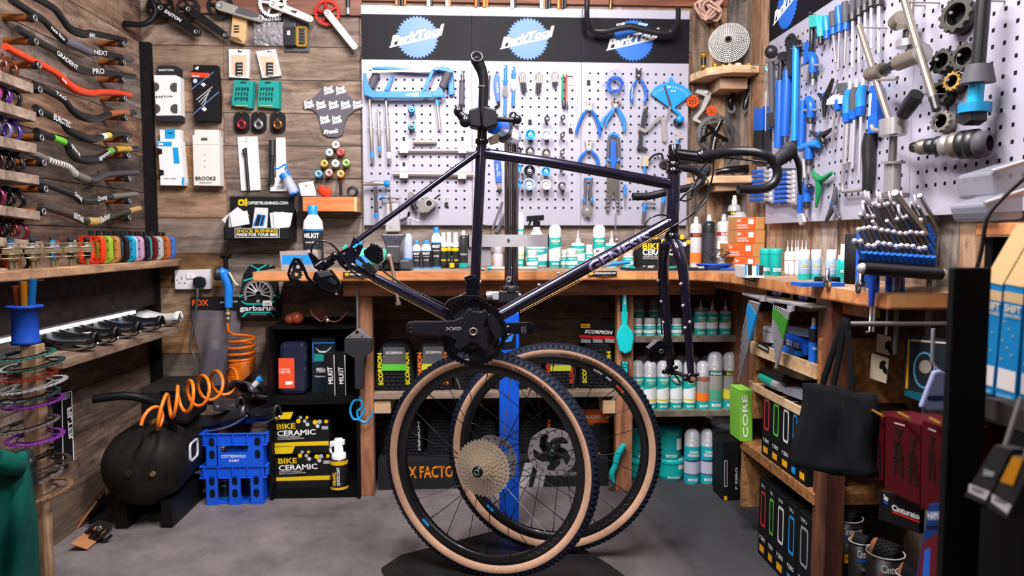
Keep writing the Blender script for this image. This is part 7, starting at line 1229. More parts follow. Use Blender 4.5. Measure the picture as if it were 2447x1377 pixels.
mb=MB(); mb.tube([A0.lerp(A1,.65)+V((0,.06,0)),A0.lerp(A1,.65)+V((0,.06,-.2))],.006,FIN['d'],8); mb.tube([A1+V((0,.04,0)),A1+V((0,.04,-.35))],.007,FIN['d'],8); mb.build('support_rods',t)
r_=random.Random(2)
for row in range(4):
 n=13-row
 for k_ in range(n):
  b_=C0.lerp(C1,.05+.9*k_/(n-1)).lerp(D0.lerp(D1,.05+.9*k_/(n-1)),.06+.27*row); L_=.042+.02*row+r_.uniform(-.006,.006)+(.04 if row==2 and k_ in(3,4,5)else 0); dr=V((-.5,-.12,.75)).normalized()
  if row==0:mb=MB(); mb.tube([b_+V((0,-.008,-.004)),b_+V((0,-.008,-.004))+V((-.008,-.006,.018))],.007,PTB,8); mb.build('blue_clip',t)
  mb=MB(); mb.tube([b_,b_+dr*L_*.45],.0065,PTB if(k_+row)%3==0 else FIN['d'],8); mb.tube([b_+dr*L_*.45,b_+dr*L_],.0045,FIN['d'],8); mb.ball(b_+dr*L_,.0068,FIN['c'],8); mb.build('bit',t)
  if row>1 and k_%2:mb=MB(); mb.torus(b_+dr*(L_+.018),V((.8,-.5,.2)),.016,.0035,FIN['c'],16,6); mb.build('ring_handle',t)
for a,c,r,n_ in((K(530,460,1.66),K(855,900,1.78),.008,'long_bit'),(K(755,485,1.80),K(935,790,1.88),.006,'long_bit'),(K(325,720,1.7),K(410,830,1.72),.004,'long_bit'),(K(455,715,1.7),K(520,790,1.72),.004,'long_bit')):mb=MB(); mb.tube([a,c],r,FIN['s'],10); mb.build(n_,t)
mb=MB(); mb.tube(spl([K(975,810,1.9),K(1060,790,1.9),K(1200,790,1.9)],4),[.014,.018,.016],PTB,12); mb.tube([K(1020,850,1.88),K(1190,840,1.88)],.014,PTB,12); mb.build('blue_grips',t)
for i,(x,y0,y1,y2,lab)in enumerate(((160,125,400,630,'blue hex driver hanging under the rack, left of pair'),(190,118,405,625,'blue hex driver lettered Park Tool hanging under the rack, right of pair'),(302,125,425,655,'blue hex driver hanging alone under the rack'))):
 W3=CR(2040,620,3.624); d_=YP(1.63+.02*i); t=thing('hex_driver',lab,'driver',d_.pt(*W3(x,y2)),'drivers under the rack'); mb=MB(); mb.tube(spl([d_.pt(*W3(x+5,y0)),d_.pt(*W3(x,(y0+y1)/2)),d_.pt(*W3(x-8,y1))],3),[.0075,.008,.006],M('1440a8',.4),10); mb.build('handle',t); mb=MB(); mb.tube([d_.pt(*W3(x-8,y1)),d_.pt(*W3(x-20,y2))]+([d_.pt(*W3(x-50,y2))]if i==0 else[]),.0032,FIN['s'],8); mb.build('shaft',t)
def vessel(style,lab,x,yt,yb,Y,w,body,cap,bands=(),texts=(),grp=None,zs=ZB,name='bottle',cat='bottle',rz=0):
 pl=YP(Y); p=pl.pt(x,yb); H=pl.pt(x,yt).z-zs; r=pl.m(x,yb,w/2); t=thing(name,lab,cat,(0,0,0),grp)
 bm_=M(body,.3,.35 if style in('aero','nozz')else 0)if isinstance(body,str)else body; cm=CAPC if cap=='clear' else M(cap,.4)if isinstance(cap,str)else cap; sh=.72; A=lambda q:[(a*r,b*H)for a,b in q]
 pr={'aero':([(0,0),(.95,0),(1,.015),(1,.70),(.9,.735),(.55,.76)],[(.98,.715),(1,.74),(1,.88),(.85,.95),(.5,.99),(0,1)]),'nozz':([(0,0),(.95,0),(1,.015),(1,.80),(.88,.85),(.5,.875)],[(.38,.875),(.4,.93),(.3,.95),(.26,1),(0,1)]),'bott':([(0,0),(.95,0),(1,.02),(1,.66),(.9,.76),(.5,.85),(.45,.86)],[(.5,.855),(.5,.99),(.47,1),(0,1)]),'oil':([(0,0),(.95,0),(1,.02),(1,.6),(.85,.66),(.35,.68)],[(.34,.68),(.3,.78),(.12,.82),(.06,1),(0,1)]),'jar':([(0,0),(.95,0),(1,.03),(1,.62),(.8,.7)],[(.86,.68),(.88,.7),(.88,.95),(.8,1),(0,1)]),'tub':([(0,0),(.93,0),(.96,.02),(1,.8)],[(1.04,.78),(1.06,.8),(1.06,.98),(1,1),(0,1)]),'drop':([(0,0),(.95,0),(1,.02),(1,.55),(.8,.6)],[(.8,.58),(.8,.7),(.5,.72),(.45,1),(0,1)])}[style]
 mb=MB(); mb.lathe(A(pr[0]),(0,0,0),(0,0,1),bm_,44); bo=mb.build('body',t)
 mb=MB(); mb.lathe(A(pr[1]),(0,0,0),(0,0,1),cm,20); mb.build('cap',t)
 if cap=='clear':mb=MB(); mb.lathe(A([(.5,.76),(.3,.8),(.3,.85),(.16,.87),(.14,.93),(0,.93)]),(0,0,0),(0,0,1),WHT,12); mb.build('nozzle',t)
 if bands or texts:
  mb=MB(); q=0
  for b_ in bands:
   q+=1; z0,z1,col=b_[:3]; sl=(b_[3]if len(b_)>3 else 0)*H
   mb.cband(r*1.005+q*.0002,z0*H,z1*H,M(col,.4),100,sl=sl)
  for s_,z,h,wd,col in texts:mb.ctext(s_,r*1.008+.0014,z*H,wd*r*2,h*H,M(col,.4),0,.02)
  mb.build('printed_label',bo)
 t.location=(p.x,Y+0*r,zs); t.rotation_euler=(0,0,rz+math.atan2(-p.x,Y)*-1*0); ORG[t.name]=t.location.copy(); return t
MX=lambda top,c2=None:[(.02,.68,'16a39d'),(.17,.44,'e6e8e8',.08),(.2,.3,'d9dad4')]
def motorex(lab,x,yt,yb,Y,w,t1,t2,grp,zs,style='aero',cap='clear',art='b8c23a',body='c9cbcd',tc='ffffff'):
 b=[(.02,.69,'16a39d'),(.16,.46,'e4e7e8',.10),(.2,.24,art)]if style=='aero' else[(.03,.6,'16a39d'),(.2,.38,'e4e7e8',.08)]
 return vessel(style,lab,x,yt,yb,Y,w,body,cap,b,[(t1,.6 if style=='aero' else .47,.05,.78,tc),(t2,.545 if style=='aero' else .41,.035,.5,'d8d23a'),('MOTOREX',.07,.04,.62,'ffffff')],grp,zs,'spray_can' if style=='aero' else 'bottle','can' if style=='aero' else 'bottle')
Z1=YP(2.95).uv(1300,936)[1]; Z2=YP(2.95).uv(1600,806)[1]; Z3=YP(2.95).uv(1600,986)[1]
MK=lambda lab,x,yt,yb,Y,w,grp='sealant bottles',zs=ZB:vessel('bott',lab,x,yt,yb,Y,w,'ececee','1b86d8',[(.04,.62,'1e2226'),(.0,.04,'1b86d8'),(.61,.635,'1b86d8')],[('MILKIT',.5,.07,.8,'f4f4f4'),('Tubeless Sealant',.42,.025,.7,'d8d8d8'),('60 120',.28,.04,.5,'e8e8e8')],grp,zs)
MK('big white and black sealant bottle with blue cap at left end of bench',750,491,640,2.98,47)
MK('small sealant bottle, left of the two beside clear tube',996,575,633,3.12,19); MK('small sealant bottle, right of the two beside clear tube',1019,574,633,3.12,23); MK('tall sealant bottle with blue cap behind the vise',1043,543,633,3.14,24)
for i,(x,yt,lab)in enumerate(((1060,556,'white topped bottle with yellow band, left of three'),(1073,555,'white topped bottle with yellow band, middle of three'),(1089,556,'white topped bottle with yellow band, right of three'))):vessel('drop',lab+' on bench',x,yt,633,3.15+.03*(i==1),19,'17181a','efefef',[(.48,.57,'e0b818'),(.1,.4,'222426')],[('CERAMIC',.2,.05,.7,'e8c830')],'ceramic bottles')
vessel('jar','tiny yellow and black bottle in front of the white topped ones',1080,612,633,3.08,12,'17181a','222222',[(.1,.45,'e0b818')])
vessel('aero','clear tube with blue contents beside the vise',976,558,634,3.1,20,M('b9c6ec',.15,alpha=.6),M('c8d2ee',.15,alpha=.6),[(.02,.3,'1b86d8')],name='clear_tube',cat='tube')
vessel('nozz','grey and black can with teal base beside seat tube',1108,551,633,3.14,24,'3a3a3e','dcdcdc',[(.02,.14,'16a39d'),(.16,.6,'26272b')],[('Carbon',.35,.05,.7,'d8d8d8')])
vessel('jar','grey plastic jar half hidden by stand column',1190,590,633,3.12,24,'b5adb5','a59da5',name='jar',cat='jar')
motorex('teal aerosol right beside the chrome column',1243,507,633,3.2,18,'BIKE','CLEAN','teal aerosols on the bench',ZB,cap='efefef')
t=thing('spray_bottle','teal and white spray bottle with black trigger head behind the steel bracket','spray bottle',(0,0,0)); p=YP(3.18).pt(1282,633)
mb=MB(); mb.lathe([(0,0),(.044,0),(.047,.01),(.046,.09),(.036,.135),(.016,.165),(.015,.18)],(0,0,0),(0,0,1),M('d4d6da',.35),20); mb.build('body',t); mb=MB(); mb.cband(.0475,.012,.085,M('16a39d',.4),90); mb.cband(.048,.03,.055,WHT,90,sl=.02); mb.ctext('BIKE CLEAN',.0485,.07,.06,.009,WHT); mb.build('printed_label',t)
mb=MB(); mb.cyl((0,0,.178),(0,0,.205),.016,BLK); mb.obox((-.006,0,.217),(.038,0,.003),(0,.012,0),(.0,0,.012),BLK); mb.tube([(-.026,0,.205),(-.034,0,.185),(-.04,0,.172)],.005,BLK,8); mb.build('trigger_head',t,bevel=.002); t.location=(p.x,3.18,ZB)
motorex('teal and white aerosol lettered BIKE PROTECT on bench',1326,537,633,3.18,29,'BIKE','PROTECT','teal aerosols on the bench',ZB,cap='f0f0f0',art='d9dde0')
motorex('teal and white aerosol lettered BIKE SHINE on bench',1431,537,633,3.18,29,'BIKE SHINE','PERFECT FINISH','teal aerosols on the bench',ZB,cap='f0f0f0',art='d9dde0')
for lab,x,yt,w in(('twin nozzle oil bottle in teal label, left one on bench',1381,552,34),('twin nozzle oil bottle in teal label, right one on bench',1461,552,30)):motorex(lab,x,yt,633,3.16,w,'CHAINLUBE','WET','oil bottles',ZB,'oil','c9c9cc')
for lab,x,yt,yb,w,Y in(('small white teal jar left of the spray bottle base',1272,597,635,27,3.06),('small teal jar, left of pair under the spray can',1349,597,634,17,3.1),('white capped jar, right of pair under the spray can',1366,594,636,28,3.06),('teal jar behind the oil bottle',1408,585,633,18,3.14),('white jar behind the GENESIS lettering',1501,598,630,26,3.12)):motorex(lab,x,yt,yb,Y,w,'GREASE','','small jars on the bench',ZB,'jar','c4c4c8')
def carton(lab,pts,Y,dep,col,grp=None,zs=None,fs=(),tx=(),name='box',cat='box',bev=.001,cr=lambda q:q,rz=None):
 pl=YP(Y); q=cr(pts); t=thing(name,lab,cat,base(pl,q,0),grp); q2=[pl.uv(x,y)for x,y in q]
 if zs is not None:zm=min(v for u,v in q2); q2=[(u,zs+(v-zm)if abs(v-zm)>.012 else zs)for u,v in q2]
 mb=MB(); mb.plate(pl,q2,0,-dep,M(col,.55)if isinstance(col,str)else col,px=False); mb.build('carton',t,bevel=bev)
 if fs or tx:prints(t,pl,0,[(cr(a),b)for a,b in fs],[(s_,cr([a])[0],cr([c])[0],h,k_)for s_,a,c,h,k_ in tx])
 return t
Eq=lambda q:QE(q)
HEX=lambda x,y,r:[(x+r*cos(pi/6+k_*pi/3),y+r*sin(pi/6+k_*pi/3))for k_ in range(6)]
carton('black box lettered BIKE CERAMIC standing on bench behind the fork',[(865,985),(1340,985),(1335,1250),(862,1250)],3.12,.1,'1a1b1c',zs=ZB,cr=Eq,fs=[([(960,985),(1050,985),(1030,1040),(950,1035)],'e8c21a')]+[(HEX(x,y,24),c_)for x,y,c_ in((1088,1060,'e8c21a'),(1262,1020,'e8c21a'),(1240,1075,'9a9aa2'),(1285,1085,'c9c9d0'),(1320,1065,'c8a21a'))],tx=[('BIKE',(902,1130),(1068,1130),14,'e8c21a'),('CERAMIC',(902,1185),(1180,1185),14,'f2f2f2'),('EXTREME DIRT REPELLENCY',(905,1205),(1090,1205),3,'b8b8b8'),('INSTANT DURABLE PROTECTION',(905,1222),(1080,1222),3,'b8b8b8')])
for lab,x,yt,w,body,cap,bands,tx in(('white aerosol lettered INTACT with orange band',1385,835,105,'dcdde0','e8e8e8',[(.6,.68,'1c1c1e'),(.1,.3,'e8762a')],[('INTACT',.615,.05,.8,'e8762a')]),('black netted aerosol between the two white ones',1505,815,120,'25262a','b8bac0',[(.05,.65,'303138')],[]),('white aerosol lettered RUST with red band',1640,812,125,'d9dadc','b4b6bc',[(.6,.67,'a01c2a'),(.2,.5,'e2e2e4')],[('RUST',.61,.045,.7,'f0f0f0')])):
 q=QE([(x,yt),(x,1215)]); vessel('nozz',lab,q[0][0],q[0][1],q[1][1],3.12,w/3.826,body,cap,bands,tx,'workshop aerosols')
q=QE([(1730,640),(1730,1100)]); vessel('nozz','aerosol with black BRAKE band standing high in the corner',q[0][0],q[0][1],632,3.24,31,'c8c8ca','e4e4e4',[(.72,.78,'1a1a1c')],[('BRAKE',.73,.035,.9,'e8c21a')],'workshop aerosols'); q=QE([(1780,785)]); vessel('aero','aerosol with clear domed cap behind orange boxes',q[0][0],q[0][1],632,3.19,34,'2a2a2c','clear',[(.3,.5,'c8b83a')],[],'workshop aerosols')
OB='orange labelled cardboard boxes'
zc_=ZB
for lab,x0,x1,x2,ya,yb in(('cardboard box with orange label, lowest of the stack of four',1740,1925,2010,1205,1312),('wide cardboard box with orange label lettered T47, third down',1680,1905,2038,1075,1200),('cardboard box with orange label, second from top of stack',1760,1930,2042,955,1072),('cardboard box with orange label, topmost of stack',1760,1930,2040,832,950)):
 pl=YP(2.98); a=pl.uv(*QE(x0,yb)); c=pl.uv(*QE(x2,ya)); m_=pl.uv(*QE(x1,yb)); h=c[1]-a[1]; t=thing('cardboard_box',lab,'box',pl.P(a[0],zc_),OB); mb=MB(); mb.plate(pl,rect(a[0],zc_,c[0]-.01,zc_+h),0,-.1,CRD,px=False); mb.build('carton',t,bevel=.001)
 mb=MB(); mb.face(pl,rect(a[0]+.001,zc_+.002,m_[0],zc_+h-.002),.0005,M('dc5a2a',.55),px=False); mb.face(pl,rect(m_[0]-.03,zc_+h*.45,m_[0]-.008,zc_+h*.85),.0008,WHT,px=False)
 mb.text('T47' if 'T47' in lab else 'B6A',pl,(a[0]+.004,zc_+h*.62),(a[0]+.018,zc_+h*.62),h*.22,WHT,.001,False); mb.text('BOTTOM BRACKET',pl,(a[0]+.004,zc_+h*.3),(a[0]+.045,zc_+h*.3),h*.12,WHT,.001,False); mb.text('WHEELS MANUFACTURING',pl,(a[0]+.004,zc_+h*.12),(a[0]+.05,zc_+h*.12),h*.1,WHT,.001,False); mb.build('orange_label',t); zc_+=h+.0015
p=YP(2.9).pt(*QE(1570,1290)); mb=MB(); mb.lathe([(0,0),(.05,0),(.052,.006),(.074,.02),(.077,.024),(.07,.024),(.05,.01),(0,.008)],(p.x,2.92,ZB),(0,0,1),M('1450c0',.35),28); single(mb,'blue_dish','shallow blue dish of small parts on bench by the orange boxes','dish')
mb=MB(); o=V((p.x,2.92,ZB+.03)); r_=random.Random(9); P_=[o+V((r_.uniform(-.06,.06),r_.uniform(-.05,.05),r_.uniform(0,.07)))for i in range(22)]; mb.tube(spl(P_,5),.0013,M('1a1a1c',.4),6); single(mb,'wire_tangle','tangle of thin black wire in the blue dish','wire')
mb=MB(); a=YP(2.88).pt(*QE(740,1300)); mb.box(a.x,a.x+.33,2.84,2.98,ZB+.0005,ZB+.008,M('1c1c20',.6)); single(mb,'parts_tray','flat black mat of small parts on bench behind the down tube','mat')
for i in range(14):
 mb=MB(); o=V((a.x+.02+r_.uniform(0,.29),2.86+r_.uniform(0,.1),ZB+.012)); k_=i%3
 if k_==0:mb.cyl(o,o+V((.02,.01,0)),.0035,STL,8)
 elif k_==1:mb.torus(o,(0,.3,1),.007,.0025,CHR,12,6)
 else:mb.obox(o,V((.009,.003,0)),V((-.002,.006,0)),V((0,0,.004)),M(['c9c2a8','16a39d'][i%2],.5))
 single(mb,'small_part','small loose metal or plastic bit on the black mat','part','small parts on the black mat')
mb=MB(); mb.tube([YP(2.9).pt(*QE(510,1288)),YP(2.9).pt(*QE(640,1262)),YP(2.9).pt(*QE(790,1252))],[.006,.009,.006],PTL,8); single(mb,'blue_lever','blue plastic lever lying on bench under the down tube','tool')
mb=MB(); q=YP(2.86); mb.tube([V((q.pt(*QE(1610,1316)).x,2.86,ZB+.005)),V((q.pt(*QE(1785,1316)).x,2.86,ZB+.005))],.0045,M('1a60c8',.4),8); single(mb,'pen','blue pen lying on bench edge before the dish','pen')
mb=MB(); q=YP(2.92); mb.tube([V((q.pt(*QD(1205,1280)).x,2.92,ZB+.008)),V((q.pt(*QD(1240,1280)).x,2.92,ZB+.008))],.008,M('1fa0b0',.4),10); mb.tube([V((q.pt(*QD(1240,1280)).x,2.92,ZB+.008)),V((q.pt(*QD(1655,1290)).x,2.9,ZB+.008))],.0075,M('c9c2b8',.3,.6),10); single(mb,'silver_rod','silver rod with teal end lying along bench','rod')
t=thing('bench_vise','grey steel bench vise clamped at left of bench with long screw handle','vise',V((YP(2.9).pt(935,640).x,2.92,ZB))); VS=M('4d4e57',.4,.8,nz=.3,ns=30); Z5=CR(650,560,3.623); v2=YP(2.85)
mb=MB(); mb.plate(v2,Z5([(945,0),(1145,0),(1110,90),(1095,140),(1090,210),(1000,210),(985,120)]),.0,-.1,VS); mb.plate(v2,Z5([(900,225),(1180,225),(1210,285),(1200,302),(880,302),(870,280)]),-.02,-.18,M('4c4b50',.45,.7)); mb.plate(v2,Z5([(985,100),(1105,100),(1100,250),(1000,250)]),.012,-.15,M('4f4e52',.45,.7)); mb.build('jaws_and_base',t,bevel=.004)
mb=MB(); mb.lathe([(0,.05),(.012,.05),(.014,.04),(.014,0)],v2.pt(*Z5(1020,195)),(0,-1,0),M('8a8078',.4,.8),16); mb.lathe([(.034,.01),(.036,0),(.036,-.03),(0,-.03)],v2.pt(*Z5(1030,285)),(0,-1,0),M('101012',.6),20); mb.build('screw',t); mb=MB(); mb.tube([v2.pt(*Z5(1020,190),.045),v2.pt(*Z5(1050,330),.055),v2.pt(*Z5(1092,590),.065)],.0068,M('8f7a6c',.35,.85),10); mb.cyl(v2.pt(*Z5(1090,585),.065),v2.pt(*Z5(1094,612),.065),.011,M('8f7a6c',.35,.85),12); mb.build('handle_bar',t)
for i,(x,y,lab)in enumerate(((872,598,'mint green rag bundle behind the rear axle'),(908,600,'mint green rag bundle beside the vise'))):mb=MB(); c=YP(3.0).pt(x,y); mb.ball((c.x,3.02,ZB+.045),.042,M('58c9a8',.8,nz=.2,ns=20),12,(1.0,.8,1.05)); single(mb,'mint_rag',lab,'rag','mint rags')
t=carton('clear plastic box with blue label at left end of bench',[(668,598),(760,595),(760,642),(672,645)],2.9,.14,M('b9a9a4',.2,alpha=.6),zs=ZB,fs=[([(674,610),(752,608),(752,632),(674,632)],'1f82e0')],tx=[('P.2',(702,630),(726,629),14,'5a5a66')])
P7=CR(1740,300,3.824)
def wing(style,lab,x,yt,yb,Y,w,*a,**k_):q=P7([(x,yt),(x,yb)]); return vessel(style,lab,q[0][0],q[0][1],q[1][1],Y,w/3.824,*a,**k_)
for lab,x in(('teal grease tub behind the white box, left of two',345),('teal grease tub behind the white box, right of two',435)):wing('tub',lab,x,1125,1275,2.45+.05*(x<400),105,'0fa59c','0fa59c',[(.1,.35,'0c8f88')],[('MOTOREX',.15,.14,.8,'ffffff')],'grease tubs',name='tub',cat='tub')
for i,x in enumerate((540,578,612,634,672,706)):wing('oil','white oil bottle with orange tip, %s in the row on right bench'%['first','second','third','fourth','fifth','sixth'][i],x,1048,1300,2.5-.02*(i%2),52,'ececec','e2e2e4',[(.05,.55,'f4f2f0'),(.4,.42,'b04040')],[],'orange tipped bottles')
mb=MB()
for lab,x,c2 in(('blue grey bottle with white cap lettered DOT, left of three',692,'DOT'),('blue grey bottle with white cap lettered DOT 4, middle of three',800,'DOT 4'),('blue grey bottle with white cap lettered DOT 5.1, right of three',940,'DOT 5.1')):wing('jar',lab,x,1135,1385,2.2-.05*(x>900),100,'8fa6c4','f0f0f0',[(.02,.2,'16a39d')],[(c2,.42,.09,.8,'e0c83a'),('BRAKE FLUID',.36,.03,.7,'ffffff')],'brake fluid bottles')
wing('drop','teal bottle with white nozzle at end of the brake fluids',1050,1085,1400,2.08,118,'0fa59c','f0f0f0',[(.1,.3,'0c928a')],[('MOTOREX',.25,.07,.9,'ffffff')])
q=P7([(150,1262),(625,1290),(640,1372),(160,1372)]); pl=YP(2.42); t=carton('long white box with dark photo panels on right bench',[q[0],(q[1][0]-80,q[1][1]-5),(q[2][0]-80,q[2][1]),q[3]],2.30,.09,'e6e4e6',zs=ZB,fs=[(P7([(152,1264),(170,1264),(170,1370),(155,1370)]),'1f96d8'),(P7([(178,1268),(218,1268),(218,1368),(180,1368)]),'3a3430'),(P7([(258,1268),(280,1268),(276,1370),(258,1370)]),'1f96d8'),(P7([(282,1280),(322,1280),(322,1368),(280,1368)]),'3a3430')])
q=P7([(545,1365)])[0]; o=BT.pt(q[0],q[1]+8,.0); mb=MB(); mb.lathe([(0,0),(.034,0),(.035,.003),(.035,.016),(.033,.018),(0,.018)],(o.x,2.02,ZB),(0,0,1),M('17171a',.45),26); single(mb,'black_lid','flat round black lid lying at front of right bench','lid')  # a loose flat lid lying on the bench
mb=MB(); p=YP(1.98).pt(*P7([(1165,1370)])[0]); mb.lathe([(0,0),(.03,0),(.031,.14),(.028,.14),(.028,.01)],(p.x,1.98,ZB),(0,0,1),M('1c1c1f',.7,nz=.4,ns=120),20); single(mb,'mesh_pot','black textured pot standing left of the bit rack','pot')
for i,(x,y0,y1,r,lab)in enumerate(((905,1300,1440,.010,'chrome socket standing on end at front of right bench'),(1210,1200,1480,.012,'tall chrome socket extension under the rack edge'))):q=P7([(x,y0),(x,y1)]); Y_=1.85-.15*i; pl=YP(Y_); z1=pl.pt(*q[0]).z; x_=pl.pt(*q[1]).x; mb=MB(); mb.lathe([(0,0),(r,0),(r,.022),(r*.6,.028),(r*.55,max(z1-ZB,.05)),(0,max(z1-ZB,.05))],(x_,Y_,ZB),(0,0,1),CHR,16); single(mb,'socket',lab,'socket','loose sockets on bench')
p=YP(1.85).pt(*P7([(900,1425)])[0]); mb=MB(); mb.box(p.x-.06,p.x+.06,1.87,1.93,ZB,ZB+.01,PTB); single(mb,'blue_tray','flat blue tray under the chrome socket','tray'); p=YP(1.8).pt(*P7([(1240,1200)])[0]); mb=MB(); mb.tube(spl([(p.x-.03,1.76,ZB+.05),(p.x+.01,1.72,ZB+.055),(p.x+.03,1.7,ZB+.04),(p.x+.035,1.7,ZB-.02)],4),[.012,.016,.015,.012],PTB,12); mb.box(p.x-.01,p.x+.02,1.8,1.82,ZB,ZB+.15,PTB); single(mb,'blue_crimper','blue pistol handled tool standing left under the bit rack','tool')
Q5=CR(1460,640,3.825); JG='teal jars on the upper shelf'
def cup5(style,lab,x,yt,yb,Y,w,t1,t2,grp,zs,**k_):q=Q5([(x,yt),(x,yb)]); return motorex(lab,q[0][0],q[0][1],q[1][1],Y,w/3.825,t1,t2,grp,zs,style,**k_)
for i,(x,w,t1)in enumerate(((243,88,'BIKE GREASE'),(352,110,'CARBON PASTE'),(475,108,'WHITE GREASE'),(600,95,'BIKE GREASE'))):cup5('jar','silver capped teal jar in front row of upper shelf, %s from left'%['first','second','third','fourth'][i],x,460,630,2.99,w,t1,'',JG,Z2,cap='b4b4b8')
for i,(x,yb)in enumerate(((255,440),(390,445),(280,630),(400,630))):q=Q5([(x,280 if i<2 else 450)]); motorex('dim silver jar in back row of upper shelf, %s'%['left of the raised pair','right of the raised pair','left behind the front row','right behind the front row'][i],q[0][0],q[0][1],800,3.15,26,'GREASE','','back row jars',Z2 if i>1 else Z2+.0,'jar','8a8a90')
for i,x in enumerate((815,920,1042)):cup5('oil','silver oil bottle with long nozzle on upper shelf, %s'%['left of three','middle of three','right of three'][i],x,285,632,3.0,108,'CHAINLUBE',['CARBON','WET','DRY'][i],'chain oil bottles',Z2,cap='c2c2c6')
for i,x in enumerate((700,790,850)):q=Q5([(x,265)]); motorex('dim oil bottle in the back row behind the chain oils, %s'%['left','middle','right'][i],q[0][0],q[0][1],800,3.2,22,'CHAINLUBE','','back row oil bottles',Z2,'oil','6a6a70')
for i,(x,w,t1,t2,art,yt)in enumerate(((240,108,'CHAINLUBE','ROAD','d8c83a',845),(352,118,'CHAINLUBE','CARBON','d8c83a',850),(470,112,'CHAINLUBE','WET','d8c83a',848),(592,108,'BIKE SHINE','PERFECT FINISH','b8bec0',842),(713,112,'PROTECT','AND SHINE','d8d03a',848))):cup5('aero','teal and silver spray can lettered %s %s, %s on middle shelf'%(t1,t2,['first from left','second','third','fourth','fifth'][i]),x,yt,1305,3.0,w,t1,t2,'spray cans on middle shelf',Z3,art=art)
for lab,x,w,yt,t1,tc,b1,art in(('grey spray can lettered COPPER on middle shelf',835,118,850,'COPPER','e8642a','5a5450','e8762a'),('tall spray can lettered POWER CLEAN on middle shelf',945,135,765,'POWER','d8f0e8','1f4a44','4a9a7a'),('tall spray can lettered SILICONE on middle shelf',1085,140,768,'SILICONE','e8e040','26282a','d8d03a')):
 q=Q5([(x,yt)]); vessel('aero',lab,q[0][0],q[0][1],980,3.0,w/3.825,'a7a5a2','clear',[(.02,.17,'16a39d'),(.6,.68,b1),(.2,.36,art)],[(t1,.615,.045,.85,tc),('MOTOREX',.07,.05,.7,'ffffff')],'spray cans on middle shelf',Z3,'spray_can','can')
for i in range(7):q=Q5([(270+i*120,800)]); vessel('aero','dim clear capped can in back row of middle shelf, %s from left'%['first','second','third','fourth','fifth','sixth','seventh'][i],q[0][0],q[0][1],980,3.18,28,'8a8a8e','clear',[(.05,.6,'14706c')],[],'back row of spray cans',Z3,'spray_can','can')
Q6=CR(1460,920,3.442)
def tub(lab,x,yt,yb,Y,w,zs):q=Q6([(x,yt),(x,yb)]); return vessel('tub',lab,q[0][0],q[0][1],q[1][1],Y,w/3.442,'0fb0ac','10b4b0',[(.15,.6,'0fa8a4')],[('MOTOREX',.12,.09,.5,'e8ffff')],'teal tubs on the floor',zs,'tub','tub')
zt1=YP(3.1).pt(*Q6(490,600)).z
for i,(x,w,lab)in enumerate(((490,205,'right'),(250,200,'left'))):
 t=tub('big teal lidded tub on the floor, %s stack, lower'%lab,x,590,840,3.1,w,0); r_w=.001; t2=tub('big teal lidded tub, %s stack, upper'%lab,x-15 if i==0 else x,345,605,3.1,w*.93,zt1)
 for q_,dz in((t,.03),(t2,.03)):mb=MB(); r_=YP(3.1).m(1600,1100,w/3.442/2)*1.0; mb.cband(r_*1.02,.05,.1,WHT,x0=r_*.35,x1=r_*.95); o=mb.build('paper_label'); o.parent=q_
for i,(x,lab)in enumerate(((660,'left'),(790,'right'))):q=Q6([(x,360),(x,835)]); vessel('aero','large teal can lettered CHAIN DEGREASER on the floor, %s of two'%lab,q[0][0],q[0][1],q[1][1],3.02,35,'c9ccd0','clear',[(.02,.7,'17a2ae'),(.18,.46,'3a3f66',.05),(.2,.42,'b8bcd0')],[('CHAIN',.58,.045,.6,'ffffff'),('DEGREASER',.52,.045,.85,'ffffff'),('MOTOREX',.07,.05,.7,'ffffff')],'chain degreaser cans',0,'spray_can','can')
FP=YP(2.92)
t=thing('shelf_cabinet','low black shelf cabinet under left end of bench holding tubes and black boxes','cabinet',FP.pt(752,1172)); CB_=M('0a0a0b',.6); a=FP.uv(655,1172); c=FP.uv(850,780); zm=FP.uv(700,950)[1]
for nm_,b_ in(('side_panel',(a[0]-.012,a[0],2.9,3.28,0,c[1])),('side_panel',(c[0],c[0]+.012,2.9,3.28,0,c[1])),('shelf',(a[0],c[0],2.92,3.28,zm-.03,zm)),('base',(a[0],c[0],2.92,3.28,.0,.035)),('back_panel',(a[0],c[0],3.27,3.28,.035,c[1])),('top_panel',(a[0],c[0],2.95,3.28,c[1]-.015,c[1]))):mb=MB(); mb.box(*b_,CB_); mb.build(nm_,t)
zb_=.035
t=carton('clear tub of cable ties with orange label on top cabinet shelf',[(1092,850),(1338,845),(1340,1330),(1095,1330)],2.96,.12,M('22243a',.15,coat=.6),zs=zm,cr=Q3,bev=.02,fs=[([(1092,980),(1235,980),(1240,1255),(1095,1258)],'e2502c'),([(1155,1195),(1220,1190),(1220,1220),(1157,1224)],'efefef')],tx=[('PURPOSE',(1100,1092),(1195,1090),4,'f4d8cc'),('CABLE TIES',(1100,1120),(1200,1118),6,'f4d8cc')],name='tub',cat='tub')
carton('dark box with white smile print lettered Milkit beside the cable ties',[(1395,830),(1610,830),(1610,1335),(1400,1335)],3.0,.12,'16202a',zs=zm,cr=Q3,fs=[([(1402,838),(1605,834),(1603,845),(1404,848)],'2a7ad8'),([(1402,838),(1412,838),(1414,1015),(1406,1015)],'2a7ad8'),([(1425,880),(1470,915),(1530,915),(1580,870),(1560,900),(1520,930),(1465,928)],'d8dce0'),([(1420,940),(1505,945),(1508,1010),(1420,1010)],'1f8a82')],tx=[('Milkit',(1442,1112),(1525,1108),12,'e8e8e8'),('Tubeless',(1422,1155),(1520,1153),4,'c8c8c8')])
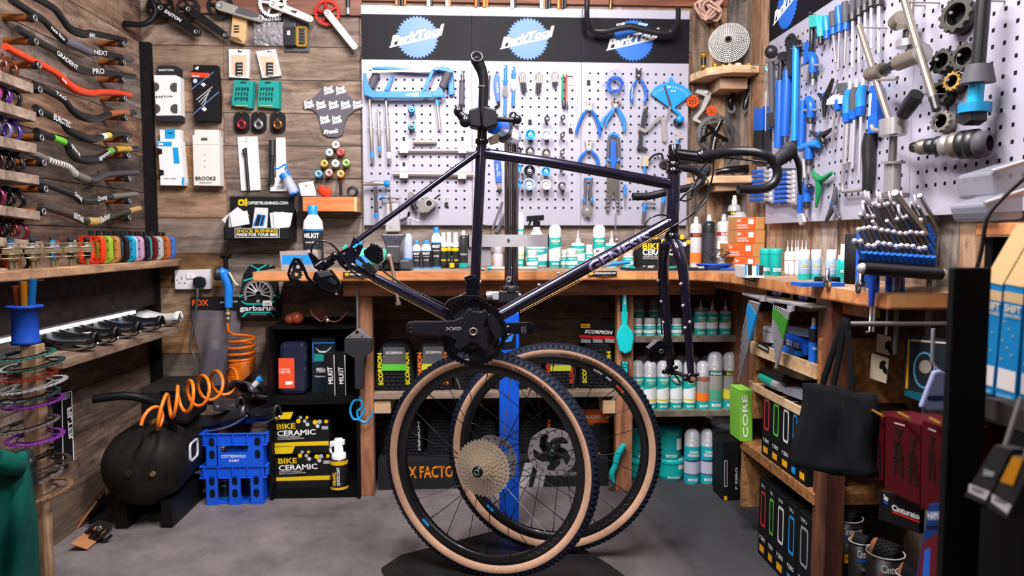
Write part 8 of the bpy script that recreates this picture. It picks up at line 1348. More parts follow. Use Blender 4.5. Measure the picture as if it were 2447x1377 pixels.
for lab,x0,x1,d_ in(('left',1520,1612,0),('right',1618,1712,.004)):t=carton('slim black tube box lettered MILKIT, %s of two in cabinet'%lab,[(x0,945),(x1,935),(x1,1330),(x0+5,1332)],2.95-d_,.045,'141517','milkit tubes',zm,cr=Q3,fs=[([(x0+75,950),(x0+84,950),(x0+92,1320),(x0+86,1320)],'c8c8c8')],tx=[('MILKIT',(x0+72,1215),(x0+62,1060),11,'ececec')])
for i,(dx,dy,lab,zs)in enumerate(((0,0,'black box lettered BIKE CERAMIC, upper of the pair in cabinet',zb_+FP.uv(700,1075)[1]-FP.uv(700,1150)[1]),(15,315,'black box lettered BIKE CERAMIC, lower of the pair in cabinet',zb_))):
 f=lambda q:Q4([(x+dx,y+dy)for x,y in q]); carton(lab,[(1495,400),(2008,385),(2010,705),(1515,718)],2.94,.2,'1a1b1c','ceramic boxes',zs,cr=f,fs=[([(1500,410),(1685,400),(1660,465),(1505,470)],'e8c21a'),([(1515,685),(2008,665),(2008,705),(1516,717)],'e8c21a')]+[(HEX(x,y,r),c_)for x,y,r,c_ in((1732,485,22,'e8c21a'),(1752,452,17,'9a9aa2'),(1810,452,15,'e8c21a'),(1790,485,18,'b4b4ba'),(1815,515,19,'c9c9d0'),(1885,495,24,'e8c21a'),(1925,490,21,'b4b4ba'),(1908,530,19,'d0d0d6'),(1985,488,18,'e8c21a'))]+[(rect(1945,530,2003,560),'a9a9b0')],tx=[('BIKE',(1535,560),(1705,552),13,'e8c21a'),('CERAMIC',(1538,622),(1892,605),13,'f2f2f2'),('EXTREME DIRT REPELLENCY',(1540,640),(1750,630),3,'c8c8c8'),('INSTANT DURABLE PROTECTION',(1543,658),(1785,645),3,'c8c8c8')])
q=Q4([(2105,535),(2105,1010)]); t=vessel('drop','black spray bottle lettered CERAMIC QUICK COAT with white trigger',q[0][0],q[0][1]+28,q[1][1],2.945,42,'17181a','ececec',[(.0,.05,'e8b818'),(.5,.58,'e8b818')],[],zs=zb_); h=.17; mb=MB(); mb.ctext('QUICKCOAT',.038,h*.3,.016,.1,WHT,.008,.02,vert=True)if 0 else mb.text('CERAMIC',O0,(-.006,.02),(-.006,.075),.012,YEL,.042,False,.03); mb.text('QUICKCOAT',O0,(.01,.02),(.01,.095),.012,WHT,.042,False,.03); o=mb.build('lettering'); o.parent=t
mb=MB(); mb.obox((-.005,0,.185),(.03,0,.004),(0,.011,0),(0,0,.010),WHT); mb.tube([(-.03,0,.18),(-.034,0,.16),(-.032,0,.145)],.006,WHT,8); o=mb.build('trigger_head',bevel=.003); o.parent=t
for i,(x,y,r,lab)in enumerate(((1160,590,.022,'left'),(1222,630,.028,'right'))):mb=MB(); o=FP.pt(*Q3(x,y)); mb.ball((o.x,2.99,c[1]+r),r,M('a84a2a',.4,coat=.3),16); single(mb,'copper_ball','copper coloured ball on top of the cabinet, %s of two'%lab,'ball','copper balls')
mb=MB(); P_=[FP.pt(x,y)for x,y in Q3([(1390,530),(1400,580),(1470,640),(1500,635),(1530,600),(1560,640),(1640,640),(1720,560)])]; mb.tube(spl(P_,4),.0032,M('5a3026',.4),7); mb.ball(FP.pt(*Q3(1540,635)),.009,M('b8a49a',.3,.6),10); mb.plate(FP,Q3([(1400,520),(1510,500),(1530,600),(1470,630),(1400,580)]),.001,-.001,M('3a1d18',.2,alpha=.8)); mb.cyl(FP.pt(*Q3(1400,600)),V((FP.pt(*Q3(1400,600)).x,2.96,c[1])),.003,BLK,6); single(mb,'safety_glasses','dark rimless glasses hung in shadow above the cabinet','glasses')
t=thing('hanging_paddle','dark octagonal paddle tool hanging by a rod from bench apron','tool',P28.pt(858,930)); pp_=YP(2.885); mb=MB(); mb.cyl(pp_.pt(*Q3(1812,320)),pp_.pt(*Q3(1815,730)),.0045,STL,8); mb.build('rod',t)
mb=MB(); mb.plate(pp_,Q3([(1808,715),(1835,715),(1942,805),(1692,805)]),.03,-.005,M('6a676c',.5)); mb.plate(pp_,Q3([(1692,808),(1942,808),(1942,925),(1870,985),(1868,1265),(1788,1265),(1785,985),(1692,930)]),.03,-.005,M('2b2b2e',.55)); mb.build('paddle',t,bevel=.004); mb=MB(); mb.face(pp_,Q3(circ(1810,742,16,12)),.031,M('141416',.6)); mb.face(pp_,Q3(circ(1748,780,7,10)),.031,M('141416',.6)); mb.face(pp_,Q3(circ(1855,785,7,10)),.031,M('141416',.6)); mb.build('holes',t)
mb=MB(); h4=lambda pts:[YP(2.9).pt(x,y)for x,y in Q4(pts)]; mb.tube(spl(h4([(2290,250),(2288,290),(2240,300),(2205,380),(2230,460),(2290,460),(2340,370)]),5),.005,M('1f9ad8',.35),8); mb.tube(spl(h4([(2288,290),(2310,310),(2310,360),(2270,400),(2285,470),(2350,495),(2400,440),(2415,390)]),5),.005,M('1f9ad8',.35),8); single(mb,'blue_hook','bright blue double hook screwed to left bench post','hook')
BC=M('0d55d8',.4); cq=YP(2.86)
def crate(lab,y0,y1,slots,zs):
 t=thing('milk_crate',lab,'crate',cq.pt(*Q4(1150,y1)),'blue crates'); g=lambda x,y:cq.uv(*Q4(x,y)); x0=g(815,y0)[0]; x1=g(1440,y0)[0]; zt_=zs+(g(1000,y0)[1]-g(1000,y1)[1]); yf,yb_=2.86,3.2; rm=.045
 for nm_,b_ in(('rim',(x0,x1,yf,yf+.012,zt_-.006,zt_)),('rim',(x0,x1,yf,yf+.012,zt_-rm-.006,zt_-rm)),('rim',(x0,x1,yb_-.012,yb_,zt_-rm,zt_)),('rim',(x0,x0+.012,yf+.012,yb_-.012,zt_-rm,zt_)),('rim',(x1-.012,x1,yf+.012,yb_-.012,zt_-rm,zt_)),('rim_band',(x0+.012,x1-.012,yf+.006,yf+.01,zt_-rm,zt_))):mb=MB(); mb.box(*b_,BC); mb.build(nm_,t,bevel=.003)
 for i in range(5):mb=MB(); xx=x0+.02+i*(x1-x0-.04)/4; mb.box(xx-.002,xx+.002,yf-.002,yf+.006,zt_-rm,zt_,BC); mb.build('rim_rib',t)
 xa,xb=x0+.028,x1-.02
 for x in([xa,(xa+xb)/2-.02,xb-.045]if slots else[xa,xb-.04]):
  mb=MB(); w_=.045; q=[(x,zs),(x+w_,zs),(x+w_,zt_-rm),(x,zt_-rm)]; mb.plate(YP(yf+.004),q,.004,0,BC,px=False)
  for k_ in range(2):mb.face(YP(yf),rrect(x+.012,zs+.03+k_*.05,x+w_-.012,zs+.065+k_*.05,.01),.0005,M('0a1226',.7),px=False)
  mb.build('front_slat',t)
 if not slots:
  mb=MB(); mb.plate(YP(yf+.004),[(xa+.04,zs),(xb-.04,zs),(xb-.04,zs+.09),((xa+xb)/2+.06,zs+.09),((xa+xb)/2+.05,zs+.055),((xa+xb)/2-.05,zs+.055),((xa+xb)/2-.06,zs+.09),(xa+.04,zs+.09)],.004,0,BC,px=False); mb.text('COTTESWOLD',YP(yf),((xa+xb)/2-.05,zs+.035),((xa+xb)/2+.045,zs+.035),.011,WHT,.001,False,.02); mb.text('DAIRY',YP(yf),((xa+xb)/2-.02,zs+.018),((xa+xb)/2+.02,zs+.018),.01,WHT,.001,False,.02); mb.build('name_panel',t)
 mb=MB(); mb.box(xa,xb,yf+.01,yb_-.01,zs,zs+.006,BC); mb.build('floor_panel',t); mb=MB(); mb.box(xb-.001,xb+.004,yf,yb_,zs,zt_-rm,BC); mb.build('side_panel',t)
 return xa,xb,zs,zt_
xa,xb,_,z_c=crate('blue plastic crate on the floor, lower of two, slatted',795,1150,True,0)
_,_,zu,z_u=crate('blue plastic crate lettered COTTESWOLD DAIRY, upper of two',500,800,False,z_c)
for k_ in range(3):x_=xa+.05+k_*.055; s_=MK('white and black bottle inside lower blue crate, %s'%['left','middle','right'][k_],560,1100,1180,2.93,21,'bottles in the crates',.007); s_.location.x=x_; s_.scale=(1.0,1.0,1.15)
for k_ in range(2):s_=MK('white and black bottle inside upper blue crate, %s'%['left','right'][k_],560,1040,1110,2.94,20,'bottles in the crates',zu+.007); s_.location.x=xa+.04+k_*.12
for i,(dx,dy,dz,rz,tl,col,lab)in enumerate(((.02,.10,.0,75,-.2,'232226','black saddle lying across the front of upper crate'),(.10,.16,.035,125,.15,'2c2a2f','dark saddle heaped in the middle of upper crate'),(.17,.2,.075,150,.25,'3a383d','large grey black saddle on top of the crate heap'),(.2,.1,.02,40,-.1,'1d1d20','black saddle at right of the crate heap'),(.06,.24,.05,20,.1,'29282c','dark saddle at back of the crate heap'))):s_=saddle(lab,(xa+dx,2.86+dy,z_u-.01+dz*1.3),rad(rz),col,tilt=tl); s_.scale=(1.2,1.1,1.2); s_['group']='old saddles on the crate'
mb=MB(); a_=YP(2.95).pt(*Q4(1290,200)); mb.tube([a_,YP(2.95).pt(*Q4(1375,110))],.012,M('c9c9cc',.4),10); mb.tube([YP(2.95).pt(*Q4(1365,110)),YP(2.95).pt(*Q4(1395,95))],.014,M('2a8ae0',.4),10); single(mb,'white_tube','white tube with blue cap poking out of the saddle heap','tube')
t=thing('air_compressor','dusty black tank compressor with looped handle on floor at left','compressor',V((YP(2.75).pt(360,1150).x,2.75,0))); KC=M('1a1817',.62,nz=.7,ns=7); e0=YP(2.62).pt(*Q4(380,860)); R_=.165
R_=.148; b0=V((-1.20,2.58,.225)); u_=V((-.06,1,0)).normalized(); s_=V((1,.06,0)).normalized()
mb=MB(); mb.lathe([(0,0),(R_*.5,.008),(R_*.8,.03),(R_*.96,.065),(R_,.1),(R_,.42),(R_*.85,.47),(0,.5)],b0,u_,KC,30); mb.build('tank',t)
mb=MB(); mb.cyl(b0+V((-.02,.004,.0)),b0+V((-.02,-.006,0)),.012,M('2a2826',.5),14); mb.cyl(b0+V((.06,.02,-.005)),b0+V((.06,.0,-.005)),.009,M('6a5a44',.5),10); mb.build('end_plugs',t)
mb=MB(); mb.obox(b0+u_*.31+s_*.04+V((0,0,.195)),u_*.12,s_*.09,V((0,0,.075)),M('1b1a1a',.6,nz=.4,ns=12)); mb.build('motor_housing',t,bevel=.02); mb=MB()
for i in range(4):mb.obox(b0+u_*.188+s_*.06+V((0,0,.19+.02*i)),s_*.03,u_*.003,V((0,0,.004)),M('050506',.7))
mb.build('vents',t); mb=MB(); mb.tube(spl([b0+u_*.14+s_*.09+V((0,0,.10)),b0+u_*.10+s_*.085+V((0,0,.2)),b0+u_*.05+s_*.04+V((0,0,.25)),b0+u_*.02+s_*-.03+V((0,0,.275)),b0+u_*.0+s_*-.13+V((0,0,.27))],5),.015,M('0e0e10',.5),12); mb.build('handle',t); mb=MB(); mb.ring(Pl(b0+u_*.17+s_*(R_+.002)+V((0,0,.03)),u_,(0,0,1)),rrect(-.05,-.036,.05,.036,.02),rrect(-.04,-.03,.04,.03,.015),.003,-.003,M('d8d8dc',.4),px=False); mb.build('badge',t)
for dx in(-.08,.08):mb=MB(); mb.box(b0.x+dx-.02,b0.x+dx+.02,2.64,2.95,0,.10,BLK); mb.build('foot',t)
for i in range(9):
 q=Q4(470+(i%5)*95+rng.uniform(-20,20),1180-(i//5)*110+rng.uniform(-25,25)); o=FL.pt(*q); o.z=.028+.05*(i//5); t=thing('loose_pedal','dusty black and silver part in the heap before compressor, %s'%['far left','second from left','middle','second from right','far right','upper left','upper centre','upper right','topmost right'][i],'pedal',o-V((0,0,.028)),'heap of old parts on floor'); a_=V((rng.uniform(-1,1),rng.uniform(-1,.3),rng.uniform(-.3,.5))).normalized(); mb=MB(); mb.tube([o-a_*.035,o+a_*.035],.016,M(['17171a','8f8c90','232326'][i%3],.3,.6),8); mb.build('body',t); mb=MB(); mb.ring(Pl(o,a_,a_.cross(V((0,.3,1)))),rect(-.04,-.028,.04,.028),rect(-.03,-.018,.03,.018),.008,-.008,M(['1d1d20','a5a2a6'][i%2],.3,.7),px=False); mb.build('cage',t)
Q7=CR(850,800,3.129)
def tyre(lab,x0,x1,y0,y1,col,Y,zs,txt='SCORPION',lb=None,hd=None):
 pl=YP(Y); a=pl.uv(*Q7(x0,y1)); c=pl.uv(*Q7(x1,y0)); w_=c[0]-a[0]; h=c[1]-a[1]; X=a[0]; t=thing('folded_tyre',lab,'tyre',pl.P(X+w_/2,zs),'folded tyres under the bench'); g=lambda u,v:(X+w_*u,zs+h*v)
 mb=MB(); mb.plate(pl,[g(0,0),g(1,0),g(.98,.3),g(.9,.8),g(.78,.96),g(.22,.96),g(.1,.8),g(.02,.3)],0,-.16,RUB,px=False); mb.build('casing',t,bevel=.008)
 mb=MB()
 for i in range(4):
  for j in range(11):u_,v_=g(.27+.135*i+(.03 if j%2 else 0),.03+.075*j); mb.plate(pl,rect(u_,v_,u_+w_*.085,v_+h*.045),.006,0,M('26262b',.75),px=False)
 mb.build('tread_knobs',t)
 if col:
  mb=MB()
  for s_ in(.14,.80):mb.text(txt,pl,g(s_+.08,.12),g(s_+.05,.78),w_*.11,M(col,.5),.004,False,.04)
  mb.build('sidewall_print',t)
 if lb:mb=MB(); mb.plate(pl,[g(.2,.42),g(.8,.42),g(.76,.9),g(.24,.9)],.008,.002,M('57585a',.4),px=False); mb.plate(pl,[g(.2,.42),g(.8,.42),g(.8,.55),g(.2,.55)],.0086,.002,M(lb,.5),px=False); mb.text(txt,pl,g(.3,.76),g(.7,.76),h*.05,WHT,.009,False); mb.build('paper_band',t)
 if hd:
  mb=MB(); mb.plate(pl,[g(.02,.96),g(.98,.96),g(.98,1.42),g(.02,1.42)],.003,-.003,M('141414',.5),px=False); mb.plate(pl,[g(.02,1.07),g(.98,1.03),g(.98,1.09),g(.02,1.13)],.0034,0,RED,px=False); mb.text(txt,pl,g(.15,1.17),g(.88,1.14),h*.07,WHT,.004,False,.03,.2)
  mb.face(pl,[g(.05,1.28),g(.3,1.28),g(.3,1.36),g(.05,1.36)],.0035,M('e8a01a',.5),px=False); mb.text('PIRELLI',pl,g(.07,1.3),g(.28,1.3),h*.035,BLK,.004,False)
  for k_ in range(3):mb.face(pl,[g(.06+.32*k_,.97),g(.32+.32*k_,.96),g(.32+.32*k_,1.03),g(.06+.32*k_,1.05)],.0036,M('8a8a8c',.5),px=False)
  mb.build('header_card',t)
for a in(('folded tyre with yellow lettering and green band, first on upper tyre shelf',140,440,50,418,'d8d01e','9','5fc23a'),('folded tyre with orange lettering and yellow band, second on upper shelf',440,725,50,418,'e8762a','9','c9c93a'),('plain black folded tyre behind front wheel rim on upper shelf',730,960,90,418,None,'9',None),('black folded tyre behind the blue stand post on upper shelf',1010,1290,60,418,None,'9',None),('folded tyre with red lettering right of the stand post',1400,1660,90,418,'d8402a','9','b8c23a'),('folded tyre with yellow lettering under a black SCORPION header card',1665,1945,60,418,'d8d01e','9',None)):tyre(a[0],a[1],a[2],a[3],a[4],a[5],3.0,Z1,lb=a[7],hd='header' in a[0])
zf=FL.uv(0,0)[1]*0; zfx=YP(3.02).pt(*Q7(300,935)).z
for lab,x0,x1,tx_ in(('dark folded tyre, first in the lower row on long black box',200,330,None),('folded tyre with white side print, second in the lower row',350,500,'c8ccce'),('knobbly folded tyre, third in the lower row',530,720,None),('folded tyre behind the cassette, fourth in the lower row',860,1060,None),('folded tyre right of the stand post in lower row',1220,1400,None),('folded tyre with orange print behind the rotor, lower row',1410,1640,'e8762a')):tyre(lab,x0,x1,600,925,tx_,3.08,zfx,'MINION')
carton('long low black box lettered FOX FACTORY on the floor under the tyres',[(165,940),(1890,920),(1890,1130),(165,1150)],3.0,.2,'232325',zs=0,cr=Q7,fs=[([(1265,960),(1330,955),(1290,1140),(1215,1140)],'a5a3a8'),([(1375,950),(1440,948),(1400,1140),(1325,1140)],'a5a3a8')],tx=[('FOX FACTORY',(300,1075),(830,1062),28,'e8861e'),('RIDEFOX.COM',(1540,1060),(1825,1050),9,'8a8a8c')])
carton('orange and black box lettered MAXXIS at right of the lower tyres',[(1690,530),(1895,530),(1890,915),(1690,915)],3.06,.12,'1c1c1e',zs=zfx,cr=Q7,fs=[([(1690,560),(1895,560),(1895,660),(1690,660)],'ee6a1a'),([(1690,880),(1830,882),(1820,912),(1690,912)],'e8762a')],tx=[('MAXXIS',(1695,632),(1832,625),9,'f4f4f4'),('IKON',(1700,680),(1775,678),6,'e8762a')])
for i,(y0,dy,lab)in enumerate(((0,0,'teal and black long scraper spatula hung on right bench post'),(0,860,'teal handled brush hung low on right bench post'))):
 pl=YP(2.915); t=thing('cleaning_brush',lab,'brush',pl.pt(1495,845+dy*.2),'teal brushes on the post'); f=lambda q:Q5([(x,y+dy)for x,y in q])
 mb=MB(); mb.plate(pl,f([(92,140),(155,140),(160,380),(150,520),(200,590)]if i==0 else[(100,5),(160,5),(158,130),(100,130)])+f([(210,640),(190,760),(130,790),(80,760),(52,640),(60,590),(100,520),(92,380)]if i==0 else[]),.012,.0,M('12c0c4',.4)); mb.build('body',t,bevel=.004); mb=MB(); mb.plate(pl,f([(90,150),(104,150),(104,400),(90,400)]if i==0 else[(95,5),(104,5),(104,130),(95,130)]),.0135,.0,BLK); mb.plate(pl,f([(145,180),(160,180),(160,400),(145,400)]if i==0 else[(152,5),(162,5),(162,130),(152,130)]),.0135,0,BLK)
 if i==0:mb.plate(pl,f([(122,245),(133,245),(133,335),(122,335)]),.0135,0,M('dfeaea',.5))
 mb.torus(pl.pt(*f([(122,160 if i==0 else 30)])[0],.013),(0,1,0),.008,.003,M('0d8f94',.4),14,6); mb.build('grip',t)
mb=MB(); pl=YP(2.91); mb.tube(spl([pl.pt(x,y)for x,y in Q7([(2010,820),(1960,900),(1940,980),(1915,1040),(1930,1110)])],4),[.012,.015,.013,.013,.007],M('12b4b8',.4),10); single(mb,'teal_handle_brush','curved teal brush handle hanging near the floor by right post','brush')
PZ=XP(.955)
def sbox(lab,x0,x1,y0,y1,zs,h,acc,grp,X=.955,txt='P ZERO',dep=.12,y_=None,y2=None):
 """a box on the right wing, its face towards the aisle"""
 pl=XP(X); a=pl.pt(*Q6(x0,(y0+y1)/2)); c=pl.pt(*Q6(x1,(y0+y1)/2)); t=thing('tyre_box',lab,'box',V((X,(a.y+c.y)/2,zs)),grp); u0,u1=-a.y,-c.y-.002
 mb=MB(); mb.plate(pl,rect(u0,zs,u1,zs+h),0,-dep,M('141416',.5),px=False); mb.build('carton',t,bevel=.001); mb=MB(); w_=u1-u0; g=lambda u,v:(u0+w_*u,zs+h*v)
 mb.ring(pl,[g(*q)for q in rrect(.25,.4,.8,.85,.08)],[g(*q)for q in rrect(.32,.43,.73,.82,.06)],.0006,0,M(acc,.5),px=False); mb.face(pl,[g(.2,.06),g(.75,.06),g(.75,.15),g(.2,.15)],.0006,M('e8a81a' if acc!='1f90e0' else '1f90e0',.5),px=False); mb.text(txt,pl,g(.2,.22),g(.85,.22),h*.05,WHT,.0008,False); mb.text('TPU',pl,g(.25,.9),g(.7,.9),h*.04,M('c8c8c8',.5),.0008,False); mb.build('print',t)
C5=Q6(1772,440);
shf={o.name:o for o in bpy.data.objects if o.name in('top_shelf','middle_shelf','bottom_shelf')}
zB=XP(.95).pt(1768,1052).z*.5+XP(.95).pt(1945,1178).z*.5; zM=XP(.95).pt(1788,903).z*.5+XP(.95).pt(1935,992).z*.5; zT=XP(.95).pt(1797,815).z*.5+XP(.95).pt(1953,893).z*.5
for i,(x0,x1,acc)in enumerate(((1243,1315,'c83a3a'),(1318,1395,'5fc23a'),(1398,1480,'d8d8d8'),(1483,1545,'1f90e0'),(1548,1625,'e8a81a'))):sbox('black inner tube box with %s frame on lowest wing shelf'%['red','green','white','blue','yellow'][i],x0,x1,60,640,zB,.225,acc,'tube boxes on shelf')
for i,(x0,x1,acc)in enumerate(((1215,1285,'c83a3a'),(1290,1350,'5fc23a'),(1355,1440,'d8d8d8'),(1445,1530,'1f90e0'),(1535,1655,'8a8a8c'))):sbox('black inner tube box with %s frame standing on floor under wing'%['red','green','white','blue','grey'][i],x0,x1,900,1250,0,.26,acc,'tube boxes on floor')
for i,(x0,x1,y0,y1,Y)in enumerate(((856,925,440,905,2.95),(920,1052,490,975,2.8))):q=Q6([(x0,y0),(x1,y0),(x1,y1),(x0,y1)]); carton('black box lettered P ZERO on floor beside shelf, %s'%['rear','front'][i],q,Y,.12,'151517','P ZERO boxes',0,fs=[(Q6(rrect(x0+12,y0+130,x0+38,y0+350,8)),'b8b8ba'),(Q6(rrect(x0+17,y0+137,x0+33,y0+343,6)),'17171a'),(Q6(rect(x0+10,y1-60,x0+35,y1-25)),'e8a81a')],tx=[('P ZERO',Q6(x1-12,y0+370),Q6(x1-12,y0+190),5,'d8d8d8')],name='tyre_box')
q=Q6([(1062,0),(1155,60),(1155,440),(1062,440)]); carton('lime green box lettered CORE standing on wing shelf',Q6([(1062,20),(1165,20),(1165,440),(1062,440)]),2.46,.1,'7fc043',zs=zB,tx=[('CORE',Q6(1128,435),Q6(1120,85),12,'f0f4ea')])
p=YP(3.0).pt(*Q6(930,400)); mb=MB(); mb.lathe([(0,0),(.05,.01),(.055,.08),(.045,.13),(.014,.15)],V((p.x+.09,3.06,.24)),V((-.9,-.2,.35)),M('aeb0ba',.2,alpha=.6),18); mb.lathe([(.016,.15),(.016,.17),(.008,.175),(.008,.2),(0,.2)],V((p.x+.09,3.06,.24)),V((-.9,-.2,.35)),WHT,12); single(mb,'clear_flask','clear plastic bottle lying with white nozzle behind P ZERO boxes','bottle')
for i,(x0,x1,cl,lab)in enumerate(((1175,1400,'1f9ae0','blue sleeved T-handle hex key set on grey rack under bench wing'),(1480,1640,'3f8a2a','green sleeved T-handle key set on grey rack under bench wing'))):
 t=thing('hex_key_set',lab,'tool set',XP(.93).pt(*Q5(x0+100,300)),'hex key sets'); pl=XP(.93-.0*i); GR=M('a9a8ac',.4,.5); f=Q5
 mb=MB(); mb.plate(pl,f([(1195,228),(1480,310),(1480,330),(1195,250)]if i==0 else[(1440,285),(1836,350),(1830,375),(1440,310)]),.02,-.03,GR); mb.build('rack_bar',t,bevel=.002); mb=MB(); q=f([(1390,270)]if i==0 else[(1645,360)])[0]; mb.cyl(pl.pt(q[0],q[1]-4,.03),pl.pt(q[0],q[1]+10,.03),.011,GR,14); mb.build('rack_knob',t)
 for k_ in range(8):
  s_=k_/7; a_=f([(x0+90+s_*90 if i==0 else x0+10+s_*140,300+25*s_ if i==0 else 340+60*s_)])[0]; e_=f([(1215-45*s_,540+490*s_**1.6)if i==0 else(1470+40*s_,600+315*s_**1.8)])[0]; A_,E_=pl.pt(*a_,.03-.002*k_),pl.pt(*e_,.03-.002*k_); r=.0024+.003*s_; mb=MB(); mb.tube([A_,E_],r,GR,8); mb.build('key',t); mb=MB(); mb.tube([A_.lerp(E_,.12),A_.lerp(E_,.45)],r+.001,M(cl,.4),8); mb.build('sleeve',t)
for lab,x,y0,y1,X,col,n_ in(('blue label box hung under bench wing, left','1','','','','',''),):pass
PA=XP(1.0)
def side(name,lab,cat,pts,X,dep,col,fs=(),tx=(),grp=None,bev=.001,cr=Q5):
 pl=XP(X); t=thing(name,lab,cat,base(pl,cr(pts),0),grp); mb=MB(); mb.plate(pl,cr(pts),0,-dep,M(col,.5)if isinstance(col,str)else col); mb.build('body',t,bevel=bev)
 if fs or tx:prints(t,pl,0,[(cr(a),b)for a,b in fs],[(s_,cr([a])[0],cr([c])[0],h,k_)for s_,a,c,h,k_ in tx])
 return t
for i,x in enumerate((1420,1660)):side('torque_case','dark case with blue oval badge under bench edge, %s'%['left','right'][i],'case',[(x,195+i*40),(x+220,215+i*40),(x+215,280+i*45),(x+5,255+i*40)],.985,.05,'1c1c20',fs=[(circ(x+95,232+i*42,52,16,30),'1a4ab0')],tx=[('Park Tool',(x+55,240+i*42),(x+135,246+i*42),5,'c8d8f4')],grp='badged cases')
side('part_box','white retail box with blue stripe on top wing shelf','box',[(1315,500),(1460,560),(1470,690),(1310,670)],.97,.08,'d5d3d6',[([(1318,540),(1460,590),(1460,600),(1318,552)],'2a9ae0')],[])
side('caliper_case','blue case lettered DIGITAL CALIPER on top wing shelf','case',[(1590,600),(1780,720),(1780,800),(1480,690)],.975,.12,'1450c0',[([(1570,640),(1745,745),(1745,790),(1560,690)],'1a1a1e')],[('DIGITAL CALIPER',(1600,700),(1722,745),6,'c8c8c8')])
side('clear_case','clear plastic box on top of the blue caliper case','case',[(1610,530),(1800,560),(1800,640),(1620,605)],1.0,.1,M('9a9cae',.2,alpha=.7)); side('blue_tool','blue plastic tool lying at front of top wing shelf','tool',[(1465,705),(1520,700),(1700,770),(1690,815),(1590,800),(1465,740)],.96,.03,'1a70d8')
q=Q5([(1880,430),(1880,880)]); vessel('bott','blue and black bottle with cream cap at end of top wing shelf',1942,760,872,1.98,20,'1c6ad8','c9b89a',[(.5,.78,'16171c')],[('TUBELESS',.35,.06,.8,'dfe8f8')],zs=zT)
for i,(pts,col,lab)in enumerate((([(1480,880),(1760,960),(1745,1030),(1470,950)],'c9b98a','clear box of brass bits on middle wing shelf'),([(1570,1080),(1750,1130),(1750,1215),(1570,1150)],'8f8fa0','grey plastic box at front of middle wing shelf'))):side('bits_box',lab,'box',pts,.965+.03*(i==0),.08,M(col,.25,alpha=.85),grp='boxes on middle wing shelf')
mb=MB(); pl=XP(.96); mb.tube([pl.pt(*Q5(1375,1000)),pl.pt(*Q5(1500,1065))],[.014,.018],M('12806a',.4),12); mb.tube([pl.pt(*Q5(1500,1065)),pl.pt(*Q5(1560,1090))],.016,SLV,12); single(mb,'green_driver','green handled driver with silver end on middle wing shelf','driver'); mb=MB(); mb.tube([pl.pt(*Q5(1375,930)),pl.pt(*Q5(1600,1020))],[.008,.014],BLK,12); single(mb,'black_torch','black torch lying behind the green driver','torch')
Q8=CR(1740,640,3.824); Q9=CR(1900,1000,3.653); QX=CR(2040,620,3.624)
t=thing('tote_bag','black canvas tote bag hanging by its straps under the bench wing','bag',XP(.9).pt(1980,1130)); BG=M('06070b',.9,nz=.15,ns=60); pl=XP(.86); vs=[]; n=12
for i in range(n+1):
 for j in range(n+1):u_,v_=i/n,j/n; vs.append(pl.pt(1932+(2078-1932+10*v_)*u_-28*v_*(1-u_)+6*sin(v_*6),915+28*u_+(205-12*abs(u_-.4))*v_,.02*sin(u_*7)+.03*sin(pi*u_)*v_))
mb=MB(); mb.add(vs,[[i*(n+1)+j,i*(n+1)+j+1,(i+1)*(n+1)+j+1,(i+1)*(n+1)+j]for i in range(n)for j in range(n)],BG,True); mb.build('bag_body',t,solid=.03)
for a in([(860,1070),(940,820),(1030,560),(1060,510),(1090,560)],[(960,1090),(1010,820),(1060,560),(1110,520)],[(1130,1110),(1120,860),(1100,640),(1075,520)]):mb=MB(); mb.tube(spl([pl.pt(*Q8(*p_),.0)for p_ in a],4),.014,BG,8,flat=.25,upv=(0,1,0)); mb.build('strap',t)
mb=MB(); mb.cyl(pl.pt(*Q8(1075,515)),V((XR,pl.pt(*Q8(1075,515)).y,pl.pt(*Q8(1075,515)).z)),.006,STL,8); single(mb,'bag_hook','steel hook on right wall carrying the black tote bag','hook')
for i,(x,lab)in enumerate(((930,'left'),(1040,'right'))):side('sachet_strip','strip of cream sachets hanging behind the tote straps, %s'%lab,'sachets',[(x-10,480),(x+60,490),(x+50,1020),(x-70,1000)],1.05,.006,'c9b994',[([(x-20,480),(x+60,490),(x+56,640),(x-30,630)],'2a3a20' if i==0 else '1a2a4a')]+[([(x-30-k_*8,720+k_*130),(x+10-k_*4,722+k_*130),(x+5-k_*4,740+k_*130),(x-32-k_*8,738+k_*130)],'5a1f24')for k_ in range(3)],grp='sachet strips',cr=Q8)
for i,(pts,lab)in enumerate((([(1310,780),(1460,830),(1440,1060),(1290,1010)],'lower'),([(1360,600),(1480,630),(1470,800),(1350,770)],'upper'))):x,y=pts[0]; side('printed_paper','cream paper printed with a black spanner head, %s of two'%lab,'paper',pts,1.08,.004,'c9b9a0',[([(x+75,y+85),(x+110,y+65),(x+140,y+85),(x+120,y+110),(x+142,y+150),(x+140,y+200),(x+110,y+180),(x+100,y+150),(x+70,y+140)],'1c1a1a')],grp='spanner papers',cr=Q8)
MR='43060d'
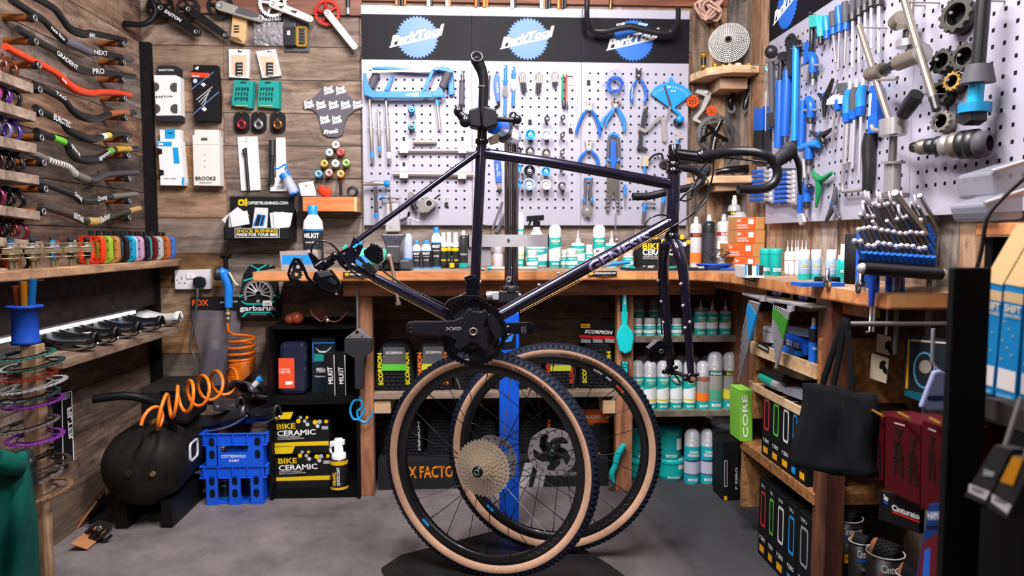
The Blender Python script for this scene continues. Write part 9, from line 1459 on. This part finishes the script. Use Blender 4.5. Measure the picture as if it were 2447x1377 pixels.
for i,(x0,x1,dx,X)in enumerate(((640,775,0,.86),(790,1095,40,.80),(1105,1330,30,.76))):
 f=lambda q,x0=x0:Q9([(x,y)for x,y in q]); pl=XP(X); ya=-60+(x0-640)*.16; pts=[(x0,ya),(x1,ya+(x1-x0)*.3),(x1-10,760-(0 if i else 220)),(x0-10,(540 if i==0 else 620 if i==1 else 800))]
 t=side('chain_box','dark red box with cut-out letters YBN, %s of three'%['rear','middle','front'][i],'box',pts,X,.1,MR,grp='dark red chain boxes',cr=Q9); mb=MB(); w_=x1-x0; ns=1 if i==0 else 2
 for k_ in range(ns):
  for j,ch in enumerate('YBN'):X_=x0+w_*(.25 if ns==1 else .22+.42*k_)+6; Y_=ya+250+j*135+w_*.12*k_+k_*40; mb.text(ch,pl,Q9(X_,Y_),Q9(X_+w_*(.5 if ns==1 else .26),Y_+30),26,M('17110f',.6),.001,True,.02)
 mb.face(pl,Q9([(x0+w_*.25,ya+70),(x0+w_*.55,ya+95),(x0+w_*.55,ya+105),(x0+w_*.25,ya+80)]),.0006,M('c8b8b4',.5)); mb.build('cutout_letters',t); mb=MB(); q=Q9(x0+w_*.5,ya+10); mb.tube([pl.pt(q[0]-10,q[1]-6,.01),pl.pt(q[0]+16,q[1]+8,.05)],.003,GOLD,6); mb.build('hanging_pin',t)
for i,(x,y,r,c_,lab)in enumerate(((440,800,140,'1f60c8','rear'),(570,1010,90,'1f60c8','second'),(790,1110,150,'d8242a','third'),(1010,1300,115,'c8c8c8','front'))):
 Y_=1.95-.13*i; pl=YP(Y_); q=Q9(x,y+60); t=thing('gravel_tyre_roll','coiled tan wall tyre in black CINTURATO sleeve, %s of four on floor'%lab,'tyre',V((pl.pt(*q).x,Y_,0)),'sleeved gravel tyres'); o=pl.pt(*q); R_=pl.m(q[0],q[1],r*.27,0)
 o.z=max(o.z,.06); mb=MB(); mb.lathe([(R_*.9,-.0),(R_,.0),(R_,-o.z+.002),(0,-o.z+.002)],o,(0,0,1),M('0e0e10',.4),28); mb.build('sleeve',t); mb=MB(); mb.torus(o,(0,0,1),R_,.0018,M('c8c8cc',.4),30,6); mb.build('sleeve_edge',t)
 ax=V((.62,-.72,-.12)).normalized(); rc=R_*.72; cc=o+V((0,.0,-R_*.12)); mb=MB(); mb.tube([cc-ax*R_*.55,cc+ax*R_*.62],rc,RUB,22); vs=V((0,0,1)); e2=ax.cross(vs)
 for k_ in range(10):
  for j in range(6):a=rad(-100+20*k_+10*(j%2)); e=vs*cos(a)+e2*sin(a); mb.obox(cc+ax*R_*(-.3+.17*j)+e*rc,ax*.005,ax.cross(e)*.004,e*.003,RUB)
 mb.build('tread',t); mb=MB(); mb.tube([cc-ax*R_*.75,cc-ax*R_*.5],[rc*.94,rc*1.02],M('a5694a',.6),22); mb.build('tan_sidewall',t)
 mb=MB(); mb.X=Matrix.Translation(V((o.x,Y_,o.z)))
 mb.ctext('Cinturato',R_+.0012,-.035,R_*1.5,.02,WHT,0,.02); mb.cband(R_+.0008,-.047,-.04,M(c_,.5),45); mb.ctext('700x40C',R_+.0012,-.07,R_*.8,.01,M('b8b8b8',.5),0,.0); mb.cband(R_+.0008,-.115,-.09,YEL,28); mb.ctext('PIRELLI',R_+.0014,-.108,R_*.8,.011,RED,0,.02); mb.build('sleeve_print',t)
for i,(pts,Y_,lab,u_)in enumerate((([(815,650),(1095,740),(1080,1010),(790,900)],.82,'front',('d8242a')),([(740,640),(830,655),(800,900),(720,880)],.86,'rear',('1f60c8')))):side('tyre_header_card','black header card lettered Cinturato behind the tyres, %s'%lab,'card',pts,Y_,.01,'0f0f11',[([(pts[0][0]+35,810-i*90),(pts[1][0]-10,900-i*150),(pts[1][0]-12,912-i*150),(pts[0][0]+32,822-i*90)],u_)],[('Cinturato',(pts[0][0]+32,800-i*95),(pts[1][0]-8,885-i*150),9,'f0f0f0')],grp='Cinturato cards',cr=Q9)
side('lock_pack','blue retail pack lettered HA leaning at lower right','packet',[(1170,745),(1310,740),(1310,1400),(1050,1400)],.70,.02,'14306a',[([(1150,940),(1310,940),(1310,965),(1145,965)],'101014'),([(1120,1080),(1230,1010),(1310,1010),(1310,1400),(1060,1400)],'5a141c'),([(1130,1150),(1180,1130),(1170,1400),(1110,1400)],'1f5ab8')],[('HAMAX',(1165,885),(1310,880),11,'c8d0e0')],cr=Q9)
mb=MB(); mb.tube(spl([FL.pt(1902,1345,.02),FL.pt(1925,1360,.02),FL.pt(1945,1385,.02)],3),.018,M('151517',.5),12); mb.torus(FL.pt(1937,1375,.02),V((.6,-1,0)),.017,.003,M('3a78a8',.4),14,6); single(mb,'hose_end','black rubber hose end on the floor at lower right edge','hose')
t=thing('display_rack','tall black rack at right edge with wooden top shelf and blue boxes','rack',V((.78,1.2,0))); BR=M('0d0d0f',.6)
for x0,x1,Y_ in((2266,2336,1.0),):mb=MB(); pl=YP(Y_); a=pl.pt(x0,1000).x; c=pl.pt(x1,1000).x; mb.box(a,c+.012,Y_,Y_+.014,0,pl.pt(2300,640).z,BR); mb.build('upright',t,bevel=.002)
pl=YP(1.22); z1=pl.pt(2330,958).z; xa_=pl.pt(2300,900).x
mb=MB(); mb.add([pl.pt(2300,930),pl.pt(2300,975),YP(.85).pt(2460,1040),YP(.85).pt(2460,985),pl.pt(2330,935)+V((.25,0,0)),pl.pt(2330,975)+V((.25,0,0)),YP(.85).pt(2460,1040)+V((.25,0,0)),YP(.85).pt(2460,985)+V((.25,0,0))],[[0,1,2,3],[7,6,5,4],[0,3,7,4],[1,5,6,2],[0,4,5,1],[3,2,6,7]],M('2a2624',.7)); mb.build('shelf',t)
zt_=YP(1.3).pt(2340,540).z; mb=MB(); a=YP(1.3).pt(2340,540).x; mb.box(a,XR-.005,.75,1.31,zt_-.018,zt_+.004,WBEN); mb.build('top_shelf',t,bevel=.002); mb=MB(); mb.box(a+.02,XR-.005,1.29,1.31,zt_-.1,zt_-.02,BR); mb.build('shelf_bracket',t); mb=MB(); mb.box(1.03,1.05,.5,1.5,0,.9,BR); mb.build('back_panel',t); zsf=pl.pt(2330,935).z
for i in range(3):
 Y_=1.14-.115*i; x=XP(.80); pts=[QX(*q)for q in([(1130,190),(1290,225),(1205,1180),(1050,1140)],[(1310,215),(1475,245),(1395,1240),(1220,1185)],[(1490,250),(1640,280),(1600,1290),(1430,1240)])[i]]
 pl=XP(.80); t=thing('cable_box','blue and cream box lettered SHIFT on right rack, %s from left'%['first','second','third'][i],'box',base(pl,pts,0),'blue cable boxes'); mb=MB(); mb.plate(pl,pts,0,-.16,M('1470a8',.5)); mb.build('carton',t,bevel=.001); g=lambda u,v:(pts[0][0]+(pts[1][0]-pts[0][0])*u+(pts[3][0]-pts[0][0])*v*(1-u)+(pts[2][0]-pts[1][0])*v*u,pts[0][1]+(pts[1][1]-pts[0][1])*u+(pts[3][1]-pts[0][1])*v*(1-u)+(pts[2][1]-pts[1][1])*v*u)
 prints(t,pl,0,[([g(0,.06),g(1,.06),g(1,.15),g(0,.15)],'b99a72'),([g(.06,.74),g(.94,.74),g(.94,.92),g(.06,.92)],'c9c2c2')]+[([g(.1+.25*(k_%3),.32+.055*k_),g(.18+.25*(k_%3),.32+.055*k_),g(.18+.25*(k_%3),.335+.055*k_),g(.1+.25*(k_%3),.335+.055*k_)],'9a8a6a')for k_ in range(7)],[('SHIFT',g(.08,.235),g(.92,.235),13,'d0b890'),('CABLE & CASING',g(.08,.28),g(.92,.28),6,'c0b090'),('SHIMANO',g(.1,.99),g(.85,.98),5,'8ab0c8')])
 mb=MB(); n3=XP(.80).n; A_,B_=pl.pt(*pts[0]),pl.pt(*pts[1]); mb.add([A_,B_,B_+V((.05,0,.09)),A_+V((.05,0,.09))],[[0,1,2,3]],M('a98a62',.7)); mb.build('top_flap',t,solid=.002)
for i,(pts,Y_,lab)in enumerate((([(1415,260),(1520,210),(1520,285),(1425,330)],1.3,'upper'),([(1350,560),(1715,440),(1715,700),(1400,720)],1.25,'lower'))):pl=YP(Y_); f=QU if i else CR(2000,340,3.826); q=f(pts)if i else[(2370,410),(2470,380),(2470,470),(2375,470)]; t=thing('plastic_bin','translucent plastic bin on wooden top shelf at right edge, %s of two'%lab,'bin',base(pl,q,0),'plastic bins'); mb=MB(); mb.plate(pl,q,0,-.1,M('8d8f9c',.3,alpha=.6)); mb.build('bin',t,bevel=.006); mb=MB(); a=pl.pt(*q[0]); c=pl.pt(*q[1]); mb.tube([a,c],.004,M('a9a8ae',.4),8); mb.build('rim',t)
mb=MB(); mb.tube(spl([YP(1.2).pt(x,y)for x,y in((2455,420),(2400,470),(2360,520),(2345,600),(2318,720),(2340,800),(2352,880),(2400,1000),(2460,1040))],5),.0035,BLK,7); single(mb,'black_cable','thin black cable dangling over the blue boxes at right','cable')
t=thing('clear_sachet','pale lavender clear sachet hanging beside the black rack upright','sachet',YP(1.4).pt(2240,980)); pl=YP(1.4); mb=MB(); mb.plate(pl,QX([(700,970),(760,960),(830,1000),(830,1310),(640,1310),(580,1285)]),.012,0,M('8f93b8',.3,alpha=.8)); mb.build('sachet',t,bevel=.004); prints(t,pl,.012,[(QX(rrect(640,1180,800,1225,20)),'2a3050')]); mb=MB(); mb.tube([pl.pt(*QX(690,600)),pl.pt(*QX(680,880)),pl.pt(*QX(740,970))],.004,M('b8b8c4',.3,.6),8); mb.build('rod',t)
t=thing('workshop_poster','poster showing a bicycle wheel leaning in a dim workshop','poster',RW.pt(2215,950,.1)); pl=XP(1.05); mb=MB(); mb.plate(pl,QX([(440,640),(840,700),(830,1330),(440,1180)]),.003,0,M('1a2026',.6)); mb.build('sheet',t); o_=QX(circ(610,960,95,22,160)); i_=QX(circ(610,960,82,22,142)); mb=MB(); mb.ring(pl,o_,i_,.0036,.003,M('4a8ab0',.5)); mb.face(pl,QX([(470,690),(486,690),(470,1120),(446,1120)]),.0034,M('c8921a',.5)); mb.face(pl,QX([(440,1130),(840,1200),(830,1330),(440,1180)]),.0034,M('0f5a68',.5)); mb.face(pl,QX([(500,690),(830,720),(830,735),(490,710)]),.0034,M('b8a898',.5)); mb.face(pl,QX(circ(620,930,55,12,60)),.0034,M('8a8078',.6)); mb.build('picture',t)
for i,(pts,lab)in enumerate((([(1740,230),(1890,270),(1660,760),(1470,680)],'left'),([(1900,320),(2080,380),(1850,880),(1670,770)],'right'))):pl=XP(.62); t=side('tube_packet','grey packet with barcode hanging at lower right edge, %s'%lab,'packet',pts,.62,.02,'2b2a2c',[([(pts[3][0]+50,pts[3][1]-110),(pts[2][0]+40,pts[2][1]-120),(pts[2][0]+2,pts[2][1]-45),(pts[3][0]+40,pts[3][1]-40)],'b9b4b8')]+[([(pts[3][0]+80+k_*18,pts[3][1]-85+k_*6),(pts[3][0]+88+k_*18,pts[3][1]-82+k_*6),(pts[3][0]+74+k_*18,pts[3][1]-45+k_*6),(pts[3][0]+66+k_*18,pts[3][1]-48+k_*6)],'1c1c1e')for k_ in range(6)]+([([(1900,330),(1990,350),(1900,590),(1790,550)],'b87a1a')]if i else[([(1650,440),(1740,470),(1730,510),(1640,500)],'8a8a90')]),grp='tube packets',cr=Q9); a=pl.pt(*Q9((pts[0][0]+pts[1][0])/2,(pts[0][1]+pts[1][1])/2),-.01); mb=MB(); mb.cyl(a-V((0,0,.01)),a+V((.02,0,.06)),.003,STL,8); mb.build('hanger',t)
for t,pl in HK:
 best=None
 for ch in t.children:
  me=ch.data
  for v in me.vertices:
   p=v.co+t.location; h=p.z
   if best is None or h>best.z:best=p.copy()
 if best is None:continue
 q=best-pl.o; d=q.dot(pl.n); b_=best-pl.n*(d-.0305)-V((0,0,.012))
 if d>.033:mb=MB(); mb.cyl(b_,b_+pl.n*(d-.0305+.004),.0026,STL,8); mb.build('peg',t)
